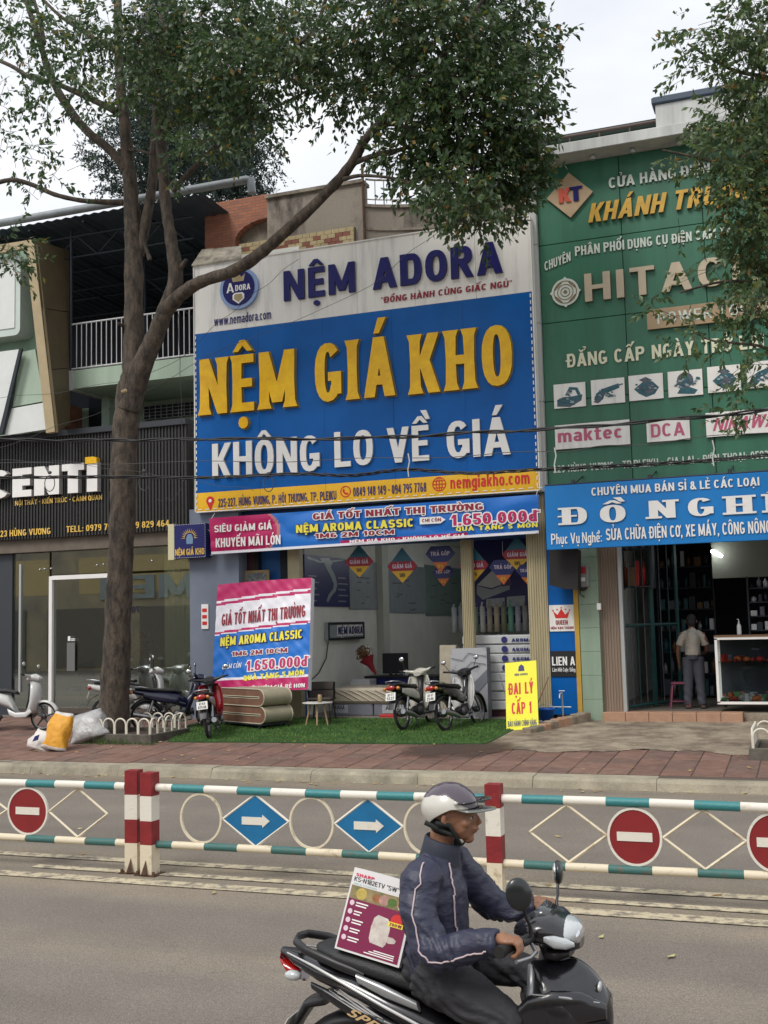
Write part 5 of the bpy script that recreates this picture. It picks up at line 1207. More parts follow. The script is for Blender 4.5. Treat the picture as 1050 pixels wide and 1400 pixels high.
c0 = at(350, 982, 19.15); zb = pz(19.15)+.1
RZ = R(-27)
folded(0, 'lower folded tan mattress with brown side on the low metal rack', (c0.x, 19.15, zb), RZ)
folded(0, 'upper folded tan mattress stacked on another folded mattress', (c0.x-.02, 19.15, zb+.312), RZ)
t = thing('metal_rack', 'low black metal rack under the folded mattresses', 'rack', (c0.x, 19.15, pz(19.15)), RZ)
b = MB(); b.box((-.65, -.32, .07), (.6, .32, .095)); lpart(b, 'top_frame', 'steel_dark', t)
for sx in (-.55, .5):
    for sy in (-.28, .28): b = MB(); b.box((sx-.02, sy-.02, -.02), (sx+.02, sy+.02, .07)); lpart(b, 'leg', 'steel_dark', t)
# ---- round table, jar, chair
c0 = at(438, 985, 19.3); zt = at(432, 960, 19.3).z; zf = pz(19.3)+.02
t = thing('side_table', 'small round white table with three wooden legs on the grass mat', 'table', (c0.x-.05, 19.3, zf))
h = zt-zf; b = MB(); b.lathe([(0, h-.025), (.27, h-.025), (.285, h-.01), (.28, h), (0, h)], n=28); lpart(b, 'tabletop', 'table_white', t)
for a in (200, 290, 350): b = MB(); b.tube([(.13*math.cos(R(a)), .13*math.sin(R(a)), h-.03), (.22*math.cos(R(a)), .22*math.sin(R(a)), 0)], [.022, .014], 8); lpart(b, 'leg', 'wood_leg', t)
t = thing('glass_jar', 'small brown drink jar standing on the round white table', 'jar', (c0.x+.02, 19.25, zt+.001)); b = MB(); b.lathe([(0, 0), (.035, 0), (.04, .03), (.04, .1), (.034, .12), (0, .12)], n=14); lpart(b, 'jar_body', mat('amber', (.3, .22, .1), .2), t); b = MB(); b.lathe([(.036, .12), (.036, .14), (0, .14)], n=14); lpart(b, 'lid', 'wood_leg', t)
t = thing('paper_sheet', 'white paper lying at the left edge of the round table', 'paper', (c0.x-.19, 19.25, zt+.002)); b = MB(); b.box((-.05, -.04, 0), (.05, .04, .004)); lpart(b, 'sheet', 'white_ink', t)
c1 = at(440, 975, 19.9); zf = pz(19.9)+.02
t = thing('wicker_chair', 'dark woven chair behind the small round table', 'chair', (c1.x, 19.9, zf), R(190))
b = MB(); b.cbox((-.24, -.24, .38), (.24, .24, .44), .03); lpart(b, 'seat', 'wicker', t)
b = MB()
vs = []
for k in range(13): a = math.pi*(1.0+k/12); vs.append((.26*math.cos(a), .22*math.sin(a)+.02))
n = len(vs)
for z0, z1 in ((.42, .58), (.58, .72)): b.add([(x, y, z0) for x, y in vs]+[(x*1.05, y*1.08, z1) for x, y in vs]+[(x*.88, y*.85, z0) for x, y in vs]+[(x*.93, y*.93, z1) for x, y in vs], [(i, i+1, n+i+1, n+i) for i in range(n-1)]+[(2*n+i, 3*n+i, 3*n+i+1, 2*n+i+1) for i in range(n-1)]+[(n+i, n+i+1, 3*n+i+1, 3*n+i) for i in range(n-1)], 0, True)
lpart(b, 'backrest', 'wicker', t)
for sx in (-.2, .2):
    for sy in (-.2, .2): b = MB(); b.tube([(sx*.9, sy*.9, .38), (sx*1.1, sy*1.1, 0)], .016, 6); lpart(b, 'leg', 'wicker', t)
# ---- wrapped mattress on printed boxes
YM = 20.75; p0 = at(449, 962, YM); p1 = at(552, 939, YM); zlow = at(500, 985, YM).z
t = thing('wrapped_mattress', 'cream plastic wrapped mattress lying on the printed grey boxes', 'mattress', ((p0.x+p1.x)/2, YM+.5, p0.z))
b = MB(); b.cbox((p0.x, YM, p0.z), (p1.x, YM+1.1, p1.z-.02), .05); part(b, 'body', 'wrap_cream', t)
b = MB()
for k in range(7):
    u = k/7; b.tube([(p0.x+.1+u*1.25, YM-.006, p1.z-.06), (p0.x+.3+u*1.25, YM-.012, (p0.z+p1.z)/2+.02), (p0.x+.55+u*1.2, YM-.006, p0.z+.05)], .012, 5)
part(b, 'wrap_folds', 'wrap_cream', t, kind='stuff')
for k, (u0, u1) in enumerate(((.02, .5), (.51, 1.0))):
    x0 = p0.x+(p1.x+.25-p0.x)*u0; x1 = p0.x+(p1.x+.25-p0.x)*u1
    t = thing('storage_box', ['grey box with pale print left of its twin under the cream mattress', 'grey box with pale print right of its twin beside the parked white motorbike'][k], 'box', ((x0+x1)/2, YM+.4, FLB))
    b = MB(); b.cbox((x0, YM+.05, FLB), (x1, YM+1, p0.z-.004), .015); part(b, 'box_body', 'box_grey', t)
    b = MB(); b.prism(rect(x0+(.04 if k == 0 else .18), FLB+.05, x0+(.36 if k == 0 else .62), p0.z-.03), wallfr(YM+.05), 0, .006); part(b, 'print_label', 'print_grey', t)
    xx = x0+(.08 if k == 0 else .26); b = MB()
    for j in range(4): b.tube([(xx+j*.055, YM+.04, FLB+.12), (xx+j*.055+.03, YM+.04, FLB+.2), (xx+j*.055+.02, YM+.04, FLB+.15), (xx+j*.055+.05, YM+.04, FLB+.14)], .008, 4)
    part(b, 'script_lettering', 'black_ink', t)
t = thing('plastic_tray', 'low red plastic tray on the floor before the printed boxes', 'tray', at(530, 985, 20.5)); p = at(531, 984, 20.5); b = MB(); b.cbox((p.x-.18, 20.45, p.z-.0), (p.x+.22, 20.7, p.z+.1), .02); part(b, 'tray_body', 'plastic_red', t)
# ---- desk, monitor, bouquet, wall lightbox
YD = 22.6; p0 = at(498, 950, YD); p1 = at(560, 924, YD)
t = thing('desk', 'black reception desk with small items inside the mattress shop', 'desk', (p0.x, YD, FLB))
b = MB(); b.cbox((p0.x, YD, p1.z-.04), (p1.x+.6, YD+.7, p1.z), .008); part(b, 'desktop', 'desk_black', t)
b = MB(); pbox(b, p0.x+.08, p1.x+.5, FLB+.02, p1.z-.04, YD+.05, YD+.08); part(b, 'modesty_panel', 'poster_blue', t)
for x in (p0.x+.05, p1.x+.55): b = MB(); pbox(b, x-.03, x+.03, FLB, p1.z-.04, YD+.03, YD+.65); part(b, 'side_leg', 'desk_black', t)
p2 = at(541, 893, YD+.3); p3 = at(523, 921, YD+.3)
t = thing('monitor', 'black computer monitor on the reception desk', 'monitor', (p2.x, YD+.35, p1.z+.002))
b = MB(); b.cbox((p3.x, YD+.3, p3.z), (p3.x+.58, YD+.34, p2.z), .008); part(b, 'screen', 'desk_black', t)
b = MB(); b.tube([(p3.x+.29, YD+.36, p1.z+.01), (p3.x+.29, YD+.36, p3.z+.1)], .02, 8); b.lathe([(0, 0), (.11, 0), (.11, .012), (0, .012)], (p3.x+.29, YD+.36, p1.z), n=16); part(b, 'stand', 'desk_black', t)
for k, (px, c) in enumerate(((534, 'desk_black'), (549, 'tool_grey'), (556, 'white_ink'))):
    t = thing('desk_item', ['small dark ornament left of the others on the desk', 'small grey ornament in the middle of the desk items', 'small white cup at the right end of the desk'][k], 'desk item', (at(px, 920, YD+.2).x, YD+.2, p1.z+.002)); b = MB(); b.lathe([(0, 0), (.03, 0), (.035, .04), (.02, .07+.02*k), (.0, .09+.02*k)], n=10); lpart(b, 'item_body', c, t)
t = thing('carton', 'pale carton on the floor left of the desk', 'box', at(492, 945, 22.2)); a = at(480, 948, 22.2); c_ = at(505, 929, 22.2); b = MB(); b.cbox((a.x, 22.2, a.z-.2), (c_.x, 22.6, c_.z), .006); part(b, 'carton_body', 'carton_white', t)
bq = at(514, 922, YD+.1); bqt = at(497, 893, YD+.1)
t = thing('bouquet', 'dried flower bouquet in red paper leaning on the desk', 'bouquet', bq)
ax = (bqt-bq); b = MB(); b.tube([bq, bq+ax*.45, bq+ax*.75], [.02, .07, .17], 10); part(b, 'paper_wrap', 'paper_red', t)
b = MB(); rnd = random.Random(3)
for k in range(260):
    d = Vector((rnd.gauss(0, 1), rnd.gauss(0, 1), rnd.gauss(0, 1))).normalized()*rnd.uniform(.05, .2); c = bq+ax*1.0+d; u = Vector((rnd.uniform(-1, 1), rnd.uniform(-1, 1), rnd.uniform(-1, 1))).normalized()*.03; v = u.cross(d).normalized()*.022
    b.add([c-u, c-v, c+u, c+v], [(0, 1, 2, 3)])
part(b, 'dried_flowers', 'flower_dry', t, kind='stuff')
XW = -9.52
def wallpanel(name, label, cat, px0, py0, px1, py1, m, th=.02, X=XW, group=None):
    a = atx(px0, py1, X); c = atx(px1, py0, X); a2 = atx(px0, py0, X)
    z0, z1 = a.z, a2.z; t = thing(name, label, cat, (X, (a.y+c.y)/2, z0), 0, group)
    b = MB(); b.box((X, a.y, z0), (X+th, c.y, z1)); o = part(b, 'panel', m, t); return t, a.y, c.y, z0, z1
XF = lambda X, y0: (Vector((X, y0, 0)), Vector((0, 1, 0)), Vector((0, 0, 1)), Vector((1, 0, 0)))
t, y0, y1, z0, z1 = wallpanel('map_poster', 'dark navy wall poster with pale S shaped country map near the entrance', 'poster', 416, 758, 476, 829, 'poster_blue')
w, h = y1-y0, z1-z0; fr = XF(XW+.024, y0)
b = MB(); M_ = [(.52, .98), (.6, .9), (.56, .8), (.66, .62), (.7, .45), (.66, .32), (.55, .2), (.48, .08), (.45, .12), (.5, .24), (.6, .36), (.62, .46), (.56, .6), (.46, .76), (.4, .88), (.3, .95)]
b.prism([(u*w, z0+v*h) for u, v in M_][::-1], fr, 0, .004); b.prism([(.05*w, z0+.93*h), (.3*w, z0+.86*h), (.5*w, z0+.88*h), (.95*w, z0+.99*h), (.95*w, z0+1.0*h), (.5*w, z0+.92*h), (.3*w, z0+.9*h), (.05*w, z0+.97*h)], fr, 0, .005); part(b, 'map_print', 'poster_grey', t)
b = MB()
for k in range(5):
    for x0 in (.06, .72): b.prism(rect((x0)*w, z0+(.1+.12*k)*h, (x0+.18+.05*(k % 2))*w, z0+(.125+.12*k)*h), fr, 0, .004)
part(b, 'text_lines', 'poster_grey', t, kind='stuff')
for i, (a, c, lb_) in enumerate(((477, 514, 'pale grey poster between the map poster and the pilaster'), (529, 580, 'pale grey diagram poster right of the pilaster'), (582, 630, 'greenish poster farthest back on the showroom wall'))):
    t, y0, y1, z0, z1 = wallpanel('wall_poster', lb_, 'poster', a, [765, 770, 772][i], c, [833, 838, 842][i], mat('poster_g%d' % i, [(.32, .36, .38), (.3, .34, .37), (.2, .3, .27)][i], .4, var=.2, vs=4))
    fr = XF(XW+.024, y0); w = y1-y0; b = MB(); rnd = random.Random(i)
    for k in range(9): u, v = rnd.uniform(.1, .7), rnd.uniform(.05, .7); b.prism(rect(u*w, z0+v*(z1-z0), (u+rnd.uniform(.05, .2))*w, z0+(v+.02)*(z1-z0)), fr, 0, .003+.0004*k)
    part(b, 'text_lines', 'tool_grey', t, kind='stuff')
t, y0, y1, z0, z1 = wallpanel('wall_lightbox', 'small framed lightbox sign with blue lettering on the showroom wall', 'sign', 444, 851, 493, 876, 'poster_grey', .08)
b = MB(); fr = XF(XW+.084, y0); w = y1-y0; b.prism(rect(0, z0, w, z0+.05), fr, 0, .01); b.prism(rect(0, z1-.05, w, z1), fr, 0, .01); b.prism(rect(0, z0+.05, .06, z1-.05), fr, 0, .01); b.prism(rect(w-.06, z0+.05, w, z1-.05), fr, 0, .01); part(b, 'frame', 'desk_black', t)
text('NỆM ADORA', fr, .25*w, z0+.3*(z1-z0), .94*w, z0+.75*(z1-z0), 'poster_blue', t, t=.24, outline='white_ink', ow=.03)
b = MB(); b.tube([atx(449, 877, XW+.03), atx(446, 900, XW+.03), atx(436, 920, XW+.03), atx(425, 930, XW+.03)], .012, 5); part(b, 'power_cable', 'black_plastic', t)
# ---- showroom poster wall on the right part
YP = 22.0; p0 = at(644, 850, YP); p1 = at(734, 765, YP)
t = thing('showroom_poster', 'big navy bed poster behind the right part of the shop front', 'poster', (p0.x, YP, FLB))
b = MB(); pbox(b, p0.x-.15, XB1-.22, p0.z-.05, 4.25, YP, YP+.06); part(b, 'panel', 'poster_blue', t)
fr = wallfr(YP-.001); b = MB()
def PPx(l): return [pin(x, y, YP) for x, y in l]
def pp(b, l, d, m):
    p = PPx(l); p = p if area(p) > 0 else p[::-1]; b.prism(p, fr, 0, d, m)
pp(b, [(652, 801), (672, 806), (697, 796), (697, 806), (660, 820), (652, 812)], .003, 0); pp(b, [(652, 800), (675, 778), (697, 790), (697, 795), (672, 804)], .004, 1); pp(b, [(683, 790), (694, 776), (700, 800), (686, 802)], .005, 2)
pp(b, [(665, 819), (690, 817), (690, 830), (665, 831)], .0055, 3); pp(b, [(693, 816), (718, 814), (718, 828), (693, 830)], .006, 3)
part(b, 'bed_print', ['poster_grey', 'carton_white', mat('print_violet', (.1, .05, .15), .5), 'print_grey'], t)
a = pin(650, 842, YP); c_ = pin(727, 842, YP); text('225-227 HÙNG VƯƠNG - PLEIKU', wallfr(YP-.003), a[0], a[1], c_[0], a[1]+.075, mat('dim_text', (.25, .3, .5), .5), t, t=.17)
rnd = random.Random(4)
for k in range(11):
    px = 622+k*9.7; cx = at(px, 870, 21.55).x; z0 = 1.98; t = thing('fabric_roll', ['pale','grey','cream','dusty green','white','beige','sand','olive','mint green','silver','ash'][k]+' fabric roll standing on the mattress pile, number '+['one','two','three','four','five','six','seven','eight','nine','ten','eleven'][k]+' from the left', 'fabric roll', (cx, 21.55, z0), 0, 'fabric rolls on the mattress pile')
    b = MB(); col = [(.3, .32, .33), (.2, .21, .23), (.35, .33, .28), (.2, .26, .2), (.4, .4, .38), (.3, .26, .2), (.33, .28, .2), (.16, .17, .1), (.12, .28, .2), (.3, .3, .34), (.22, .22, .22)][k]
    b.lathe([(0, 0), (.055, 0), (.055, .5), (.02, .5), (0, .49)], n=12); b.tube([(-.02, 0, .49), (.0, 0, .56+.03*(k % 3))], .02, 8); lpart(b, 'roll_body', mat('roll%d' % k, col, .7, var=.2), t)
# ---- mattress pile
YQ = 20.75; xa = at(668, 900, YQ).x; xb = XB1-.28; n = 8; zt = at(700, 868, YQ).z; z0 = FLB+.12; hh = (zt-z0)/n
t = thing('base_plinth', 'dark maroon plinth under the pile of white mattresses', 'plinth', (xa, YQ, FLB)); b = MB(); pbox(b, xa-.5, xb, FLB, z0, YQ+.05, YQ+1.4); part(b, 'plinth_body', 'maroon_wood', t)
names = ['top', 'second', 'third', 'fourth', 'fifth', 'sixth', 'seventh', 'bottom']
for k in range(n):
    z1 = zt-k*hh; t = thing('boxed_mattress', 'white boxed mattress, %s one of the pile behind the yellow sign' % names[k], 'mattress', ((xa+xb)/2, YQ+.7, z1-hh), 0, 'white boxed mattresses in the pile')
    dx = random.uniform(-.02, .02); b = MB(); b.cbox((xa-.5+dx, YQ+random.uniform(0, .03), z1-hh+.004), (xb, YQ+1.4, z1-.004), .02); part(b, 'box_body', 'carton_white', t)
    if k < 4:
        p = at(694, 880, YQ); text('AROMA', wallfr(YQ-.006), p.x+.08, z1-hh*.72, p.x+.48, z1-hh*.38, 'navy_ink', t, t=.24)
        b = MB(); b.prism(circ(p.x-.06, z1-hh*.5, .06, .06, 14), wallfr(YQ-.006), 0, .004); part(b, 'logo', 'navy_ink', t)
# upright mattresses
def upright(label, pts, m, edge, Y, th=.2, bands=True):
    c = at(*pts[0], Y); t = thing('upright_mattress', label, 'mattress', (c.x, Y, pz(20)))
    p = [pin(x, y, Y) for x, y in pts]; p = p if area(p) > 0 else p[::-1]; b = MB(); b.prism(p, wallfr(Y), -th, 0, 0, 1); o = part(b, 'mattress_body', [m, edge], t, bevel=.02)
    return t
t = upright('cream mattress standing upright left of the grey marbled one', [(601, 990), (601, 882), (623, 882), (623, 990)], 'wrap_cream', 'wrap_cream', 20.62, .15)
t = upright('grey marbled mattress with dark diagonal band standing behind the second motorbike', [(616, 986), (616, 887), (665, 885), (668, 986)], 'marble_grey', 'box_grey', 20.35, .25)
b = MB(); p = [pin(x, y, 20.345) for x, y in ((646, 935), (666, 915), (666.5, 932), (646, 955))]; b.prism(p if area(p) > 0 else p[::-1], wallfr(20.345), 0, .006); part(b, 'diagonal_band', 'box_grey', t)
b = MB(); b.tube([at(617, 900, 20.33), at(632, 903, 20.33), at(640, 893, 20.33), at(664, 897, 20.33)], .006, 4); b.tube([at(617, 915, 20.33), at(630, 920, 20.33), at(645, 905, 20.33), at(664, 908, 20.33)], .006, 4); part(b, 'wave_print', 'tool_grey', t)
# ---- hanging promo diamonds
def promo(px, py, s, kind, label, Y=20.5):
    c = at(px, py, Y); t = thing('hanging_promo_tag', label, 'promo tag', c, random.uniform(-.15, .15), 'discount tags hanging in the shop opening')
    fr = FR((0, 0, 0)); q = s; b = MB()
    if kind == 0:
        b.prism([(-.62*q, .2*q), (0, .2*q), (.62*q, .2*q), (0, .95*q)], fr, -.01, 0, 0); b.prism([(-.62*q, -.2*q), (0, -.85*q), (.62*q, -.2*q)], fr, -.01, 0.001, 1); b.prism([(-.8*q, 0), (-.6*q, -.24*q), (.6*q, -.24*q), (.8*q, 0), (.6*q, .24*q), (-.6*q, .24*q)], fr, -.012, .006, 2)
        ms = ['promo_teal', 'promo_yellow', 'promo_red']; tx = 'GIẢM GIÁ'
    else:
        b.prism([(-.8*q, .2*q), (-.4*q, -.25*q), (.4*q, -.25*q), (.8*q, .2*q), (.5*q, .6*q), (-.5*q, .6*q)], fr, -.01, .002, 0); b.prism([(-.45*q, -.25*q), (0, -.8*q), (.45*q, -.25*q)], fr, -.012, .004, 1)
        ms = ['promo_navy', 'promo_orange', 'promo_red']; tx = 'TRẢ GÓP'
    lpart(b, 'tag_board', ms, t)
    G = text(tx, fr, -.52*q, -.11*q+(.2*q if kind else 0), .52*q, .11*q+(.2*q if kind else 0), mat('tag_text', (.6, .5, .6), .5), None, lift=.01, t=.18)
    for g in G: g.parent = t
    G = text('0%' if kind else '50%', fr, -.15*q, -.55*q, .15*q, -.36*q, 'black_ink' if not kind else 'promo_yellow', None, lift=.012, t=.2)
    for g in G: g.parent = t
    b = MB(); b.tube([(0, 0, .9*q), (0, .02, .9*q+.25)], .003, 4); lpart(b, 'string', 'white_ink', t)
for i, (px, py, s, k, l) in enumerate([(491, 768, .36, 0, 'red and yellow discount tag, leftmost in the opening'), (550, 774, .38, 0, 'red discount tag with teal top right of the pilaster'), (602, 762, .36, 1, 'navy instalment tag hanging highest in the middle'), (606, 786, .28, 1, 'small navy tag just below the instalment tag'),
        (648, 773, .36, 0, 'red discount tag in front of the shutter post'), (688, 780, .33, 1, 'navy tag in front of the bed poster'), (707, 758, .36, 0, 'red discount tag nearest the right shutter'), (722, 784, .28, 1, 'half hidden navy tag beside the right shutter')]): promo(px, py, s, k, l, 20.55 if i != 3 else 20.9)
# ---- ceiling tubes (lit)
for i, (x, y) in enumerate([(-7.2, 23.0), (-7.3, 25.5), (-7.4, 28.5), (-6.6, 23.8), (-6.7, 26.6)]):
    t = thing('ceiling_tube_lamp', 'lit fluorescent tube on the showroom ceiling, %s' % ['nearest the front', 'second in the long row', 'deepest in the room', 'front one of the short row', 'back one of the short row'][i], 'lamp', (x, y, 4.28), 0, 'fluorescent tubes in the showroom')
    b = MB(); b.box((-.6, -.04, -.04), (.6, .04, .02)); lpart(b, 'batten', 'white_ink', t); b = MB(); b.tube([(-.58, 0, -.06), (.58, 0, -.06)], .018, 8); lpart(b, 'tube', 'tube_light', t)
# ---- yellow A-board
t = thing('sandwich_board', 'yellow A board sign with red and blue lettering at the edge of the grass mat', 'sign', at(712, 998, 19.0))
TL, TR_, BR, BL = at(680, 906, 19.35), at(722, 904.5, 19.35), at(737, 994, 19.0), at(692.5, 999, 19.0)
ux = ((TR_-TL)+(BR-BL)).normalized(); uy0 = (TL-BL)+(TR_-BR); uy = (uy0-ux*uy0.dot(ux)).normalized(); nn = ux.cross(uy); nn = nn if nn.y < 0 else -nn
fw = ((BR-BL).length+(TR_-TL).length)/2; fh = uy0.length/2; fr = (BL, ux, uy, nn)
b = MB(); b.prism(rect(0, 0, fw, fh), fr, -.015, 0); part(b, 'board', 'bright_yellow', t)
b = MB(); b.prism(rect(.01, .01, fw-.01, fh-.01), fr, -.03, -.016); 
for u in (0.03, fw-.03): b.tube([BL+ux*u+uy*.02-nn*.02, BL+ux*u-uy*.0-nn*.02-Vector((0, 0, .03))], .012, 6)
for u in (-.02, fw*.5): b.tube([TL+ux*u-nn*.03, Vector(((BL+ux*(u-.05)).x, 19.75, pz(19.7)))], .01, 5)
b.tube([Vector(((BL+ux*(-.07)).x, 19.7, pz(19.7)+.2)), Vector(((BL+ux*(fw*.5-.05)).x, 19.7, pz(19.7)+.2))], .008, 5)
part(b, 'support_frame', 'alu', t)
text('ĐẠI LÝ', fr, .1*fw, .52*fh, .88*fw, .69*fh, 'red_ink', t, lift=.004, t=.24, h=.16, space=.5); text('CẤP 1', fr, .18*fw, .23*fh, .8*fw, .40*fh, 'red_ink', t, lift=.004, t=.24, h=.16, space=.5)
text('BẢO HÀNH CHÍNH HÃNG', fr, .05*fw, .055*fh, .95*fw, .135*fh, 'navy_ink', t, lift=.004, t=.18, h=.14); text('NỆM ADORA', fr, .3*fw, .795*fh, .72*fw, .825*fh, 'navy_ink', t, lift=.004)
b = MB(); b.prism([(.42*fw, .86*fh), (.62*fw, .86*fh), (.6*fw, .93*fh), (.52*fw, .96*fh), (.44*fw, .93*fh)], fr, 0, .004); part(b, 'logo', 'navy_ink', t)
# ---- bucket, pole, tap, low mossy kerb
p = at(744, 978, 19.7); zf = pz(19.7)+.02
t = thing('bucket', 'blue plastic bucket beside the advert column', 'bucket', (p.x+.02, 19.75, zf)); b = MB(); b.lathe([(0, 0), (.11, 0), (.15, .24), (.165, .24), (.165, .27), (.15, .27), (.135, .24), (.1, .02), (0, .02)], n=20); lpart(b, 'bucket_body', 'bucket_blue', t); b = MB(); b.tube([(.15*math.cos(a), .02, .24+.1*math.sin(a)) for a in [math.pi*k/10 for k in range(11)]], .006, 5); lpart(b, 'handle', 'alu', t)
t = thing('broom_stick', 'thin stick leaning from the bucket against the cream shutter', 'broom', (p.x, 19.8, zf+.15)); b = MB(); b.tube([at(734, 965, 19.72), at(750, 926, 20.15)], .012, 6); part(b, 'stick', 'wood_brown', t); b = MB(); b.tube([at(731, 975, 19.7), at(734, 965, 19.72)], [.03, .012], 6); part(b, 'brush', 'black_plastic', t)
t = thing('plastic_bag', 'crumpled white plastic bag at the foot of the blue bucket', 'bag', (p.x-.05, 19.5, zf)); b = MB(); b.ell((0, 0, .04), (.09, .06, .05), 10, 6); lpart(b, 'bag_body', 'bag_clear', t)
t = thing('water_tap', 'metal water tap and pipe in front of the blue column', 'tap', at(770, 985, 19.9)); q = at(770, 984, 19.9); b = MB(); b.tube([q, q+Vector((0, 0, .42)), q+Vector((.0, -.04, .47)), q+Vector((-.02, -.12, .45)), q+Vector((-.02, -.14, .38))], .014, 8); b.tube([q+Vector((-.25, 0, .22)), q+Vector((.15, 0, .22))], .012, 6); part(b, 'pipe', 'alu', t); b = MB(); b.tube([q+Vector((-.05, -.02, .5)), q+Vector((.05, -.02, .5))], .01, 6); part(b, 'tap_handle', 'alu', t)
t = thing('low_kerb_wall', 'low mossy brick edging between the mattress shop and the concrete forecourt', 'low wall', (-4.1, 19.4, pz(19.4)))
for k in range(9):
    u = k/9; x = -4.55+(.72)*u; y = 18.75+1.55*u; b = MB(); M_ = Matrix.Translation((x, y, pz(y))) @ Matrix.Rotation(R(65)+random.uniform(-.08, .08), 4, 'Z'); s_ = .1+.08*u; b.cbox((-.1, -.09-random.uniform(0, .02), -.05), (.09, .09, s_+random.uniform(-.015, .02)), .015, 0, M_); part(b, 'edging_stone', random.choice(['moss', 'terracotta', 'concrete']), t)
# ---- rolled tarp, meter, sockets
t = thing('rolled_tarp', 'rolled black tarpaulin hanging under the blue fascia sign', 'tarp', at(770, 780, 19.75)); b = MB(); P = [at(751, 752, 19.75), at(751, 800, 19.75), at(770, 805, 19.7), at(790, 806, 19.75), at(790, 750, 19.75)]
p = [(v.x, v.z) for v in P]; b.prism(p if area(p) > 0 else p[::-1], wallfr(19.75), -.3, 0); part(b, 'tarp_body', 'tarp_black', t, bevel=.03)
t = thing('electricity_meter', 'grey electricity meter box on the green tiled column', 'meter', at(798, 806, 20.25)); a = at(790, 803, 20.25); c_ = at(805, 772, 20.25)
b = MB(); b.cbox((a.x, 20.12, a.z), (c_.x, 20.26, c_.z), .015); part(b, 'meter_box', mat('meter_grey', (.25, .26, .25), .5), t)
b = MB(); b.prism(rect(a.x+.03, c_.z-.16, c_.x-.03, c_.z-.04), wallfr(20.118), 0, .004); b.prism(rect(a.x+.04, a.z+.1, c_.x-.05, a.z+.17), wallfr(20.118), 0, .004, 1); part(b, 'dial_window', ['plastic_red', 'white_ink'], t)
b = MB(); b.lathe([(0, 0), (.09, 0), (.09, -.05), (0, -.05)], (a.x+.1, 20.2, a.z+.02), 'y', 14); b.tube([(a.x+.06, 20.18, a.z), (a.x+.05, 20.2, a.z-.12), (a.x+.12, 20.22, a.z-.18)], .012, 5); part(b, 'dial_and_cable', 'black_plastic', t)
t = thing('wall_socket', 'small white switch box on the edge of the brown folded shutter', 'switch', at(817, 830, 20.2)); a = at(816, 834, 20.2); b = MB(); b.cbox((a.x, 20.2, a.z), (a.x+.07, 20.28, a.z+.12), .008); part(b, 'socket_body', 'white_ink', t)
# ---- right shop interior
zF = FLC
def leafgate(x0, y0, x1, y1, label, n):
    t = thing('folding_gate', label, 'gate', (x0, y0, zF)); A_ = Vector((x0, y0, 0)); B_ = Vector((x1, y1, 0)); H_ = 3.5
    b = MB()
    for z in (.06, 1.5, H_): b.tube([A_+Vector((0, 0, zF+z)), B_+Vector((0, 0, zF+z))], .03, 4, smooth=False)
    for u in (0, 1): p = A_.lerp(B_, u); b.tube([p+Vector((0, 0, zF)), p+Vector((0, 0, zF+H_))], .035, 4, smooth=False)
    part(b, 'gate_frame', 'teal_gate', t)
    for k in range(1, n): p = A_.lerp(B_, k/n); b = MB(); b.tube([p+Vector((0, 0, zF)), p+Vector((0, 0, zF+H_))], .01, 6); part(b, 'gate_bar', 'tool_grey' if k % 2 else 'teal_gate', t)
gx = at(857, 960, 20.55).x
leafgate(gx, 20.55, gx+.35, 21.6, 'left leaf of the dark teal folding gate beside the brown shutter', 4)
leafgate(gx+.37, 21.65, gx+.75, 22.3, 'right leaf of the dark teal folding gate behind the first one', 3)
def goods_shelf(label, x0, x1, y, z0, z1, rows, seed, cols):
    t = thing('goods_shelf', label, 'shelf', (x0, y, z0)); b = MB(); 
    for x in (x0, x1): pbox(b, x-.015, x+.015, z0, z1, y, y+.35)
    part(b, 'upright', 'steel_dark', t); rnd = random.Random(seed)
    for r_ in range(rows):
        z = z0+(z1-z0)*r_/rows+.05; b = MB(); pbox(b, x0, x1, z-.02, z, y, y+.35); part(b, 'shelf_board', 'steel_dark', t); x = x0+.03
        while x < x1-.08:
            w = rnd.uniform(.05, .16); h = rnd.uniform(.3, .75)*(z1-z0)/rows; b = MB()
            if rnd.random() < .5: b.cbox((x, y+.03, z), (min(x+w, x1-.02), y+.25, z+h), .006)
            else: b.lathe([(0, 0), (w*.42, 0), (w*.42, h*.7), (w*.15, h*.8), (w*.15, h), (0, h)], (x+w/2, y+.15, z), n=8)
            part(b, 'stored_goods', rnd.choice(cols), t); x += w+rnd.uniform(.01, .06)
goods_shelf('wall shelf with red and brown boxes high inside the right shop', at(850, 800, 21.2).x, at(892, 800, 21.2).x, 21.2, at(870, 805, 21.2).z, 4.1, 2, 1, ['plastic_red', 'wood_brown', 'promo_orange', 'carton_white'])
goods_shelf('tall dark shelf of tools behind the standing man', at(898, 800, 24).x, at(975, 800, 24).x, 24.0, zF, 3.6, 7, 2, ['tool_grey', 'box_grey', 'alu', 'wood_brown', 'tool_teal', 'steel_dark'])
goods_shelf('tool rack with rows of small boxes on the far right of the shop', at(1022, 800, 22.4).x, at(1075, 800, 22.4).x, 22.3, zF, at(1030, 788, 22.3).z, 9, 3, ['tool_grey', 'box_grey', 'carton_white', 'wood_brown', 'steel_dark'])
t = thing('ceiling_tube_lamp', 'single lit fluorescent tube in the right shop near the partition', 'lamp', at(980, 757, 22.4)); q = at(980, 757, 22.4)
dr = at(986, 760, 22.3)-at(974, 753, 22.9); b = MB(); b.tube([at(974, 753.5, 22.55), at(986, 760, 22.3)], .035, 8); part(b, 'tube', mat('tube_bright', (1, 1, 1), .5, emit=14), t)
b = MB(); b.tube([at(973, 752, 22.58), at(987, 760.5, 22.32)], .02, 6); part(b, 'batten', 'alu', t)
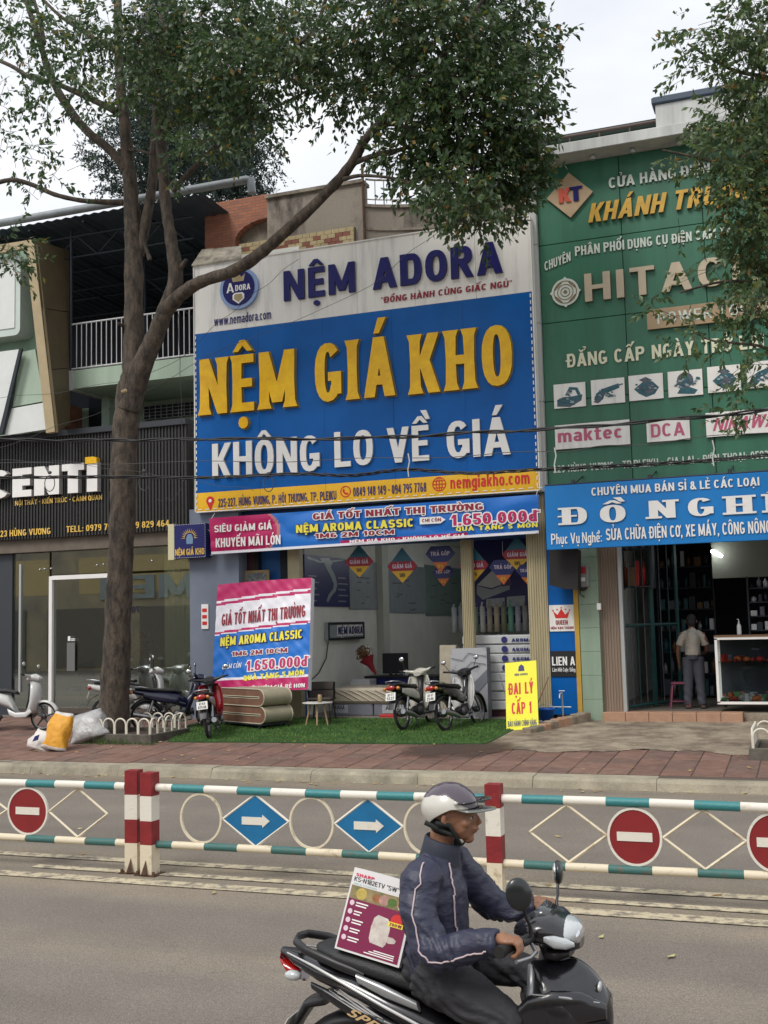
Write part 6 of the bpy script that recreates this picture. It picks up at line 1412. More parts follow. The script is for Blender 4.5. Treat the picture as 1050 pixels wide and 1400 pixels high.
# display case
YS = 20.45; a = at(983, 961, YS); tz = at(984, 873, YS).z; x1 = 1.4
t = thing('display_case', 'white framed glass display case full of small parts in the right shop', 'display case', (a.x, YS, zF-.1))
b = MB(); D_ = .55; w = .022
def fbar(p, q): b.box((min(p[0], q[0])-w, min(p[1], q[1])-w, min(p[2], q[2])-w), (max(p[0], q[0])+w, max(p[1], q[1])+w, max(p[2], q[2])+w))
z0 = a.z; z1 = tz
for y in (YS, YS+D_):
    b.box((a.x-w, y-w, z0-w), (x1, y+w, z0+w)); b.box((a.x-w, y-w, z1-w), (x1, y+w, z1+w)); b.box((a.x-w, y-w, z0), (a.x+w, y+w, z1)); b.box((x1-w, y-w, z0), (x1+w, y+w, z1))
for z in (z0, z1): b.box((a.x-w, YS, z-w+.002), (a.x+w, YS+D_, z+w-.002))
part(b, 'white_frame', 'letter_white', t)
b = MB(); b.box((a.x, YS, z0-.0), (x1, YS+D_, z0+.02)); b.box((a.x, YS+D_*.98, z0), (x1, YS+D_, z1)); part(b, 'case_board', 'dark_wall', t)
zm = z0+(z1-z0)*.62; b = MB(); b.box((a.x, YS+.1, zm), (x1, YS+D_, zm+.01)); part(b, 'glass_shelf', 'case_glass', t)
b = MB(); b.box((a.x, YS-.006, z0), (x1, YS-.001, z1)); part(b, 'front_glass', 'case_glass', t)
b = MB(); b.box((a.x-.03, YS-.03, z1+w), (x1, YS+D_+.03, z1+w+.03)); part(b, 'case_top', 'wood_brown', t)
for k in range(2): b = MB(); b.lathe([(0, 0), (.03, 0), (.03, -.06), (0, -.06)], (a.x+.1+k*1.2, YS+.1, z0-w), n=10); part(b, 'castor', 'black_plastic', t)
rnd = random.Random(8); cl = ['plastic_red', 'tool_grey', 'carton_white', 'wood_brown', mat('toy_green', (.08, .25, .1), .4), 'tool_teal', 'alu', 'promo_orange']
k = 0
for zz_, nn_ in ((z0+.022, 70), (z0+.09, 26), (zm+.012, 18)):
    for i in range(nn_):
        x = rnd.uniform(a.x+.06, a.x+1.25); y = YS+rnd.uniform(.06, .4); s_ = rnd.uniform(.03, .075)
        tt = D.objects.new('case_item', None) if False else None
        b = MB(); c = rnd.choice(cl) if zz_ < zm else rnd.choice(['plastic_red', 'plastic_red', 'promo_orange', 'tool_grey'])
        M_ = Matrix.Translation((x, y, zz_)) @ Matrix.Rotation(rnd.uniform(0, 3), 4, 'Z')
        if rnd.random() < .5: b.cbox((-s_, -s_*.5, 0), (s_, s_*.5, s_*rnd.uniform(.6, 2.2)), .008, 0, M_)
        else: b.ell((x, y, zz_+s_*.8), (s_*1.2, s_*.8, s_*.8), 8, 6)
        o = part(b, 'small_goods', c, t)
t = thing('bottle', 'slim pale pump bottle standing on the display case', 'bottle', (at(1011, 870, YS+.2).x, YS+.2, z1+w+.031)); b = MB(); b.lathe([(0, 0), (.035, 0), (.037, .02), (.037, .15), (.02, .19), (.012, .2), (.012, .24), (0, .24)], n=14); lpart(b, 'bottle_body', 'carton_white', t); b = MB(); b.tube([(0, 0, .24), (0, 0, .27), (-.03, 0, .27)], .006, 5); lpart(b, 'pump', 'white_ink', t)
# pink stool
q = at(929, 962, 21.2); t = thing('plastic_stool', 'dark pink plastic stool beside the standing man', 'stool', (q.x, 21.3, zF), R(10)); mp_ = mat('stool_pink', (.2, .05, .09), .5)
b = MB(); b.cbox((-.15, -.15, .42), (.15, .15, .46), .02); lpart(b, 'seat', mp_, t)
for sx in (-1, 1):
    for sy in (-1, 1): b = MB(); b.tube([(sx*.12, sy*.12, .42), (sx*.17, sy*.17, 0)], [.018, .014], 6); lpart(b, 'leg', mp_, t)
b = MB(); b.tube([(-.155, -.155, .12), (.155, -.155, .12), (.155, .155, .12), (-.155, .155, .12), (-.155, -.155, .12)], .01, 5); lpart(b, 'stretcher', mp_, t)

# ---- planters with hoops
def hoop_planter(label, x0, x1, y0, y1, step=.235, sides=True, cat='planter'):
    t = thing('tree_planter', label, cat, ((x0+x1)/2, (y0+y1)/2, pz(y0)))
    b = MB()
    b.cbox((x0, y0, pz(y0)-.05), (x1, y0+.1, pz(y0)+.16), .01); b.cbox((x0, y1-.1, pz(y1)-.05), (x1, y1, pz(y0)+.16), .01); b.cbox((x0, y0+.1, pz(y0)-.05), (x0+.1, y1-.1, pz(y0)+.158), .01); b.cbox((x1-.1, y0+.1, pz(y0)-.05), (x1, y1-.1, pz(y0)+.158), .01)
    part(b, 'planter_kerb', 'planter_conc', t); b = MB(); pbox(b, x0+.1, x1-.1, pz(y0)-.04, pz(y0)+.11, y0+.1, y1-.1); part(b, 'soil_bed', 'soil', t)
    zt_ = pz(y0)+.155; r = step*.46
    runs = [((x0+.05, y0+.05), (1, 0), x1-x0-.1), ((x0+.05, y0+.05), (0, 1), y1-y0-.1), ((x1-.05, y0+.05), (0, 1), y1-y0-.1), ((x0+.05, y1-.05), (1, 0), x1-x0-.1)]
    for (sx, sy), (dx, dy), L_ in runs:
        n = int(L_/step)
        for k in range(n):
            c = (k+.5)*L_/n; b = MB(); P = [(-r, 0), (-r, .16)]+[(-r*math.cos(a), .16+r*math.sin(a)) for a in [math.pi*i/8 for i in range(1, 8)]]+[(r, .16), (r, 0)]
            b.tube([(sx+dx*(c+u), sy+dy*(c+u), zt_+v) for u, v in P], .0155, 7); part(b, 'hoop', 'hoop_cream', t)
    return t
hoop_planter('concrete planter with white hoops around the foot of the big tree', -12.25, -10.72, 16.95, 18.25)
hoop_planter('concrete planter with white hoops cut by the right picture edge', -.95, .6, 16.45, 17.7)
# weeds at the planter foot
rnd = random.Random(12); b = MB()
for k in range(900):
    x = rnd.uniform(-12.3, -10.6); y = 16.9+rnd.gauss(0, .05)-(.0); z = pz(y); h = rnd.uniform(.02, .09)*(1.8 if -11.8 < x < -11.2 else .7); a = rnd.uniform(0, 6.3); d = .03
    b.add([(x, y, z), (x+.008*math.cos(a), y+.008*math.sin(a), z), (x+rnd.uniform(-d, d), y+rnd.uniform(-d, d), z+h)], [(0, 1, 2)])
b.build('weeds', mat('weed_green', (.07, .12, .03), .8, island=.4), kind='stuff')
# ---- sacks
def sack(name, label, cat, base, top, w, th, mats, seed, bandfn=None, taper=.75, n=22):
    t = thing(name, label, cat, base); rnd = random.Random(seed); b = MB(); base = Vector(base); top = Vector(top); ax = top-base; L_ = ax.length; az = ax.normalized(); side = Vector((1, .1, 0)); side = (side-az*side.dot(az)).normalized(); dep = az.cross(side)
    m = 14; rings = []
    for j in range(m+1):
        v = j/m; prof = (1-(abs(v-.42)/.62)**3)*.9+.1; ww = w*(1-(1-taper)*v)*(.92+.08*math.sin(v*9+seed)); dd = th*max(.12, prof)
        ring = []
        for k in range(n):
            a = 2*math.pi*k/n; r1 = 1+.05*math.sin(5*a+v*11+seed)+.04*math.sin(9*a-v*17)
            c, s_ = math.cos(a), math.sin(a); ring.append(base+az*(L_*v+.012*math.sin(a*3+seed))+side*ww/2*math.copysign(abs(c)**.7, c)*r1+dep*dd/2*math.copysign(abs(s_)**.8, s_)*r1)
        rings.append(ring)
    vs = [q for r_ in rings for q in r_]
    for j in range(m):
        for k in range(n): b.f.append((j*n+k, (j+1)*n+k, (j+1)*n+(k+1) % n, j*n+(k+1) % n)); b.sm.append(True); b.mi.append(bandfn(j/m, k/n) if bandfn else 0)
    b.v = [tuple(v) for v in vs]; b.f += [tuple(range(n)), tuple(range(m*n+n-1, m*n-1, -1))]; b.mi += [0, 0]; b.sm += [False, False]
    part(b, 'sack_body', mats, t); return t
g = gnd(73, 1027)
sack('sack', 'stuffed sack with broad orange yellow face leaning on the tree planter', 'sack', (g.x, g.y, g.z+.02), at(88, 975, g.y+.2), .46, .28, ['sack_white', 'sack_yellow'], 2, lambda v, u: 1 if (.03 < v < .9 and (u < .38 or u > .55) and not (.33 < u < .36)) else 0, taper=.9)
g = gnd(48, 1027)
t = sack('sack', 'small white feed sack with blue print left of the yellow sack', 'sack', (g.x, g.y+.05, g.z+.02), at(62, 1000, g.y+.15), .52, .2, ['sack_white'], 5, taper=.55)
b = MB(); q = at(47, 1010, g.y-.1); b.prism([(q.x-.05, q.z-.05), (q.x+.06, q.z-.02), (q.x+.09, q.z+.07), (q.x, q.z+.04)], wallfr(q.y+.02), 0, .01); part(b, 'blue_print', 'navy_ink', t)
g = gnd(105, 1020)
sack('rubbish_bag', 'crumpled pale plastic bag behind the yellow sack at the hoops', 'bag', (g.x+.05, g.y+.35, g.z+.05), at(120, 975, g.y+.5), .75, .45, ['bag_clear'], 8, taper=.8)
# ---- left shop interior pieces
q = at(200, 950, 22); t = thing('wooden_desk', 'wooden desk inside the left glass showroom', 'desk', (q.x, 22, .42)); z = at(205, 920, 22).z
a = at(185, 920, 22).x; c = at(262, 920, 22).x; b = MB(); b.cbox((a, 21.7, z-.08), (c, 22.4, z), .01); part(b, 'desktop', 'wood_brown', t)
for x in (a+.05, c-.05): b = MB(); pbox(b, x-.04, x+.04, .42, z-.08, 21.8, 22.3); part(b, 'leg', 'wood_brown', t)
t = thing('white_vase', 'white cylinder vase standing on the wooden desk', 'vase', (at(203, 915, 22).x, 22, z+.001)); b = MB(); b.lathe([(0, 0), (.09, 0), (.09, .32), (.08, .32), (0, .3)], n=16); lpart(b, 'vase_body', 'white_ink', t)
t = thing('figurine', 'small brown figurine on the wooden desk in the left showroom', 'figurine', (at(222, 915, 22).x, 22, z+.001)); b = MB(); b.lathe([(0, 0), (.09, 0), (.05, .12), (.07, .22), (.02, .3), (0, .3)], n=8); lpart(b, 'figurine_body', 'terracotta', t)
x = at(240, 900, 22.8).x; t = thing('white_cabinet', 'white cabinet with grey side standing behind the wooden desk', 'cabinet', (x, 22.8, .42)); b = MB(); b.cbox((x-.25, 22.8, .42), (x+.25, 23.3, at(240, 884, 22.8).z), .01); part(b, 'cabinet_body', 'carton_white', t); b = MB(); pbox(b, x+.02, x+.22, at(240, 915, 22.8).z, at(240, 888, 22.8).z, 22.78, 22.8); part(b, 'cabinet_door', 'print_grey', t)
t = thing('dried_flower_vase', 'tall bunch of dried flowers in the left showroom window', 'flowers', at(190, 940, 21.6)); q = at(190, 905, 21.6); b = MB(); b.lathe([(0, -.45), (.08, -.45), (.1, -.2), (.05, 0), (.06, .02)], q, n=12); part(b, 'vase', 'desk_black', t)
b = MB(); rnd = random.Random(6)
for k in range(240):
    d = Vector((rnd.gauss(0, .22), rnd.gauss(0, .15), rnd.uniform(.1, .65))); u = Vector((rnd.uniform(-1, 1), 0, rnd.uniform(-1, 1))).normalized()*.05; v = Vector((-u.z, 0, u.x))*.35; c_ = q+d; b.add([c_-u, c_-v, c_+u, c_+v], [(0, 1, 2, 3)])
for k in range(14): b.tube([q, q+Vector((rnd.gauss(0, .2), rnd.gauss(0, .1), .5))], .004, 4)
part(b, 'dried_stems', mat('straw', (.4, .27, .12), .8, island=.4), t, kind='stuff')
t = thing('teal_cabinet', 'pale teal cabinet behind the glass at the far left', 'cabinet', at(30, 930, 21.2)); a = at(20, 930, 21.2).x; c = at(38, 930, 21.2).x; b = MB(); b.cbox((a, 21.2, .42), (c, 21.7, at(30, 885, 21.2).z), .01); part(b, 'cabinet_body', mat('teal_pale', (.2, .38, .35), .5), t); b = MB(); pbox(b, a+.03, c-.03, .5, at(30, 888, 21.2).z, 21.18, 21.2); part(b, 'cabinet_door', mat('teal_pale2', (.16, .3, .28), .5), t)
t = thing('office_chair', 'dark chair inside the left showroom behind the door', 'chair', (at(110, 950, 22.3).x, 22.3, .42)); b = MB(); b.cbox((-.25, -.25, .42), (.25, .25, .5), .04); lpart(b, 'seat', 'desk_black', t); b = MB(); b.cbox((-.23, .2, .55), (.23, .27, 1.05), .04); lpart(b, 'backrest', 'desk_black', t); b = MB(); b.tube([(0, 0, .05), (0, 0, .42)], .03, 8); 
for k in range(5): b.tube([(0, 0, .08), (.28*math.cos(k*1.257), .28*math.sin(k*1.257), .03)], .02, 6)
lpart(b, 'base', 'desk_black', t)
# ================================================================ motorbikes
mat('tyre', (.02, .02, .02), .85, bump=.3, bs=60); mat('rim_metal', (.35, .35, .36), .3, .9); mat('engine', (.13, .13, .135), .45, .7, var=.4, vs=30)
mat('black_gloss', (.009, .009, .012), .22, coat=.5, spec=.6); mat('black_satin', (.018, .018, .02), .4); mat('seat_vinyl', (.016, .017, .018), .5, bump=.25, bs=180)
mat('scooter_white', (.62, .62, .6), .25, coat=.6, var=.1, vs=6); mat('cub_cream', (.6, .58, .5), .4, coat=.3, var=.25, vs=5); mat('bike_red', (.17, .006, .01), .25, coat=.6); mat('bike_navy', (.008, .01, .038), .25, coat=.6)
mat('tail_red', (.35, .01, .01), .15, coat=.8); mat('lens_amber', (.6, .2, .03), .15, coat=.8); mat('lens_clear', (.5, .53, .54), .06, .0, coat=1, spec=.8); mat('reflector', (.75, .77, .8), .12, .9); mat('plate_white', (.72, .72, .68), .45)
mat('mirror_back', (.012, .016, .017), .3, coat=.4); mat('silver_paint', (.4, .41, .42), .3, .6); mat('decal_gold', (.55, .38, .2), .35); mat('decal_silver', (.6, .6, .6), .3, .3)
mat('grip_rubber', (.012, .012, .012), .8); mat('foot_brown', (.05, .04, .035), .7)
def wheel(t, x, r, parent_name, w=.045, spokes=True, disc=False):
    zc = r; b = MB(); n = 8
    prof = []
    for k in range(13): a = 2*math.pi*k/12; prof.append((r-w*.62+w*.62*math.cos(a), w*.62*math.sin(a)*.92))
    b.lathe(prof, (x, 0, zc), 'y', 30); wo = lpart(b, parent_name, 'tyre', t)
    b = MB(); r2 = r-w*1.15; b.lathe([(r2, -.018), (r2+.012, -.022), (r2+.012, .022), (r2, .018), (r2-.008, 0), (r2, -.018)], (x, 0, zc), 'y', 30); lpart(b, 'rim', 'rim_metal', wo)
    b = MB(); b.lathe([(0, -.06), (.04, -.06), (.055, -.03), (.055, .03), (.04, .06), (0, .06)], (x, 0, zc), 'y', 16)
    if spokes:
        for k in range(18): a = k*math.pi/9; s_ = .03*(1 if k % 2 else -1); b.tube([(x+.04*math.cos(a+.3), s_, zc+.04*math.sin(a+.3)), (x+r2*math.cos(a), 0, zc+r2*math.sin(a))], .0028, 4)
    else:
        for k in range(5): a = k*math.pi*2/5+.3; b.tube([(x+.03*math.cos(a), 0, zc+.03*math.sin(a)), (x+r2*math.cos(a), 0, zc+r2*math.sin(a))], [.022, .014], 6)
    lpart(b, 'hub_and_spokes', 'engine', wo)
def arcfender(t, x, z, r, a0, a1, w, m, name, th=.006, drop=.03):
    b = MB(); n = 14; rows = []
    for k in range(n+1):
        a = R(a0+(a1-a0)*k/n); taper = 1-.35*abs(k/n-.4); c, s_ = math.cos(a), math.sin(a); row = []
        for u in (-1, -.92, -.5, 0, .5, .92, 1):
            rr = r-drop*(abs(u)**3) + (0 if abs(u) < 1 else -.02); row.append((x+rr*c, u*w*taper, z+rr*s_))
        rows.append(row)
    vs = [p for r_ in rows for p in r_]; m_ = 7
    b.add(vs, [(i*m_+j, i*m_+j+1, (i+1)*m_+j+1, (i+1)*m_+j) for i in range(n) for j in range(m_-1)], 0, True)
    o = lpart(b, name, m, t); md = o.modifiers.new('s', 'SOLIDIFY'); md.thickness = th; return o
def plate(t, x, z, ang, txt, parent=None, y=0):
    M_ = Matrix.Translation((x, y, z)) @ Matrix.Rotation(ang, 4, 'Y'); b = MB(); b.cbox((-.004, -.095, -.07), (.0, .095, .07), .003, 0, M_); o = lpart(b, 'licence_plate', 'plate_white', t)
    nx = -(M_.to_3x3() @ Vector((1, 0, 0))); fr = (M_ @ Vector((-.004, 0, 0)), Vector((0, -1, 0)), M_.to_3x3() @ Vector((0, 0, 1)), nx)
    for k, s_ in enumerate(txt):
        for g in text(s_, fr, -.07 if k else -.055, -.055+(0 if k else .06), .07 if k else .055, -.008+(0 if k else .06), 'black_ink', None, lift=.002, t=.17): g.parent = o; ROOT[g.name] = t.name
def mirror(t, base, top, ry=.055, rz=.04, m='mirror_back', face='reflector'):
    b = MB(); base = Vector(base); top = Vector(top); mid_ = base.lerp(top, .5)+Vector((.0, .0, .0)); b.tube([base, mid_, top], .006, 6); o = lpart(b, 'mirror_stem', 'black_satin', t)
    b = MB(); b.ell(top+Vector((0, 0, rz*.6)), (.018, ry, rz), 14, 8); h = lpart(b, 'mirror', m, t)
    b = MB(); b.ell(top+Vector((-.011, 0, rz*.6)), (.01, ry*.86, rz*.84), 12, 6); lpart(b, 'mirror_glass', face, h)
def underbone(label, loc, rz, c_main, c_side, c_shield, txt, lean=-.12, cub=False, body2=None, group='parked motorbikes', steer=.0, cat='motorbike'):
    t = thing('parked_motorbike', label, cat, loc, rz, group, Matrix.Rotation(lean, 4, 'X')); r = .285
    wheel(t, 0, r, 'rear_wheel', .05); wheel(t, 1.2, r, 'front_wheel', .042)
    # seat and tail
    b = MB(); b.loft([(.66, 0, .70, .07, .03, .3), (.55, 0, .735, .105, .035, .15), (.35, 0, .745, .12, .038, 0), (.12, 0, .765, .12, .036, -.05), (-.08, 0, .79, .105, .03, -.08), (-.2, 0, .80, .07, .02, 0)], 18, 2.6); lpart(b, 'seat', 'seat_vinyl', t)
    b = MB(); b.loft([(.78, 0, .52, .05, .08, .3), (.6, 0, .61, .09, .085, .2), (.35, 0, .655, .115, .075, .1), (.05, 0, .69, .115, .06, -.05), (-.18, 0, .735, .09, .045, -.12), (-.3, 0, .765, .05, .025, -.1)], 18, 2.5); lpart(b, 'rear_cowl', c_main, t)
    for s_ in (-1, 1):
        b = MB(); b.loft([(.6, s_*.085, .56, .02, .07, .2), (.38, s_*.115, .6, .022, .09, .1), (.12, s_*.12, .64, .02, .07, -.05), (-.05, s_*.105, .68, .012, .04, -.1)], 12, 2.6); lpart(b, 'side_cover', c_side, t)
    b = MB(); b.tube([(.02, -.13, .8), (-.2, -.13, .84), (-.3, -.08, .86), (-.3, .08, .86), (-.2, .13, .84), (.02, .13, .8)], .011, 7); lpart(b, 'grab_rail', 'rim_metal' if cub else 'silver_paint', t)
    # tail light, plate, mudguard
    b = MB(); b.ell((-.3, 0, .745), (.035, .085, .045), 14, 8); tl = lpart(b, 'tail_light', 'tail_red', t)
    for s_ in (-1, 1): b = MB(); b.ell((-.27, s_*(.13 if cub else .1), .735), (.03, .035, .032), 10, 6); lpart(b, 'indicator', 'lens_amber', t)
    b = MB(); b.loft([(-.12, 0, .62, .085, .02, -.4), (-.24, 0, .6, .08, .016, -.9), (-.3, 0, .5, .075, .01, -1.2), (-.36, 0, .38, .06, .008, -1.3)], 12, 3); lpart(b, 'mudguard', 'black_satin', t)
    plate(t, -.335, .6, .35, txt)
    arcfender(t, 0, r, r+.045, 20, 150, .07, 'black_satin', 'rear_fender')
    # engine, exhaust, swingarm, shocks, pegs, stand
    b = MB(); b.ell((.62, 0, .3), (.15, .1, .085), 14, 10); b.tube([(.68, 0, .32), (.88, 0, .36)], [.055, .06], 10); 
    for k in range(5): b.tube([(.76+.025*k, 0, .34), (.77+.025*k, 0, .342)], .075, 12)
    b.lathe([(0, -.13), (.07, -.13), (.085, -.09), (.085, -.06)], (.58, 0, .29), 'y', 16); lpart(b, 'engine', 'engine', t)
    b = MB(); b.tube([(.85, -.03, .3), (.82, -.09, .2), (.6, -.13, .17), (.3, -.15, .2), (.12, -.15, .25)], .02, 8); b.tube([(.3, -.15, .2), (.1, -.155, .26), (-.25, -.16, .33)], [.03, .042, .045], 12); lpart(b, 'exhaust', 'rim_metal' if not cub else 'rim_metal', t)
    b = MB()
    for s_ in (-1, 1): b.tube([(.5, s_*.08, .32), (0, s_*.085, r)], .018, 6)
    lpart(b, 'swingarm', 'black_satin', t)
    for s_ in (-1, 1): b = MB(); b.tube([(.03, s_*.1, r+.02), (.13, s_*.11, .6)], .014, 6); b.tube([(.05, s_*.101, r+.08), (.12, s_*.108, .55)], .026, 10); lpart(b, 'rear_shock', 'rim_metal', t)
    b = MB(); b.loft([(.52, .1, .31, .012, .035), (.25, .1, .3, .014, .045), (-.05, .1, r, .014, .05), (-.07, .1, r, .01, .03)], 10, 3); lpart(b, 'chain_case', 'black_satin' if not cub else 'rim_metal', t)
    b = MB(); b.tube([(.62, -.2, .24), (.62, .2, .24)], .012, 6); 
    for s_ in (-1, 1): b.tube([(.62, s_*.14, .245), (.62, s_*.23, .25)], .02, 8); b.tube([(.3, s_*.1, .33), (.28, s_*.2, .36)], .014, 6)
    b.tube([(.62, .06, .24), (.5, .17, -.02)], .01, 6); b.tube([(.4, -.06, .24), (.36, -.1, .06)], .012, 6); lpart(b, 'footpegs_and_stand', 'engine', t)
    # frame tunnel, leg shields, steering
    b = MB(); b.tube([(.5, 0, .55), (.72, 0, .48), (.93, 0, .68), (.98, 0, .86)], [(.05, .06), (.055, .07), (.05, .06), (.045, .05)], 12); lpart(b, 'frame_cover', c_main, t)
    for s_ in (-1, 1):
        b = MB(); rows = []; K = [(.93, .90, .05, .17), (.92, .82, .06, .2), (.88, .7, .06, .225), (.83, .58, .06, .23), (.78, .46, .06, .22), (.74, .36, .07, .19), (.72, .3, .08, .14)]
        for x, z, yi, yo in K: rows.append([(x+.06, s_*yi, z), (x+.045, s_*(yi+yo)/2, z), (x-.01, s_*yo, z), (x-.045, s_*(yo+.005), z-.01)])
        vs = [p for r_ in rows for p in r_]; b.add(vs, [(i*4+j, i*4+j+1, (i+1)*4+j+1, (i+1)*4+j) for i in range(len(K)-1) for j in range(3)], 0, True); o = lpart(b, 'leg_shield', c_shield, t); md = o.modifiers.new('s', 'SOLIDIFY'); md.thickness = .012
    b = MB(); b.loft([(.98, 0, .55, .07, .02, .7), (1.03, 0, .66, .085, .03, 1.0), (1.02, 0, .78, .09, .035, 1.25), (.99, 0, .9, .08, .035, 1.4)], 14, 2.6); lpart(b, 'front_cover', c_main, t)
    for s_ in (-1, 1): b = MB(); b.tube([(1.2, s_*.075, r), (1.12, s_*.07, .45), (1.04, s_*.06, .68)], [.02, .022, .018], 8); lpart(b, 'fork', 'rim_metal', t)
    arcfender(t, 1.2, r, r+.05, -15, 150, .062, c_main, 'front_fender')
    b = MB(); b.loft([(.84, 0, .93, .07, .035, .1), (.92, 0, .96, .115, .06, 0), (1.0, 0, .965, .12, .075, 0), (1.08, 0, .955, .09, .07, 0)], 16, 2.4); b.tube([(.93, -.1, .97), (.88, -.28, 1.01)], [.035, .018], 8); b.tube([(.93, .1, .97), (.88, .28, 1.01)], [.035, .018], 8); lpart(b, 'handlebar_cover', c_shield if cub else body2 or c_main, t)
    b = MB(); b.ell((1.07, 0, .955), (.05, .075, .062), 16, 10); lpart(b, 'headlight', 'lens_clear', t)
    for s_ in (-1, 1):
        b = MB(); b.tube([(.885, s_*.25, 1.0), (.86, s_*.36, 1.02)], .017, 8); lpart(b, 'grip', 'grip_rubber', t)
        b = MB(); b.tube([(.91, s_*.24, 1.0), (.94, s_*.3, 1.0), (.92, s_*.36, 1.01)], .006, 5); lpart(b, 'brake_lever', 'rim_metal', t)
    if cub: mirror(t, (.9, .24, 1.0), (.9, .3, 1.2), .055, .05)
    else:
        mirror(t, (.9, .24, 1.0), (.88, .34, 1.16)); mirror(t, (.9, -.24, 1.0), (.88, -.34, 1.16))
    return t
def scooter(label, loc, rz, c, txt, lean=-.1, cat='scooter'):
    t = thing('parked_scooter', label, cat, loc, rz, 'parked scooters', Matrix.Rotation(lean, 4, 'X')); r = .25
    wheel(t, 0, r, 'rear_wheel', .05, False); wheel(t, 1.25, r+.02, 'front_wheel', .045, False)
    b = MB(); b.loft([(.68, 0, .73, .08, .035, .3), (.5, 0, .77, .12, .045, .1), (.25, 0, .78, .13, .045, 0), (0, 0, .8, .12, .04, -.05), (-.2, 0, .82, .08, .025, -.05)], 18, 2.6); lpart(b, 'seat', 'seat_vinyl', t)
    b = MB(); b.loft([(.66, 0, .42, .1, .08, .4), (.55, 0, .56, .14, .14, .25), (.35, 0, .62, .155, .12, .1), (.1, 0, .66, .15, .095, -.05), (-.15, 0, .71, .11, .07, -.15), (-.32, 0, .76, .05, .035, -.15)], 20, 2.4); lpart(b, 'rear_body', c, t)
    b = MB(); b.ell((-.29, 0, .72), (.04, .1, .05), 14, 8); lpart(b, 'tail_light', 'tail_red', t)
    b = MB(); b.tube([(.0, -.14, .83), (-.25, -.12, .87), (-.34, 0, .88), (-.25, .12, .87), (.0, .14, .83)], .013, 7); lpart(b, 'grab_rail', 'silver_paint', t)
    b = MB(); b.loft([(-.12, 0, .58, .08, .02, -.5), (-.28, 0, .5, .08, .012, -1.1), (-.34, 0, .36, .06, .008, -1.3)], 12, 3); lpart(b, 'mudguard', 'black_satin', t)
    plate(t, -.315, .58, .3, txt)
    b = MB(); b.ell((.12, .02, .27), (.28, .09, .09), 14, 8); b.tube([(.3, .09, .25), (-.02, .1, .26)], [.06, .05], 10); lpart(b, 'engine', 'engine', t)
    b = MB(); b.tube([(.4, -.1, .2), (.15, -.14, .22), (-.25, -.15, .3)], [.02, .045, .05], 10); lpart(b, 'exhaust', 'black_satin', t)
    b = MB(); b.cbox((.62, -.17, .27), (1.02, .17, .34), .03); lpart(b, 'floorboard', 'black_satin', t)
    for s_ in (-1, 1): b = MB(); b.loft([(.6, s_*.165, .36, .02, .07, .4), (.75, s_*.17, .29, .018, .05), (.95, s_*.17, .3, .018, .055, .2), (1.06, s_*.17, .38, .015, .04, .6)], 10, 2.6); lpart(b, 'side_skirt', c, t)
    b = MB(); rows = []; K = [(1.02, .96, .07), (1.06, .9, .14), (1.09, .8, .19), (1.1, .68, .21), (1.09, .55, .2), (1.05, .42, .18), (1.0, .33, .17)]
    for x, z, w in K: rows.append([(x-.06, -w, z), (x-.01, -w*.92, z), (x+.05, -w*.5, z), (x+.07, 0, z), (x+.05, w*.5, z), (x-.01, w*.92, z), (x-.06, w, z)])
    vs = [p for r_ in rows for p in r_]; b.add(vs, [(i*7+j, i*7+j+1, (i+1)*7+j+1, (i+1)*7+j) for i in range(len(K)-1) for j in range(6)], 0, True); o = lpart(b, 'front_apron', c, t); md = o.modifiers.new('s', 'SOLIDIFY'); md.thickness = .012
    b = MB(); K2 = [(1.0, .9, .12), (1.03, .78, .165), (1.04, .6, .18), (1.0, .42, .155)]; rows = [[(x-.03, -w, z), (x-.0, 0, z), (x-.03, w, z)] for x, z, w in K2]; vs = [p for r_ in rows for p in r_]; b.add(vs, [(i*3+j, (i+1)*3+j, (i+1)*3+j+1, i*3+j+1) for i in range(3) for j in range(2)], 0, True); o = lpart(b, 'inner_shield', 'black_satin', t); md = o.modifiers.new('s', 'SOLIDIFY'); md.thickness = .03
    arcfender(t, 1.25, r+.02, r+.07, 20, 160, .07, c, 'front_fender')
    for s_ in (-1, 1): b = MB(); b.tube([(1.25, s_*.07, r+.02), (1.12, s_*.06, .55)], .018, 8); lpart(b, 'fork', 'engine', t)
    b = MB(); b.loft([(.88, 0, .98, .07, .03, .1), (.95, 0, 1.02, .13, .06), (1.05, 0, 1.02, .14, .075), (1.15, 0, .99, .1, .05)], 16, 2.4); b.tube([(.97, -.1, 1.03), (.93, -.27, 1.05)], [.04, .022], 8); b.tube([(.97, .1, 1.03), (.93, .27, 1.05)], [.04, .022], 8); lpart(b, 'handlebar_cover', c, t)
    b = MB(); b.ell((1.13, 0, .99), (.05, .1, .05), 14, 8); lpart(b, 'headlight', 'lens_clear', t)
    for s_ in (-1, 1):
        b = MB(); b.tube([(.935, s_*.25, 1.05), (.91, s_*.36, 1.06)], .018, 8); lpart(b, 'grip', 'grip_rubber', t)
        mirror(t, (.95, s_*.22, 1.06), (.93, s_*.32, 1.24), .055, .04, 'scooter_white')
    b = MB(); b.tube([(.3, .05, .24), (.25, .14, -.0)], .012, 6); lpart(b, 'side_stand', 'black_satin', t)
    return t
def gpt(px, py, dz=0): g = gnd(px, py); return (g.x, g.y, g.z+dz)
def heading(a, b_): A_ = gnd(*a); B_ = gnd(*b_); return math.atan2(B_.y-A_.y, B_.x-A_.x)
underbone('old cream and black motorbike with round mirror parked on the grass mat', gpt(552, 1000, .02), R(84), 'black_satin', 'cub_cream', 'cub_cream', ('81-T1', '5537'), cub=True)
underbone('white and black sporty motorbike parked in front of the grey marbled mattress', gpt(610, 1001, .02), R(78), 'black_gloss', 'black_gloss', 'scooter_white', ('81-X1', '2546'), lean=-.16, body2='black_satin')
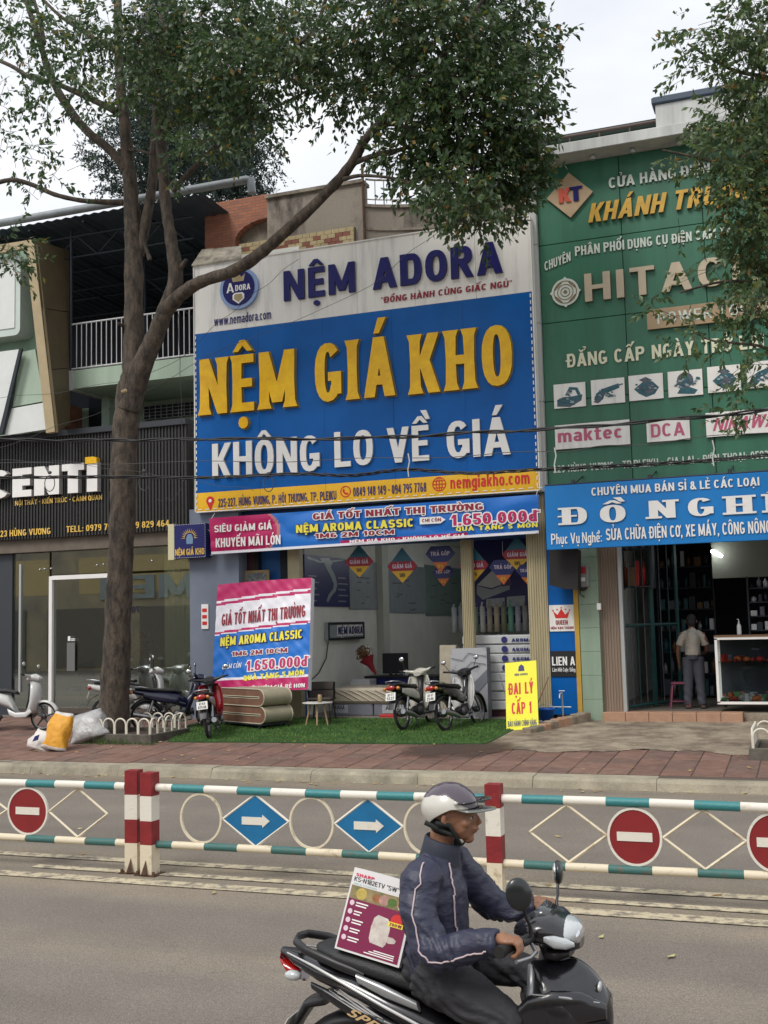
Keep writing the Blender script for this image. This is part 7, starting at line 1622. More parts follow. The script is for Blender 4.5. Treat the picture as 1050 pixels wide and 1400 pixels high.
underbone('black motorbike with red leg shield parked beside the folded mattresses', gpt(286, 1011, .01), R(112), 'black_gloss', 'silver_paint', 'bike_red', ('47-K4', '879.88'), lean=-.12, body2='black_satin')
underbone('dark navy motorbike parked right behind the white hoops', gpt(200, 1001), R(38), 'bike_navy', 'bike_navy', 'bike_navy', ('81-B1', '204.15'), lean=-.1)
scooter('white scooter half hidden behind the big tree trunk', gpt(143, 990), R(38), 'scooter_white', ('81-C1', '352.07'))
s5 = gpt(-24, 1000); scooter('white scooter at the left edge of the picture in front of the glass shop', s5, R(12), 'scooter_white', ('81-E1', '118.36'), lean=-.12)

# ================================================================ rider's scooter (own space: x forward, y to its left)
BX = (-2.2, 4.5, 0)
rs = thing('ridden_scooter', 'glossy black scooter ridden to the right on the near lane', 'scooter', BX)
def T(mb, name, m, parent=rs, **kw): return lpart(mb, name, m, parent, **kw)
wheel(rs, .36, .285, 'rear_wheel', .055, False); wheel(rs, 1.6, .285, 'front_wheel', .05, False)
b = MB(); b.loft([(.98, 0, .66, .06, .03, .3), (.9, 0, .70, .09, .045, .35), (.78, 0, .735, .12, .055, .32), (.62, 0, .775, .135, .055, .2), (.46, 0, .812, .14, .05, .12), (.3, 0, .84, .12, .04, .08), (.2, 0, .855, .08, .025, .05), (.17, 0, .86, .03, .01, 0)], 26, 2.5); T(b, 'seat', 'seat_vinyl')
b = MB(); b.loft([(1.02, 0, .42, .10, .10, .6), (.9, 0, .52, .145, .13, .5), (.74, 0, .60, .165, .115, .45), (.56, 0, .668, .17, .085, .38), (.38, 0, .735, .155, .065, .32), (.2, 0, .775, .12, .05, .25), (.08, 0, .805, .07, .03, .15), (.0, 0, .828, .022, .012, 0)], 26, 2.3); rbody = T(b, 'rear_body', 'black_gloss')
b = MB()
for s_ in (-1, 1): b.loft([(.72, s_*.155, .545, .02, .05, .5), (.52, s_*.158, .61, .022, .05, .38), (.34, s_*.14, .675, .02, .035, .32), (.18, s_*.1, .725, .012, .015, .25)], 14, 2.3)
b.mi = [0]*len(b.f); T(b, 'lower_side_panel', 'black_gloss')
for s_ in (-1, 1):
    b = MB(); b.tube([(.86, s_*.168, .565), (.7, s_*.18, .628), (.52, s_*.18, .70), (.36, s_*.165, .762), (.2, s_*.125, .81), (.05, s_*.06, .835)], [.004, .007, .007, .007, .006, .003], 8); T(b, 'side_stripe', 'decal_silver')
    b = MB(); b.loft([(.66, s_*.15, .70, .014, .02, .4), (.52, s_*.155, .748, .018, .028, .35), (.4, s_*.145, .785, .012, .018, .3)], 12, 2.5); T(b, 'seat_side_trim', 'silver_paint')
# decal lettering on the right side
p0 = Vector((.36, -.172, .655)); ux = Vector((.93, -.06, -.37)).normalized(); uy = Vector((.3, .05, 1)); uy = (uy-ux*uy.dot(ux)).normalized(); fr = (p0, ux, uy, ux.cross(uy))
for g in text('SPECIAL', fr, .0, .0, .27, .036, 'decal_gold', None, lift=.008, t=.2, shear=.5): g.parent = rs
b = MB()
for k in range(4): b.prism([(-.12+.02*k, .035+.012*k), (.02+.03*k, .028+.008*k), (.06+.03*k, .032+.008*k)], fr, 0, .004+.0006*k)
T(b, 'speed_lines', 'decal_silver', kind='stuff')
b = MB(); b.tube([(.42, -.12, .79), (.3, -.125, .825), (.16, -.11, .865), (.09, -.06, .885), (.075, 0, .888), (.09, .06, .885), (.16, .11, .865), (.3, .125, .825), (.42, .12, .79)], [(.012, .018)]*9, 10); T(b, 'grab_rail', 'black_satin')
b = MB(); b.loft([(.1, 0, .74, .05, .03, .4), (.04, 0, .765, .06, .035, .5), (.01, 0, .79, .045, .025, .5), (.0, 0, .81, .02, .01, .4)], 14, 2.4); T(b, 'tail_light', 'tail_red')
for s_ in (-1, 1): b = MB(); b.ell((.075, s_*.06, .745), (.04, .025, .022), 10, 6); T(b, 'indicator', 'lens_clear')
b = MB(); b.loft([(.22, 0, .66, .075, .03, -.2), (.13, 0, .63, .07, .02, .8), (.07, 0, .54, .065, .014, 1.0), (.02, 0, .44, .06, .01, 1.15)], 14, 3); T(b, 'mudguard', 'black_satin'); plate(rs, .03, .52, -.35+.9, ('81-K3', '264.18'))
arcfender(rs, .36, .285, .335, 10, 165, .075, 'black_satin', 'rear_fender')
b = MB(); b.ell((.5, 0, .32), (.3, .1, .1), 16, 10); b.tube([(.7, .1, .3), (.36, .11, .285)], [.075, .065], 12); T(b, 'engine', 'engine')
b = MB(); b.tube([(.75, -.1, .22), (.55, -.16, .22), (.35, -.175, .27), (.08, -.18, .36)], [.02, .03, .052, .05], 14); T(b, 'exhaust', 'black_satin')
for s_ in (-1, 1): b = MB(); b.tube([(.36, s_*.1, .3), (.42, s_*.12, .6)], .022, 10); T(b, 'rear_shock', 'rim_metal')
b = MB(); b.cbox((.9, -.17, .27), (1.22, .17, .33), .03); T(b, 'floorboard', 'black_satin')
# front apron
b = MB(); K = [(1.20, .885, .06, .09), (1.25, .86, .12, .1), (1.30, .81, .17, .12), (1.335, .74, .19, .13), (1.34, .66, .19, .13), (1.31, .56, .18, .12), (1.26, .46, .165, .1), (1.2, .36, .15, .08)]
rows = []
for x, z, w, dp in K: rows.append([(x-dp-.03, -w, z+.0), (x-dp*.75, -w*.96, z), (x-.03, -w*.6, z), (x+.035, -w*.22, z), (x+.05, 0, z), (x+.035, w*.22, z), (x-.03, w*.6, z), (x-dp*.75, w*.96, z), (x-dp-.03, w, z)])
vs = [p for r_ in rows for p in r_]; b.add(vs, [(i*9+j, i*9+j+1, (i+1)*9+j+1, (i+1)*9+j) for i in range(len(K)-1) for j in range(8)], 0, True); o = T(b, 'front_apron', 'black_gloss'); md = o.modifiers.new('s', 'SOLIDIFY'); md.thickness = .014; md2 = o.modifiers.new('ss', 'SUBSURF'); md2.levels = md2.render_levels = 2
for s_ in (-1, 1):
    b = MB(); b.loft([(1.05, s_*.165, .62, .02, .09, .2), (1.12, s_*.175, .69, .026, .1, .15), (1.2, s_*.165, .73, .03, .085, .05), (1.3, s_*.12, .745, .03, .06, 0), (1.38, s_*.06, .72, .02, .03, 0)], 16, 2.3); T(b, 'side_wing', 'black_gloss')
    b = MB(); b.tube([(1.12, s_*.19, .80), (1.25, s_*.165, .79), (1.36, s_*.09, .76)], [.003, .006, .003], 6); T(b, 'wing_crease', 'silver_paint')
b = MB(); b.ell((1.352, -.03, .80), (.008, .03, .02), 12, 8); T(b, 'nose_badge', 'decal_silver')
b = MB(); K2 = [(1.12, .88, .1), (1.12, .75, .15), (1.1, .6, .16), (1.06, .42, .15)]; rows = [[(x, -w, z), (x+.02, 0, z), (x, w, z)] for x, z, w in K2]; vs = [p for r_ in rows for p in r_]; b.add(vs, [(i*3+j, (i+1)*3+j, (i+1)*3+j+1, i*3+j+1) for i in range(3) for j in range(2)], 0, True); o = T(b, 'inner_shield', 'silver_paint'); md = o.modifiers.new('s', 'SOLIDIFY'); md.thickness = .03
arcfender(rs, 1.6, .285, .345, -5, 165, .075, 'black_gloss', 'front_fender')
for s_ in (-1, 1): b = MB(); b.tube([(1.6, s_*.075, .285), (1.42, s_*.07, .62)], .02, 8); T(b, 'fork', 'engine')
b = MB(); b.tube([(1.2, 0, .84), (1.16, 0, .95)], .05, 14); T(b, 'steering_neck', 'black_satin')
# handlebar cowl
b = MB(); b.loft([(1.03, 0, .99, .06, .02, 0), (1.07, 0, 1.005, .12, .035, 0), (1.13, 0, 1.01, .165, .065, 0), (1.2, 0, 1.0, .15, .07, 0), (1.26, 0, .975, .1, .05, 0), (1.285, 0, .955, .05, .02, 0)], 24, 2.3); hc = T(b, 'handlebar_cowl', 'black_gloss')
b = MB(); b.add([(1.1, -.1, 1.06), (1.14, -.05, 1.095), (1.14, .05, 1.095), (1.1, .1, 1.06), (1.2, -.085, 1.05), (1.2, .085, 1.05)], [(0, 4, 1), (1, 4, 5, 2), (2, 5, 3), (0, 3, 5, 4), (0, 1, 2, 3)], 0, True); T(b, 'visor_screen', mat('dark_screen', (.05, .055, .06), .12, coat=.8))
b = MB(); b.ell((1.222, -.0, .992), (.07, .12, .056), 24, 14); T(b, 'headlight', 'lens_clear'); b = MB(); b.ell((1.268, -.035, .985), (.022, .045, .034), 14, 8); b.ell((1.268, .035, .985), (.022, .045, .034), 14, 8); T(b, 'headlight_reflector', 'reflector')
for s_ in (-1, 1): b = MB(); b.loft([(1.17, s_*.15, .995, .008, .012), (1.21, s_*.148, .985, .02, .024), (1.25, s_*.125, .975, .02, .02), (1.275, s_*.1, .968, .008, .008)], 12, 2.2); T(b, 'indicator', 'lens_clear')
b = MB(); b.loft([(1.16, 0, .915, .09, .03, 0), (1.2, 0, .92, .11, .03, 0), (1.25, 0, .925, .08, .018, 0)], 16, 2.4); T(b, 'cowl_underside', 'black_satin')
for s_ in (-1, 1):
    b = MB(); b.tube([(1.13, s_*.1, .995), (1.115, s_*.2, 1.0), (1.1, s_*.24, 1.0)], .02, 10); T(b, 'handlebar', 'black_satin')
    b = MB(); b.tube([(1.1, s_*.22, 1.0), (1.06, s_*.36, .998)], .019, 12); b.tube([(1.062, s_*.355, .998), (1.055, s_*.38, .998)], .023, 12); T(b, 'grip', 'grip_rubber')
    b = MB(); b.tube([(1.135, s_*.2, .985), (1.16, s_*.24, .97), (1.15, s_*.3, .965), (1.12, s_*.38, .97)], [.008, .008, .007, .008], 7); T(b, 'brake_lever', 'rim_metal')
def bigmirror(base, c, tilt, ry, rz, lab=None):
    b = MB(); base = Vector(base); c = Vector(c); k = c+Vector((.005, .035 if c.y < 0 else -.035, -rz*.8)); b.tube([base, base+Vector((-.005, 0, .04)), base.lerp(k, .6)+Vector((.0, 0, 0)), k], [.01, .0065, .006, .006], 8); T(b, 'mirror_stem', 'black_satin')
    M_ = Matrix.Rotation(tilt, 3, 'Z') @ Matrix.Rotation(.25 if c.y < 0 else -.25, 3, 'X'); b = MB(); b.ell(c, (.022, ry, rz), 18, 12, 0, M_); h = T(b, 'mirror', 'mirror_back')
    b = MB(); b.ell(c+M_ @ Vector((-.014, 0, 0)), (.01, ry*.88, rz*.86), 16, 8, 0, M_); T(b, 'mirror_glass', 'reflector', h)
bigmirror((1.135, -.2, 1.015), (1.118, -.3, 1.19), R(-62), .05, .062)
bigmirror((1.15, .2, 1.01), (1.134, .3, 1.145), R(14), .055, .05)
# key / purple keyring, hook
b = MB(); b.tube([(1.1, -.08, .72), (1.08, -.1, .68)], .004, 5); b.cbox((1.03, -.13, .63), (1.09, -.09, .68), .008); T(b, 'hanging_tag', mat('magenta_tag', (.35, .03, .2), .4))

# ================================================================ parcel on the seat
p_bl = Vector((.292, -.12, .888)); p_br = Vector((.585, -.145, .838)); p_tl = Vector((.364, -.03, 1.195)); 
bx = thing('appliance_box', 'white and crimson rice cooker carton held on the seat behind the rider', 'box', Vector(BX)+p_bl)
o0 = Vector(BX)+p_bl; ux = (p_br-p_bl).normalized(); up_ = (p_tl-p_bl); up_ = (up_-ux*up_.dot(ux)); uy = up_.normalized(); nn = ux.cross(uy)
if nn.y > 0: nn = -nn
sk = (p_tl-p_bl).dot(ux); bw = .292; bh = .325
fr = (o0+ux*.0, ux, uy, nn)
b = MB(); b.prism(rect(0, 0, bw, bh), fr, -.2, 0); part(b, 'carton', mat('carton_side', (.72, .7, .7), .5, var=.06, vs=10), bx, bevel=.003)
b = MB(); b.prism(rect(.008, .008, bw-.01, bh*.63), fr, 0, .0012); part(b, 'crimson_print', mat('crimson', (.2, .008, .06), .4), bx)
b = MB(); b.prism(rect(.008, bh*.63, bw-.01, bh*.79), fr, 0, .0013); fo = part(b, 'food_photo_strip', mat('food_base', (.4, .28, .13), .5, col2=(.12, .13, .05), vs=22), bx)
b = MB()
for k, (u, r_, c) in enumerate(((.06, .035, 0), (.13, .02, 2), (.165, .026, 3), (.2, .02, 4), (.25, .036, 1), (.25, .024, 2))): b.prism(circ(u, bh*.705, min(r_, bh*.075), min(r_*.8, bh*.07), 18), fr, 0, .0016+.0003*k, c)
part(b, 'dish_prints', [mat('food_yellow', (.6, .45, .1), .5, var=.3, vs=40), 'white_ink', mat('food_brown', (.4, .15, .05), .5, var=.5, vs=50), mat('food_pink', (.55, .3, .25), .5, var=.4, vs=50), mat('food_green', (.1, .2, .03), .5, var=.4, vs=50)], fo, kind='stuff')
def btx(s_, x0, y0, x1, y1, m, **kw): text(s_, fr, x0, y0, x1, y1, m, bx, lift=.0018, **kw)
btx('SHARP', .015, bh*.905, .1, bh*.94, mat('sharp_red', (.6, .02, .08), .4), t=.2); btx('KS-N182ETV "SW"', .012, bh*.84, .215, bh*.895, 'black_ink', t=.13, h=.11)
btx('RICE COOKER', .015, bh*.805, .12, bh*.82, mat('mint_ink', (.35, .6, .6), .5), t=.15)
b = MB(); q = [(.145, .06), (.205, .055), (.215, .07), (.218, .12), (.215, .15), (.2, .165), (.155, .17), (.14, .155), (.135, .12), (.137, .075)]; b.prism(q, fr, 0, .0022); b.prism([(.2, .085), (.225, .075), (.25, .08), (.255, .092), (.24, .1), (.21, .1)], fr, 0, .0026); part(b, 'cooker_print', mat('cooker_white', (.72, .68, .62), .4, col2=(.5, .42, .38), vs=30), bx)
b = MB(); b.prism(circ(.238, .165, .026, .026, 20), fr, 0, .0030, 0); b.prism(rect(.205, .14, .27, .158), fr, 0, .0035, 1); part(b, 'offer_badge', ['red_ink', 'yellow_ink'], bx); text('700W', fr, .21, .143, .265, .155, 'maroon_ink', bx, lift=.0042, t=.2)
b = MB()
for k in range(5): b.prism(circ(.028, bh*.58-.034*k-.0, .0105, .0105, 16), fr, 0, .002)
part(b, 'round_icons', mat('icon_pale', (.7, .55, .62), .5), bx, kind='stuff')
b = MB()
for k in range(5):
    for j in range(2): b.prism(rect(.046, bh*.585-.034*k-.011*j, .046+[.055, .035, .05, .045, .05][k]-.006*j, bh*.585-.034*k-.011*j+.005), fr, 0, .002)
for j in range(3): b.prism(rect(.17-.02*j, .032-.008*j, .262, .036-.008*j), fr, 0, .002)
part(b, 'small_print', 'white_ink', bx, kind='stuff')

# ================================================================ people
from mathutils import noise as mnoise
def fuse(mb, voxel, smooth=2, name='body', mats=None, parent=None, fn=None, disp=None, local=True, flip=False):
    """weld overlapping shapes into one continuous surface"""
    me = D.meshes.new('tmp'); me.from_pydata(mb.v, [], mb.f); o = D.objects.new('tmp', me); COL.objects.link(o)
    md = o.modifiers.new('r', 'REMESH'); md.mode = 'VOXEL'; md.voxel_size = voxel
    if smooth: s_ = o.modifiers.new('s', 'SMOOTH'); s_.iterations = smooth; s_.factor = .5
    dg = bpy.context.evaluated_depsgraph_get(); nm = D.meshes.new_from_object(o.evaluated_get(dg)); D.objects.remove(o)
    nv = len(nm.vertices); co = np.empty(nv*3); nm.vertices.foreach_get('co', co); co = co.reshape(-1, 3)
    if disp:
        no_ = np.empty(nv*3); nm.vertices.foreach_get('normal', no_); no_ = no_.reshape(-1, 3)
        for i in range(nv): co[i] += no_[i]*disp(Vector(co[i]))
        nm.vertices.foreach_set('co', co.ravel())
    nm.name = name
    for m in (mats if isinstance(mats, list) else [mats]): nm.materials.append(MATS[m])
    nm.polygons.foreach_set('use_smooth', [True]*len(nm.polygons))
    if fn:
        for p in nm.polygons: p.material_index = fn(p.center)
    nm.update(); ob = D.objects.new(name, nm); COL.objects.link(ob)
    if parent is not None: ob.parent = parent; ROOT[ob.name] = ROOT.get(parent.name, parent.name)
    return ob
mat('skin', (.32, .155, .09), .5, var=.2, vs=30, bump=.1, bs=200); mat('skin_dark', (.2, .09, .05), .55, var=.2, vs=30)
mat('jacket', (.03, .033, .066), .5, var=.15, vs=8, bump=.35, bs=20, stretch=(1, 1, 2.2)); mat('jacket_collar', (.022, .026, .045), .65); mat('piping_pale', (.5, .4, .42), .6); mat('trousers', (.026, .026, .031), .75, bump=.4, bs=18, stretch=(1.2, 1, 2))
mat('helmet_grey', (.075, .055, .075), .22, coat=.7); mat('helmet_white', (.62, .6, .54), .35, coat=.4, var=.12, vs=12); mat('hair', (.01, .009, .009), .7); mat('eye_white', (.5, .48, .45), .3); mat('strap', (.012, .015, .014), .7); mat('lip', (.22, .075, .05), .5); mat('visor_dark', (.02, .02, .022), .2, coat=.6); mat('visor_clear', (.16, .17, .16), .15, coat=.6)
def folds(sc, amp, seed=0):
    def f(v):
        q = Vector((v.x*sc, v.y*sc, v.z*sc*1.0))+Vector((seed, seed*2, 0)); n1 = mnoise.noise(q); n2 = mnoise.noise(q*2.3+Vector((5, 1, 2)))
        return amp*((1-abs(n1)*2.2)+.45*(1-abs(n2)*2))
    return f
rd = thing('person', 'rider in navy jacket and grey and white helmet sitting on the black scooter', 'person', BX)
# --- body (one continuous surface): head, neck, torso, arms, hands, legs
b = MB(); HX, HZ = .795, 1.405
b.ell((HX-.03, 0, HZ+.03), (.098, .078, .1), 24, 16)            # skull
b.tube([(HX+.0, 0, HZ-.0), (HX+.03, 0, HZ-.045), (HX+.036, 0, HZ-.075)], [(.066, .062), (.054, .05), (.034, .03)], 18)   # jaw
b.ell((HX+.044, 0, HZ-.078), (.024, .026, .02), 14, 10)          # chin
b.ell((HX+.03, 0, HZ+.005), (.052, .056, .06), 18, 12)           # face mass
b.ell((HX+.066, 0, HZ+.028), (.016, .045, .012), 12, 8)          # brow ridge
for s_ in (-1, 1): b.ell((HX+.046, s_*.04, HZ-.012), (.022, .02, .02), 12, 8)   # cheekbones
b.tube([(HX+.074, 0, HZ+.02), (HX+.088, 0, HZ+.0), (HX+.096, 0, HZ-.012), (HX+.082, 0, HZ-.022)], [(.008, .008), (.009, .008), (.014, .01), (.011, .006)], 10)  # nose
b.ell((HX+.074, 0, HZ-.036), (.014, .024, .007), 12, 8); b.ell((HX+.071, 0, HZ-.048), (.013, .021, .007), 12, 8)  # lips
for s_ in (-1, 1): b.tube([(HX-.022, s_*.074, HZ+.022), (HX-.03, s_*.086, HZ+.02), (HX-.032, s_*.087, HZ-.0), (HX-.02, s_*.078, HZ-.02)], [.008, .012, .011, .007], 8)    # ears
b.tube([(HX-.055, 0, HZ-.02), (HX-.07, 0, HZ-.09), (HX-.075, 0, HZ-.16)], [.052, .05, .06], 16)
b.loft([(.66, 0, .84, .13, .1), (.665, 0, .85, .13, .1)], 12, 2); b.tube([(.69, 0, .84), (.69, 0, 1.0), (.69, 0, 1.14), (.71, 0, 1.24)], [(.14, .1), (.135, .1), (.15, .1), (.07, .06)], 18)
armN = [(.68, -.17, 1.20), (.70, -.235, 1.06), (.765, -.27, .955), (.9, -.28, .985), (1.035, -.285, 1.012)]; armF = [(.71, .17, 1.20), (.78, .23, 1.08), (.88, .26, .99), (.97, .275, .995), (1.035, .285, 1.012)]
for A_ in (armN, armF): b.tube(A_, [.05, .045, .038, .033, .025], 12)
legN = [(.68, -.1, .825), (.87, -.15, .755), (1.03, -.165, .655), (1.07, -.16, .52), (1.03, -.15, .38)]; legF = [(.68, .1, .84), (.88, .14, .825), (1.065, .13, .765), (1.08, .13, .56), (1.04, .13, .38)]
for A_ in (legN, legF): b.tube(A_, [.085, .075, .055, .048, .04], 12)
# hands closed round the grips
for s_ in (-1, 1):
    hx, hy, hz = 1.08, s_*.30, 1.0
    b.ell((hx-.012, hy, hz+.022), (.04, .04, .019), 14, 10)
    b.tube([(hx-.05, s_*.287, hz+.014), (hx-.02, s_*.295, hz+.022)], [.026, .03], 10)
    for k in range(4):
        y = hy+(k-1.5)*.0195*1.0; ln = [.9, 1.0, .97, .82][k]
        b.tube([(hx+.012, y, hz+.028), (hx+.036*ln, y, hz+.016), (hx+.042*ln, y, hz-.008), (hx+.026*ln, y, hz-.027), (hx+.004, y, hz-.028)], [.0105, .0105, .0098, .009, .008], 8)
    b.tube([(hx-.03, hy-s_*.036, hz+.012), (hx-.02, hy-s_*.048, hz-.01), (hx-.002, hy-s_*.05, hz-.024)], [.013, .011, .009], 8)
body = fuse(b, .0052, 1, 'body', 'skin', rd)
for s_ in (-1, 1):
    b = MB(); b.ell((HX+.066, s_*.03, HZ+.008), (.009, .012, .006), 10, 6); T(b, 'eye', 'eye_white', body); b = MB(); b.ell((HX+.0735, s_*.03, HZ+.008), (.003, .0055, .0055), 8, 6); T(b, 'iris', 'hair', body)
    b = MB(); b.tube([(HX+.078, s_*.012, HZ+.03), (HX+.079, s_*.03, HZ+.035), (HX+.068, s_*.048, HZ+.03)], [.003, .0045, .003], 6); T(b, 'eyebrow', 'hair', body)
b = MB(); b.tube([(HX+.083, -.018, HZ-.042), (HX+.0865, 0, HZ-.0418), (HX+.083, .018, HZ-.042)], [.002, .003, .002], 6); T(b, 'mouth', 'lip', body)
b = MB(); b.ell((HX-.05, 0, HZ-.01), (.07, .075, .07), 18, 10); b.ell((HX-.03, -.058, HZ+.02), (.03, .02, .045), 10, 6); b.ell((HX-.03, .058, HZ+.02), (.03, .02, .045), 10, 6); T(b, 'hair', 'hair', rd)
# jacket
b = MB()
b.tube([(.70, 0, .82), (.695, 0, .9), (.70, 0, 1.02), (.70, 0, 1.12), (.705, 0, 1.2), (.72, 0, 1.265)], [(.175, .155), (.168, .125), (.165, .118), (.172, .115), (.14, .09), (.075, .07)], 24)
b.tube([(.63, -.06, 1.2), (.615, -.06, 1.1), (.62, -.06, .95)], [.04, .055, .05], 12); b.tube([(.63, .06, 1.2), (.615, .06, 1.1), (.62, .06, .95)], [.04, .055, .05], 12)
b.tube([(.705, -.11, 1.215), (.685, -.17, 1.19), (.695, -.225, 1.08), (.75, -.265, .965), (.80, -.275, .945), (.92, -.28, .985), (1.035, -.285, 1.012)], [.07, .078, .072, .07, .066, .056, .048], 16)
b.tube([(.715, .11, 1.215), (.72, .17, 1.19), (.79, .225, 1.09), (.87, .262, 1.0), (.95, .275, .99), (1.035, .285, 1.012)], [.07, .078, .07, .062, .054, .048], 16)
fo_ = folds(8, .0065, 3)
jk = fuse(b, .009, 3, 'jacket', 'jacket', rd, disp=lambda v: fo_(Vector((v.x*.8, v.y*.9, v.z*1.5))) - .002 + (.0055*math.sin((v.x+v.z*.3)*100+12*mnoise.noise(v*8)) if v.x > .74 and v.z < 1.04 and abs(v.y) > .2 else 0)+(.004*math.sin(v.z*130+v.x*50+10*mnoise.noise(v*7)) if v.z < .95 and v.x < .9 else 0))
b = MB(); n = 22; rows = []
for zz, r_, xx in ((1.235, .082, .716), (1.275, .074, .722), (1.315, .07, .73), (1.322, .064, .731), (1.27, .062, .724)): rows.append([(xx+r_*1.05*math.cos(2*math.pi*k/n), r_*math.sin(2*math.pi*k/n), zz+.02*math.cos(2*math.pi*k/n)*-1.0) for k in range(n)])
vs = [p for r_ in rows for p in r_]; b.add(vs, [(i*n+j, i*n+(j+1) % n, (i+1)*n+(j+1) % n, (i+1)*n+j) for i in range(len(rows)-1) for j in range(n)], 0, True); T(b, 'collar', 'jacket_collar', rd)
def snap(pts, off=.004):
    me = jk.data; kd = KD; out = []
    for p in pts:
        co, i, d = kd.find(Vector(p)); nrm = me.vertices[i].normal; out.append(co+nrm*off)
    return out
from mathutils.kdtree import KDTree
KD = KDTree(len(jk.data.vertices))
for i, v in enumerate(jk.data.vertices): KD.insert(v.co, i)
KD.balance()
def curve(P, n=26):
    P = [Vector(p) for p in P]; out = []
    for i in range(len(P)-1):
        p0 = P[max(i-1, 0)]; p1 = P[i]; p2 = P[i+1]; p3 = P[min(i+2, len(P)-1)]
        for k in range(n//(len(P)-1)+1):
            t_ = k/(n//(len(P)-1)+1); out.append(.5*((2*p1)+(-p0+p2)*t_+(2*p0-5*p1+4*p2-p3)*t_*t_+(-p0+3*p1-3*p2+p3)*t_**3))
    return out+[P[-1]]
for P in ([(.69, -.1, 1.26), (.70, -.2, 1.2), (.70, -.3, 1.09), (.74, -.33, .97), (.80, -.34, .93), (.92, -.33, .965), (.99, -.33, .985)], [(.77, -.06, 1.24), (.82, -.1, 1.14), (.85, -.12, 1.02), (.87, -.13, .92)]):
    b = MB(); b.tube(snap(curve(P, 30)), .0035, 6); T(b, 'piping', 'piping_pale', jk)
b = MB(); b.tube(snap([(.61, -.2, 1.1), (.6, -.19, 1.0), (.62, -.19, .9), (.66, -.19, .82)]), .002, 5); T(b, 'seam', 'foot_brown', jk)
# trousers, shoes
b = MB(); 
for A_, r_ in ((legN, [.105, .092, .074, .068, .062]), (legF, [.1, .088, .068, .062, .06])): b.tube(A_, r_, 18)
b.tube([(.60, 0, .83), (.72, 0, .83)], [(.15, .09), (.15, .1)], 18)
fo2 = folds(8, .008, 9); fuse(b, .009, 2, 'trousers', 'trousers', rd, disp=lambda v: fo2(Vector((v.x*.7, v.y, v.z*1.6)))+.005*math.sin(v.x*70+v.z*85+9*mnoise.noise(v*6)))
for s_ in (-1, 1): b = MB(); b.loft([(.98, s_*.15, .37, .035, .035), (1.04, s_*.15, .375, .042, .045), (1.12, s_*.15, .36, .044, .032), (1.2, s_*.15, .35, .038, .022), (1.24, s_*.15, .345, .02, .012)], 14, 2.4); T(b, 'shoe', 'foot_brown', rd)
# helmet
b = MB(); hc_ = Vector((.764, 0, 1.448)); rx, ry, rz_ = .115, .1, .101; nu, nv_ = 120, 64
def rimz(a):   # lower edge height round the head, a=0 front
    c = math.cos(a); return .004 if c > .3 else .004-.082*((.3-c)/1.3)**1.15
rows = []
for j in range(nv_+1):
    row = []
    for i in range(nu):
        a = 2*math.pi*i/nu; zl = rimz(a); ph1 = math.acos(max(-1, min(1, zl/rz_))); ph = ph1*j/nv_
        k = 1.0+(0.035*math.sin(ph)**6)
        row.append(hc_+Vector((rx*k*math.sin(ph)*math.cos(a), ry*k*math.sin(ph)*math.sin(a), rz_*math.cos(ph))))
    rows.append(row)
vs = [p for r_ in rows for p in r_]; b.add(vs, [(i*nu+j, (i+1)*nu+j, (i+1)*nu+(j+1) % nu, i*nu+(j+1) % nu) for i in range(nv_) for j in range(nu)], 0, True)
hm = T(b, 'helmet', ['helmet_grey', 'helmet_white'], rd)
for p in hm.data.polygons:
    v = p.center-hc_; u = v.x/rx; w = v.z/rz_
    inside = (w < .42-.75*(u-.05)**2*0.9+ .12*(u < 0)*(-u) and w < .46 and u < .78) and (w < .5-.9*max(0, u-.1)) and abs(v.y) > .02
    p.material_index = 1 if (abs(v.y) > .025 and w < .56-.72*max(0, u-.1)**1.2-.35*max(0, -u-.4) and u < .82) else 0
md = hm.modifiers.new('s', 'SOLIDIFY'); md.thickness = .012; md.offset = -1
b = MB(); nv2 = 18; A0 = R(62); r1 = []; r2 = []
for i in range(nv2+1):
    a = -A0+2*A0*i/nv2; c = math.cos(a); s_ = math.sin(a); r1.append(hc_+Vector((rx*.99*c, ry*1.02*s_, .03))); r2.append(hc_+Vector((rx*c*1.0+.06*c**.7+.0, ry*1.04*s_*.95, .022+.022*c)))
n2 = nv2+1; b.add(r1+r2, [(i, n2+i, n2+i+1, i+1) for i in range(nv2)], 0, True); o = T(b, 'helmet_peak', 'visor_dark', hm); md = o.modifiers.new('s', 'SOLIDIFY'); md.thickness = .006
b = MB(); r2 = [hc_+Vector((rx*math.cos(a)+.08*max(0, math.cos(a))**.7, ry*1.02*math.sin(a), -.012+.014*math.cos(a))) for a in [-A0+2*A0*i/nv2 for i in range(n2)]]; r1 = [p+Vector((0, 0, -.026)) for p in r1]
b.add(r1+r2, [(i, n2+i, n2+i+1, i+1) for i in range(nv2)], 0, True); o = T(b, 'visor_lip', 'visor_clear', hm); md = o.modifiers.new('s', 'SOLIDIFY'); md.thickness = .004
for s_ in (-1, 1): b = MB(); b.ell(hc_+Vector((.055, s_*.098, .03)), (.009, .005, .009), 10, 6); T(b, 'snap_button', 'helmet_white', hm)
for s_ in (-1, 1):
    b = MB(); b.tube([hc_+Vector((-.03, s_*.1, -.05)), (HX-.01, s_*.082, HZ-.015), (HX+.01, s_*.064, HZ-.06), (HX+.02, s_*.03, HZ-.098), (HX+.02, 0, HZ-.103)], [(.004, .01), (.004, .009), (.004, .008), (.004, .007), (.004, .007)], 8); b.tube([hc_+Vector((-.08, s_*.085, -.05)), (HX-.04, s_*.08, HZ-.04), (HX+.01, s_*.064, HZ-.06)], [(.004, .01), (.004, .009), (.004, .008)], 8); T(b, 'chin_strap', 'strap', hm)

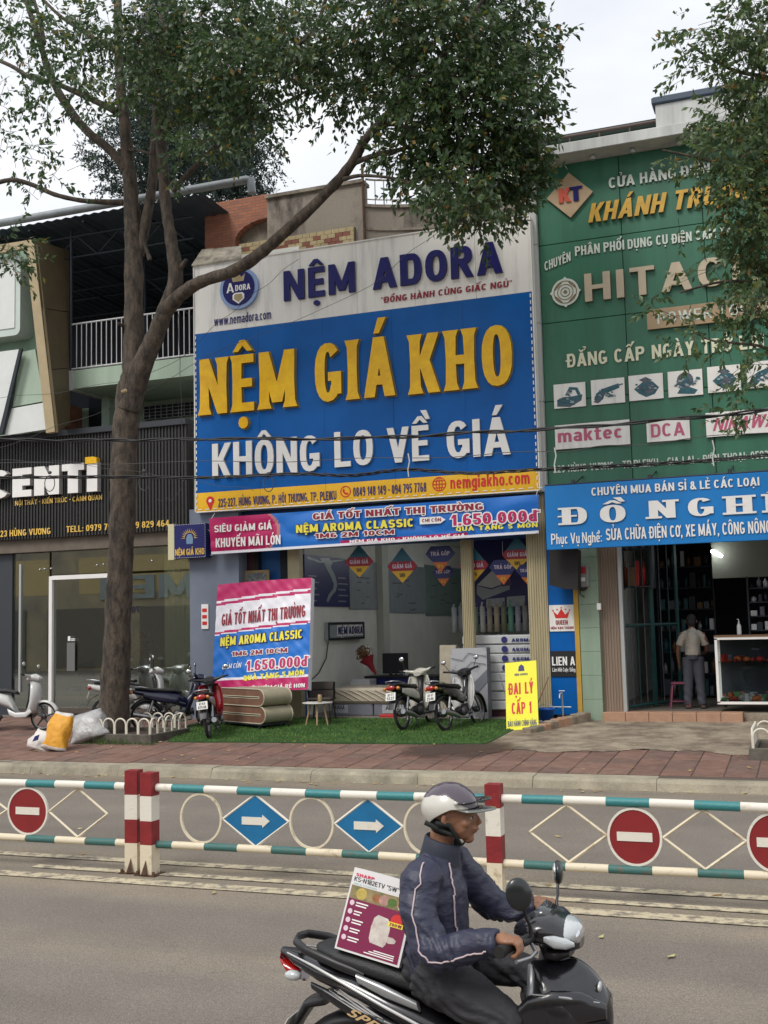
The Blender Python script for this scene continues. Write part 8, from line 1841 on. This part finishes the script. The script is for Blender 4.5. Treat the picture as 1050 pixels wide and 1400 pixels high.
# --- man standing in the right shop, seen from behind
q = at(951, 966, 21.25); MX = (q.x, 21.25, FLC)
mn = thing('person', 'man in pale short sleeved shirt and grey trousers standing with his back to us', 'person', MX, R(8))
K_ = 1.03
b = MB(); 
b.ell((0, .03, 1.5*K_), (.078, .095, .115), 18, 12); b.tube([(0, 0, 1.45*K_), (0, 0, 1.32*K_)], [.05, .06], 12)
b.tube([(0, 0, .88*K_), (0, .0, 1.05*K_), (0, .0, 1.22*K_), (0, .01, 1.33*K_)], [(.15, .1), (.14, .1), (.17, .11), (.08, .07)], 16)
for s_ in (-1, 1):
    ar = [(s_*.17, 0, 1.3), (s_*.235, .02, 1.12), (s_*.26, .05, .98), (s_*.25, .1, .82), (s_*.245, .12, .76)] if s_ < 0 else [(s_*.17, 0, 1.3), (s_*.235, .0, 1.14), (s_*.25, .06, 1.0), (s_*.2, .2, .93), (s_*.17, .26, .93)]
    ar = [(x, y, z*K_) for x, y, z in ar]; b.tube(ar, [.05, .045, .038, .03, .026], 12)
    h0 = Vector(ar[-1]); b.ell(h0+Vector((0, .01, -.045)), (.02, .035, .045), 10, 8)
    for k in range(4): b.tube([h0+Vector((0, -.02+.018*k, -.08)), h0+Vector((s_*-.004, -.02+.018*k, -.115)), h0+Vector((s_*-.018, -.02+.018*k, -.13-.006*(k in (1, 2))))], [.009, .008, .007], 6)
    b.tube([h0+Vector((0, -.03, -.03)), h0+Vector((s_*-.02, -.045, -.07))], [.01, .008], 6)
    b.tube([(s_*.09, 0, .88*K_), (s_*.11, .0, .5*K_), (s_*.13, .0, .07)], [.09, .065, .045], 12)
    b.tube([(s_*.13, -.05, .035), (s_*.135, .13, .03)], [.035, .03], 10)
body = fuse(b, .009, 1, 'body', 'skin_dark', mn)
for s_ in (-1, 1): b = MB(); b.ell((s_*.095, .03, 1.5*K_), (.012, .02, .03), 8, 6); T(b, 'ear', 'skin_dark', mn)
b = MB(); b.ell((0, .02, 1.535*K_), (.088, .103, .1), 18, 12); b.ell((0, -.03, 1.49*K_), (.075, .06, .085), 14, 10); T(b, 'hair', 'hair', mn)
b = MB(); b.tube([(0, 0, .92*K_), (0, 0, 1.05*K_), (0, 0, 1.22*K_), (0, 0, 1.3*K_), (0, .01, 1.37*K_)], [(.17, .13), (.165, .125), (.19, .125), (.175, .1), (.075, .07)], 20)
for s_ in (-1, 1): b.tube([(s_*.08, 0, 1.30*K_), (s_*.165, .0, 1.255*K_), (s_*.225, .02, 1.09*K_)], [.06, .06, .062], 14)
fs = folds(7, .008, 4); mat('shirt', (.47, .43, .37), .8, var=.08, vs=5); fuse(b, .011, 2, 'shirt', 'shirt', mn, disp=lambda v: fs(Vector((v.x, v.y, v.z*1.4))))
b = MB(); b.tube([(-.05, -.0, 1.36*K_), (0, -.065, 1.39*K_), (.05, 0, 1.36*K_)], [.018]*3, 8); T(b, 'collar', 'shirt', mn)
b = MB(); b.tube([(0, 0, .84*K_), (0, 0, .93*K_)], [(.165, .125), (.16, .12)], 16)
for s_ in (-1, 1): b.tube([(s_*.085, 0, .88*K_), (s_*.1, -.0, .5*K_), (s_*.125, 0, .06)], [.11, .09, .075], 16)
mat('grey_trousers', (.07, .075, .095), .8, var=.1); fuse(b, .012, 2, 'trousers', 'grey_trousers', mn, disp=lambda v: .006*math.sin(v.z*40+v.x*30)*(1 if v.z < .3 else .4))
b = MB(); b.tube([(-.165, 0, .915*K_), (0, -.128, .915*K_), (.165, 0, .915*K_)], [(.008, .018)]*3, 8); T(b, 'belt', 'strap', mn)
for s_ in (-1, 1): b = MB(); b.cbox((s_*.135-.05, -.1, -.0), (s_*.135+.05, .17, .03), .012); T(b, 'sandal', 'foot_brown', mn)
# ================================================================ trees
def leafmat(name, c1, c2, tr):
    m = D.materials.new(name); MATS[name] = m; m.use_nodes = True; t = m.node_tree; b = t.nodes['Principled BSDF']; g = t.nodes.new('ShaderNodeNewGeometry')
    r = t.nodes.new('ShaderNodeValToRGB'); e = r.color_ramp.elements; e[0].color = (*c1, 1); e[1].color = (*c2, 1); e[0].position = 0; e[1].position = .93; q = e.new(.975); q.color = (.2, .19, .03, 1); q2 = e.new(1.0); q2.color = (.3, .13, .03, 1)
    t.links.new(g.outputs['Random Per Island'], r.inputs[0]); t.links.new(r.outputs[0], b.inputs['Base Color']); b.inputs['Roughness'].default_value = .42; b.inputs['Specular IOR Level'].default_value = .55
    ts = t.nodes.new('ShaderNodeBsdfTranslucent'); hs = t.nodes.new('ShaderNodeHueSaturation'); hs.inputs['Value'].default_value = 1.5; t.links.new(r.outputs[0], hs.inputs['Color']); t.links.new(hs.outputs[0], ts.inputs[0])
    mx_ = t.nodes.new('ShaderNodeMixShader'); mx_.inputs[0].default_value = tr; t.links.new(b.outputs[0], mx_.inputs[1]); t.links.new(ts.outputs[0], mx_.inputs[2]); t.links.new(mx_.outputs[0], t.nodes['Material Output'].inputs[0])
leafmat('leaf_green', (.028, .06, .024), (.075, .125, .04), .3); leafmat('leaf_green_light', (.04, .08, .03), (.115, .17, .06), .35)
mat('bark', (.1, .077, .056), .95, col2=(.026, .021, .018), vs=9, rampos=(.36, .62), bump=1.0, bs=30, stretch=(1, 1, .4), fine=.3); mat('twig_bark', (.06, .05, .04), .9)
mat('needle', (.028, .055, .042), .8, island=.4)
def leaves(name, clusters, m, parent, size=.085, seed=0, droop=.6, dens=1.0):
    """clusters: (center, radii, leaf count). leaves sit in sprays around twig tips"""
    rnd = np.random.RandomState(seed); V = []; TW = MB()
    for c, rad, n in clusters:
        c = np.array(c); rad = np.array(rad); ns = max(1, int(n*dens/13))
        for _ in range(ns):
            d = rnd.normal(size=3); d /= np.linalg.norm(d); rr = rnd.rand()**(1/2.2); tip = c+d*rad*rr
            ax = d*np.array([1, 1, .5])+np.array([0, 0, -.25])+rnd.normal(size=3)*.5; ax /= np.linalg.norm(ax); L_ = size*rnd.uniform(2.2, 4.6)
            if rnd.rand() < .6:
                TW.tube([tuple(tip-ax*L_*.5), tuple(tip+ax*L_)], [.005, .002], 3, cap=False)
            k = rnd.randint(8, 18)
            for i in range(k):
                u = i/k; p = tip+ax*L_*u+rnd.normal(size=3)*.01; dr = rnd.normal(size=3); dr = dr-ax*dr.dot(ax); dr /= np.linalg.norm(dr)
                ld = dr*.8+ax*.7+np.array([0, 0, -droop*rnd.rand()*1.6]); ld /= np.linalg.norm(ld); s_ = size*rnd.uniform(.6, 1.15)
                w = np.cross(ld, rnd.normal(size=3)); w /= np.linalg.norm(w); nn_ = np.cross(ld, w)
                V.append((p, p+ld*s_*.45+w*s_*.23+nn_*s_*.04, p+ld*s_, p+ld*s_*.45-w*s_*.23+nn_*s_*.04, p+ld*s_*.5-nn_*s_*.02))
    A_ = np.array(V); n = len(A_); co = A_.reshape(-1, 3); me = D.meshes.new(name); me.vertices.add(n*5); me.vertices.foreach_set('co', co.ravel())
    k = np.arange(n)*5; F = np.stack([k, k+1, k+4, k+1, k+2, k+4, k+2, k+3, k+4, k+3, k, k+4], 1).ravel(); me.loops.add(n*12); me.loops.foreach_set('vertex_index', F)
    me.polygons.add(n*4); me.polygons.foreach_set('loop_start', np.arange(n*4)*3); me.polygons.foreach_set('loop_total', np.full(n*4, 3)); me.materials.append(MATS[m]); me.update(calc_edges=True)
    if parent is not None: me.transform(RM[parent.name].inverted())
    o = D.objects.new(name, me); COL.objects.link(o); o.parent = parent; o['kind'] = 'stuff'
    if TW.v: part(TW, 'twigs', 'twig_bark', parent, kind='stuff')
    return o
def limb(pts, parent, name='branch', m='bark', n=12, wob=.0):
    """pts: (px, py, Y, width_px)"""
    P = []; Rr = []
    for px, py, Y, w in pts:
        p = at(px, py, Y); P.append(p); Rr.append(w*.46/FPX*((p-CPOS).dot(CF)))
    C_ = []; RR_ = []
    for i in range(len(P)-1):
        p0 = P[max(i-1, 0)]; p1 = P[i]; p2 = P[i+1]; p3 = P[min(i+2, len(P)-1)]
        for k in range(5):
            t_ = k/5; C_.append(.5*((2*p1)+(-p0+p2)*t_+(2*p0-5*p1+4*p2-p3)*t_*t_+(-p0+3*p1-3*p2+p3)*t_**3)); RR_.append((Rr[i]*(1-t_)+Rr[i+1]*t_)*(1+.05*math.sin(i*7+k*2.3)))
    C_.append(P[-1]); RR_.append(Rr[-1]); b = MB(); b.tube(C_, RR_, n)
    if RR_[0] > .1:
        b.v = [tuple(Vector(v)+Vector((mnoise.noise(Vector(v)*6), mnoise.noise(Vector(v)*6+Vector((9, 0, 0))), 0))*.022) for v in b.v]
    return part(b, name, m, parent)
TY = 17.75
tr = thing('street_tree', 'big old street tree with mossy trunk in the hooped planter', 'tree', at(153, 1003, TY))
limb([(153, 1008, TY, 56), (155, 980, TY, 47), (160, 880, TY, 40), (165, 760, TY, 37), (168, 680, TY, 40), (171, 600, TY, 37), (176, 540, TY, 38), (182, 510, TY, 34), (183, 450, TY, 28), (183, 360, TY, 27), (181, 300, TY+.05, 25), (177, 240, TY+.1, 20), (170, 170, TY+.1, 17), (163, 90, TY+.1, 14), (160, -30, TY, 12)], tr, 'trunk', n=18)
limb([(176, 560, TY-.02, 36), (192, 505, TY-.05, 32), (210, 465, TY-.1, 27), (226, 425, TY-.15, 25), (240, 385, TY-.2, 23), (236, 340, TY-.2, 19), (228, 290, TY-.2, 17), (222, 220, TY-.2, 16), (218, 150, TY-.25, 18), (220, 80, TY-.3, 15), (226, -30, TY-.3, 12)], tr, 'second_trunk', n=16)
limb([(190, 350, TY+.05, 15), (200, 300, TY+.1, 15), (208, 250, TY+.2, 14), (212, 180, TY+.3, 12), (216, 100, TY+.3, 9)], tr)
limb([(224, 428, TY-.15, 24), (245, 405, TY-.3, 20), (275, 385, TY-.5, 18), (320, 370, TY-.7, 18), (360, 343, TY-.85, 18), (395, 312, TY-1.0, 17), (440, 270, TY-1.1, 15), (480, 225, TY-1.2, 15), (500, 190, TY-1.3, 13), (530, 155, TY-1.4, 10), (570, 110, TY-1.5, 8), (620, 60, TY-1.6, 6), (660, 0, TY-1.6, 5)], tr, n=14)
limb([(485, 222, TY-1.2, 9), (520, 210, TY-1.3, 7), (560, 200, TY-1.35, 6), (600, 170, TY-1.5, 4), (650, 120, TY-1.6, 3)], tr); limb([(500, 190, TY-1.3, 8), (520, 172, TY-1.2, 7), (560, 175, TY-1.2, 5), (610, 210, TY-1.0, 4), (660, 250, TY-1, 3)], tr); limb([(470, 245, TY-1.2, 7), (500, 240, TY-1.3, 5), (560, 250, TY-1.4, 4), (620, 290, TY-1.5, 3)], tr)
limb([(172, 232, TY+.05, 13), (150, 205, TY, 13), (120, 180, TY-.1, 12), (95, 150, TY-.2, 13), (72, 110, TY-.3, 11), (55, 60, TY-.4, 9), (42, 20, TY-.5, 8), (30, -20, TY-.5, 7)], tr); limb([(60, 60, TY-.35, 7), (55, 30, TY-.3, 6), (40, -20, TY-.3, 5)], tr)
limb([(158, 152, TY+.05, 11), (130, 138, TY+.1, 9), (95, 122, TY+.2, 8), (70, 112, TY+.2, 7), (40, 105, TY+.3, 7), (15, 90, TY+.4, 6), (-20, 75, TY+.5, 5)], tr)
limb([(168, 277, TY+.05, 10), (140, 276, TY-.1, 8), (110, 274, TY-.3, 7), (75, 266, TY-.4, 7), (45, 253, TY-.5, 7), (15, 246, TY-.6, 7), (-20, 255, TY-.6, 6)], tr)
limb([(236, 262, TY-.1, 9), (255, 240, TY-.1, 8), (290, 205, TY-.2, 7), (320, 185, TY-.3, 6), (350, 160, TY-.4, 5), (400, 135, TY-.5, 4), (455, 105, TY-.6, 3)], tr); limb([(218, 190, TY-.2, 11), (240, 165, TY-.3, 9), (280, 140, TY-.4, 7), (330, 110, TY-.5, 7), (390, 75, TY-.6, 6), (430, 40, TY-.8, 6), (445, 0, TY-.9, 6), (460, -30, TY-.9, 5)], tr)
limb([(165, 72, TY, 9), (140, 60, TY+.1, 8), (110, 40, TY+.2, 7), (80, 20, TY+.3, 5), (50, -10, TY+.3, 4)], tr); limb([(162, 205, TY+.03, 5), (190, 206, TY, 4), (207, 211, TY-.1, 3)], tr)
for a, c in (((205, 355, TY-.15, 7), (197, 332, TY-.2, 4)), ((243, 372, TY-.2, 10), (255, 355, TY-.25, 5)), ((168, 445, TY-.1, 6), (161, 442, TY-.25, 4))): limb([a, c], tr, 'branch_stub')
b = MB(); p = at(172, 535, TY-.2); b.ell(p, (.1, .05, .05), 12, 8); part(b, 'cut_knot', mat('knot', (.32, .24, .13), .9, var=.4, vs=20), tr)
def blobs(spec, Y0, dY, sx=1.0, seed=1):
    rnd = random.Random(seed); out = []
    for px, py, rpx, rpy, n in spec:
        Y = Y0+rnd.uniform(-dY, dY); p = at(px, py, Y); k = (p-CPOS).dot(CF)/FPX; out.append(((p.x, p.y, p.z), (rpx*k, .8*dY*.7+.3, rpy*k), n))
    return out
SP = [  # dense right mass
 (600, 60, 95, 70, 2600), (690, 55, 60, 60, 1600), (540, 120, 70, 55, 1500), (640, 150, 95, 60, 2600), (710, 150, 42, 60, 1300), (570, 190, 60, 40, 1000), (650, 225, 80, 45, 1900), (700, 230, 42, 42, 900), (620, 262, 46, 26, 650), (645, 292, 32, 20, 480), (688, 272, 28, 18, 260), (562, 228, 36, 18, 220), (735, 90, 22, 60, 420), (530, 20, 80, 50, 1500), (640, -20, 120, 40, 1500), (580, 262, 22, 10, 70),
 # upper middle
 (440, 60, 60, 45, 1100), (470, 110, 40, 36, 500), (380, 30, 60, 40, 1300), (400, 100, 50, 35, 500), (330, 80, 55, 50, 1300), (290, 30, 60, 45, 1500), (250, 80, 50, 45, 1200), (300, 140, 50, 35, 900), (350, 160, 38, 28, 380), (240, 130, 45, 35, 800), (290, 195, 40, 25, 350), (200, 50, 40, 40, 800), (455, 150, 30, 22, 160), (345, 120, 50, 40, 700),
 # left, loose
 (150, 40, 45, 40, 480), (100, 60, 50, 35, 380), (60, 45, 50, 40, 360), (20, 30, 40, 40, 360), (20, 110, 40, 40, 230), (95, 120, 55, 35, 260), (130, 150, 28, 20, 90), (75, 150, 30, 20, 60), (20, 190, 30, 24, 70), (70, 225, 40, 22, 110), (20, 215, 34, 26, 80), (50, 262, 26, 10, 30), (180, 120, 25, 40, 300), (385, 190, 20, 12, 20), (10, 330, 18, 24, 160), (4, 350, 16, 20, 160), (400, 60, 40, 40, 400), (240, 230, 16, 20, 40)]
leaves('crown', blobs(SP, TY-.9, .9), 'leaf_green', tr, .135, 3, dens=1.45)
# conifer behind the roofs
cf = thing('conifer_tree', 'dark tiered conifer rising behind the middle roofs', 'tree', at(215, 420, 33)); Yc = 33
base = at(222, 420, Yc); topz = at(222, -10, Yc).z; b = MB(); b.tube([Vector((base.x, Yc, 4)), Vector((base.x, Yc, topz))], [.3, .05], 10); part(b, 'trunk', 'bark', cf)
def conifer(root, bx_, Yc, z0, z1, L0, seed, step):
    rnd = random.Random(seed); BR = MB(); CL = []; z = z0; lev = 0
    while z < z1-.3:
        f = (z-z0)/(z1-z0); Lb = L0*(1-f)**.7+.15
        for k in range(8):
            a = 2*math.pi*(k+.5*(lev % 2))/8+rnd.uniform(-.25, .25); dx, dy = math.cos(a), math.sin(a); L_ = Lb*rnd.uniform(.75, 1.12); P0 = Vector((bx_, Yc, z+rnd.uniform(-.1, .1)))
            fn = lambda u: P0+Vector((dx*L_*u, dy*L_*u, -.1*L_*u+.34*L_*u*u))
            BR.tube([fn(u) for u in (0, .33, .66, 1)], [.03, .022, .014, .006], 4); n = int(L_*3.6)+1
            for i in range(n): u = (i+.8)/n; q = fn(u); CL.append((tuple(q), (.22+.14*(1-u), .22+.14*(1-u), .13), 90))
        z += step; lev += 1
    part(BR, 'branches', 'twig_bark', root, kind='stuff'); leaves('crown', CL, 'needle', root, .13, seed, droop=-.3)
conifer(cf, base.x, 33, at(222, 262, 33).z, topz, 2.55, 2, .52)
c2 = thing('conifer_tree', 'thinner dark conifer behind the first, right of it', 'tree', at(320, 420, 37)); base2 = at(318, 420, 37); b = MB(); b.tube([Vector((base2.x, 37, 4)), Vector((base2.x, 37, at(318, 95, 37).z))], [.25, .04], 8); part(b, 'trunk', 'bark', c2)
conifer(c2, base2.x, 37, at(318, 262, 37).z, at(318, 90, 37).z, 1.8, 5, .5)
# right street tree, trunk just outside the frame
RY = 17.1
t2 = thing('street_tree', 'leafy street tree reaching in from the right picture edge', 'tree', (.15, RY, pz(RY)))
b = MB(); b.tube([(.15, RY, pz(RY)), (.18, RY, 2.5), (.1, RY-.05, 5.5), (.25, RY-.1, 9), (.2, RY, 13)], [.22, .17, .15, .11, .05], 14); part(b, 'trunk', 'bark', t2)
limb([(1110, 300, RY, 12), (1060, 270, RY-.1, 9), (1000, 230, RY-.2, 7), (950, 215, RY-.3, 4), (905, 205, RY-.4, 3)], t2); limb([(1110, 520, RY, 9), (1050, 478, RY-.1, 5), (1015, 470, RY-.15, 4), (975, 466, RY-.2, 3), (950, 455, RY-.2, 2)], t2); limb([(1110, 150, RY, 10), (1060, 110, RY-.2, 7), (1000, 95, RY-.3, 5), (940, 60, RY-.4, 3)], t2); limb([(1110, 420, RY, 8), (1050, 390, RY-.1, 6), (990, 385, RY-.2, 4), (930, 400, RY-.3, 3)], t2)
SP2 = [(1010, 60, 50, 40, 700), (955, 40, 28, 26, 220), (940, 95, 22, 22, 120), (1040, 20, 50, 40, 700), (1035, 110, 40, 40, 700), (985, 110, 28, 22, 200), (1000, 160, 50, 28, 650), (1050, 170, 40, 40, 700), (950, 200, 32, 22, 260), (995, 215, 45, 34, 800), (1045, 230, 42, 40, 900), (1020, 270, 40, 30, 750), (922, 235, 14, 12, 40), (1000, 290, 22, 16, 200), (1045, 310, 36, 36, 700), (1010, 330, 30, 20, 240), (925, 312, 14, 9, 30), (985, 360, 26, 20, 200), (1030, 365, 36, 26, 480), (960, 370, 18, 12, 60), (1040, 410, 30, 26, 330), (1000, 410, 20, 14, 90), (885, 415, 16, 12, 45), (925, 435, 22, 14, 110), (900, 398, 10, 8, 20), (950, 470, 26, 14, 120), (985, 480, 22, 14, 90), (1025, 440, 26, 20, 230), (1015, 520, 26, 18, 120), (1040, 500, 20, 18, 130), (1000, 560, 16, 12, 45), (1035, 570, 22, 22, 110), (925, 478, 14, 10, 30), (1050, 360, 30, 60, 500), (898, 215, 10, 8, 16), (1060, 80, 40, 80, 700)]
SP2 = [(a, b_, c, d, int(n*(.62 if a < 990 else .9))) for a, b_, c, d, n in SP2]
leaves('crown', blobs(SP2, RY-.3, .5, seed=4), 'leaf_green_light', t2, .12, 8, dens=1.25)

# ================================================================ overhead wires
mat('cable', (.012, .012, .013), .6); mat('cable_grey', (.05, .05, .05), .6)
def wire(label, pts, r, m='cable', Y=16.3, n=1, loops=(), group='overhead cables along the street'):
    t = thing('overhead_cable', label, 'cable', at(*pts[0], Y), 0, group); P = [at(*p, Y) for p in pts]; P = [P[0]+(P[0]-P[1])*.8]+P+[P[-1]+(P[-1]-P[-2])*.8]
    C_ = curve(P, len(P)*8)
    for k in range(n):
        b = MB(); rnd = random.Random(len(label)+k*7)
        b.tube([p+Vector((0, .015*math.sin(i*.9+k*2), .02*math.sin(i*.7+k*2.1))) for i, p in enumerate(C_)], r, 6); part(b, 'cable_strand', m, t)
    for px, py, s_ in loops:
        q = at(px, py, Y); b = MB(); b.tube([q+Vector((s_*math.cos(a)*.75, 0, -s_+s_*math.sin(a))) for a in [math.pi*2*i/16 for i in range(17)]], .008, 5); b.ell(q+Vector((0, 0, .05)), (.04, .03, .03), 8, 5); part(b, 'cable_loop', 'cable_grey', t)
    return t
wire('upper thick black cable crossing the lower billboard', [(0, 601), (130, 602), (230, 601), (330, 600), (500, 599), (640, 592), (760, 586), (900, 575), (1050, 561)], .016, n=2)
wire('thin grey cable below the thickest upper cable', [(0, 634), (270, 632), (520, 627), (735, 618), (860, 608), (1050, 590)], .006, 'cable_grey')
wire('lower twisted cable bundle with hanging loops', [(0, 653), (150, 652), (280, 653), (400, 648), (480, 650), (555, 642), (640, 647), (735, 642), (860, 636), (960, 630), (1050, 622)], .012, n=4, loops=((68, 650, .14), (197, 648, .14), (367, 652, .12)))
wire('very thin line sloping over the left shop sign', [(0, 630), (90, 632), (200, 648), (280, 660)], .004, 'cable_grey')
wire('thin stay wire rising across the left balcony to the tree', [(0, 545), (130, 528), (230, 500), (300, 440), (360, 392)], .004, 'cable_grey', 18.2)
wire('second thin stay wire over the white billboard panel', [(60, 590), (180, 545), (300, 480), (480, 405), (580, 330)], .004, 'cable_grey', 18.6)
wire('dangling thin cable hanging from the balcony slab', [(246, 500), (249, 590), (252, 650), (240, 680), (224, 683)], .006, 'cable_grey', 19.8)
for px, py in ((558, 620), (758, 612), (974, 602)):
    q = at(px, py, 16.25); t = thing('cable_hook', 'pale hook tying cables together in front of the %s' % {558: 'billboard lettering', 758: 'white pilaster', 974: 'green address line'}[px], 'hook', q); b = MB(); b.tube([Vector((0, 0, 0)), Vector((.02, 0, -.12)), Vector((-.01, 0, -.25)), Vector((0, 0, -.36))], .01, 5); lpart(b, 'hook_rod', 'stone_white', t)
# ================================================================ street side behind the camera (seen only as reflections)
ob = thing('opposite_building', 'tan row house on the other side of the street seen only in shop glass', 'building', (-18, -12, 0))
b = MB(); b.box((-60, -14, 0), (30, -12, 7.2)); part(b, 'wall', mat('opp_wall', (.5, .4, .25), .85, col2=(.25, .22, .18), vs=.5), ob)
b = MB()
for k in range(14): b.box((-58+k*6, -12.0, .2), (-53.5+k*6, -11.9, 3.4))
part(b, 'shop_openings', mat('opp_dark', (.16, .14, .12), .8), ob, kind='stuff')
RX = 40.8+12; LF = FR((0, -11.98, 0), (-1, 0, 0), (0, 0, 1))
q0 = at(138, 820, RX); q1 = at(268, 783, RX)
text('MEN', LF, -q1.x, q0.z, -q0.x, q1.z, 'poster_grey', ob, depth=.1, t=.2)
q0 = at(180, 838, RX); q1 = at(222, 828, RX); text('268-270', LF, -q1.x, q0.z, -q0.x, q1.z, 'navy_ink', ob, t=.18)
b = MB()
for k in range(9): b.box((-58+k*10, -12.06, 4.2), (-50+k*10, -11.99, 6.2))
part(b, 'shop_boards', mat('opp_board', (.55, .42, .2), .6), ob, kind='stuff')
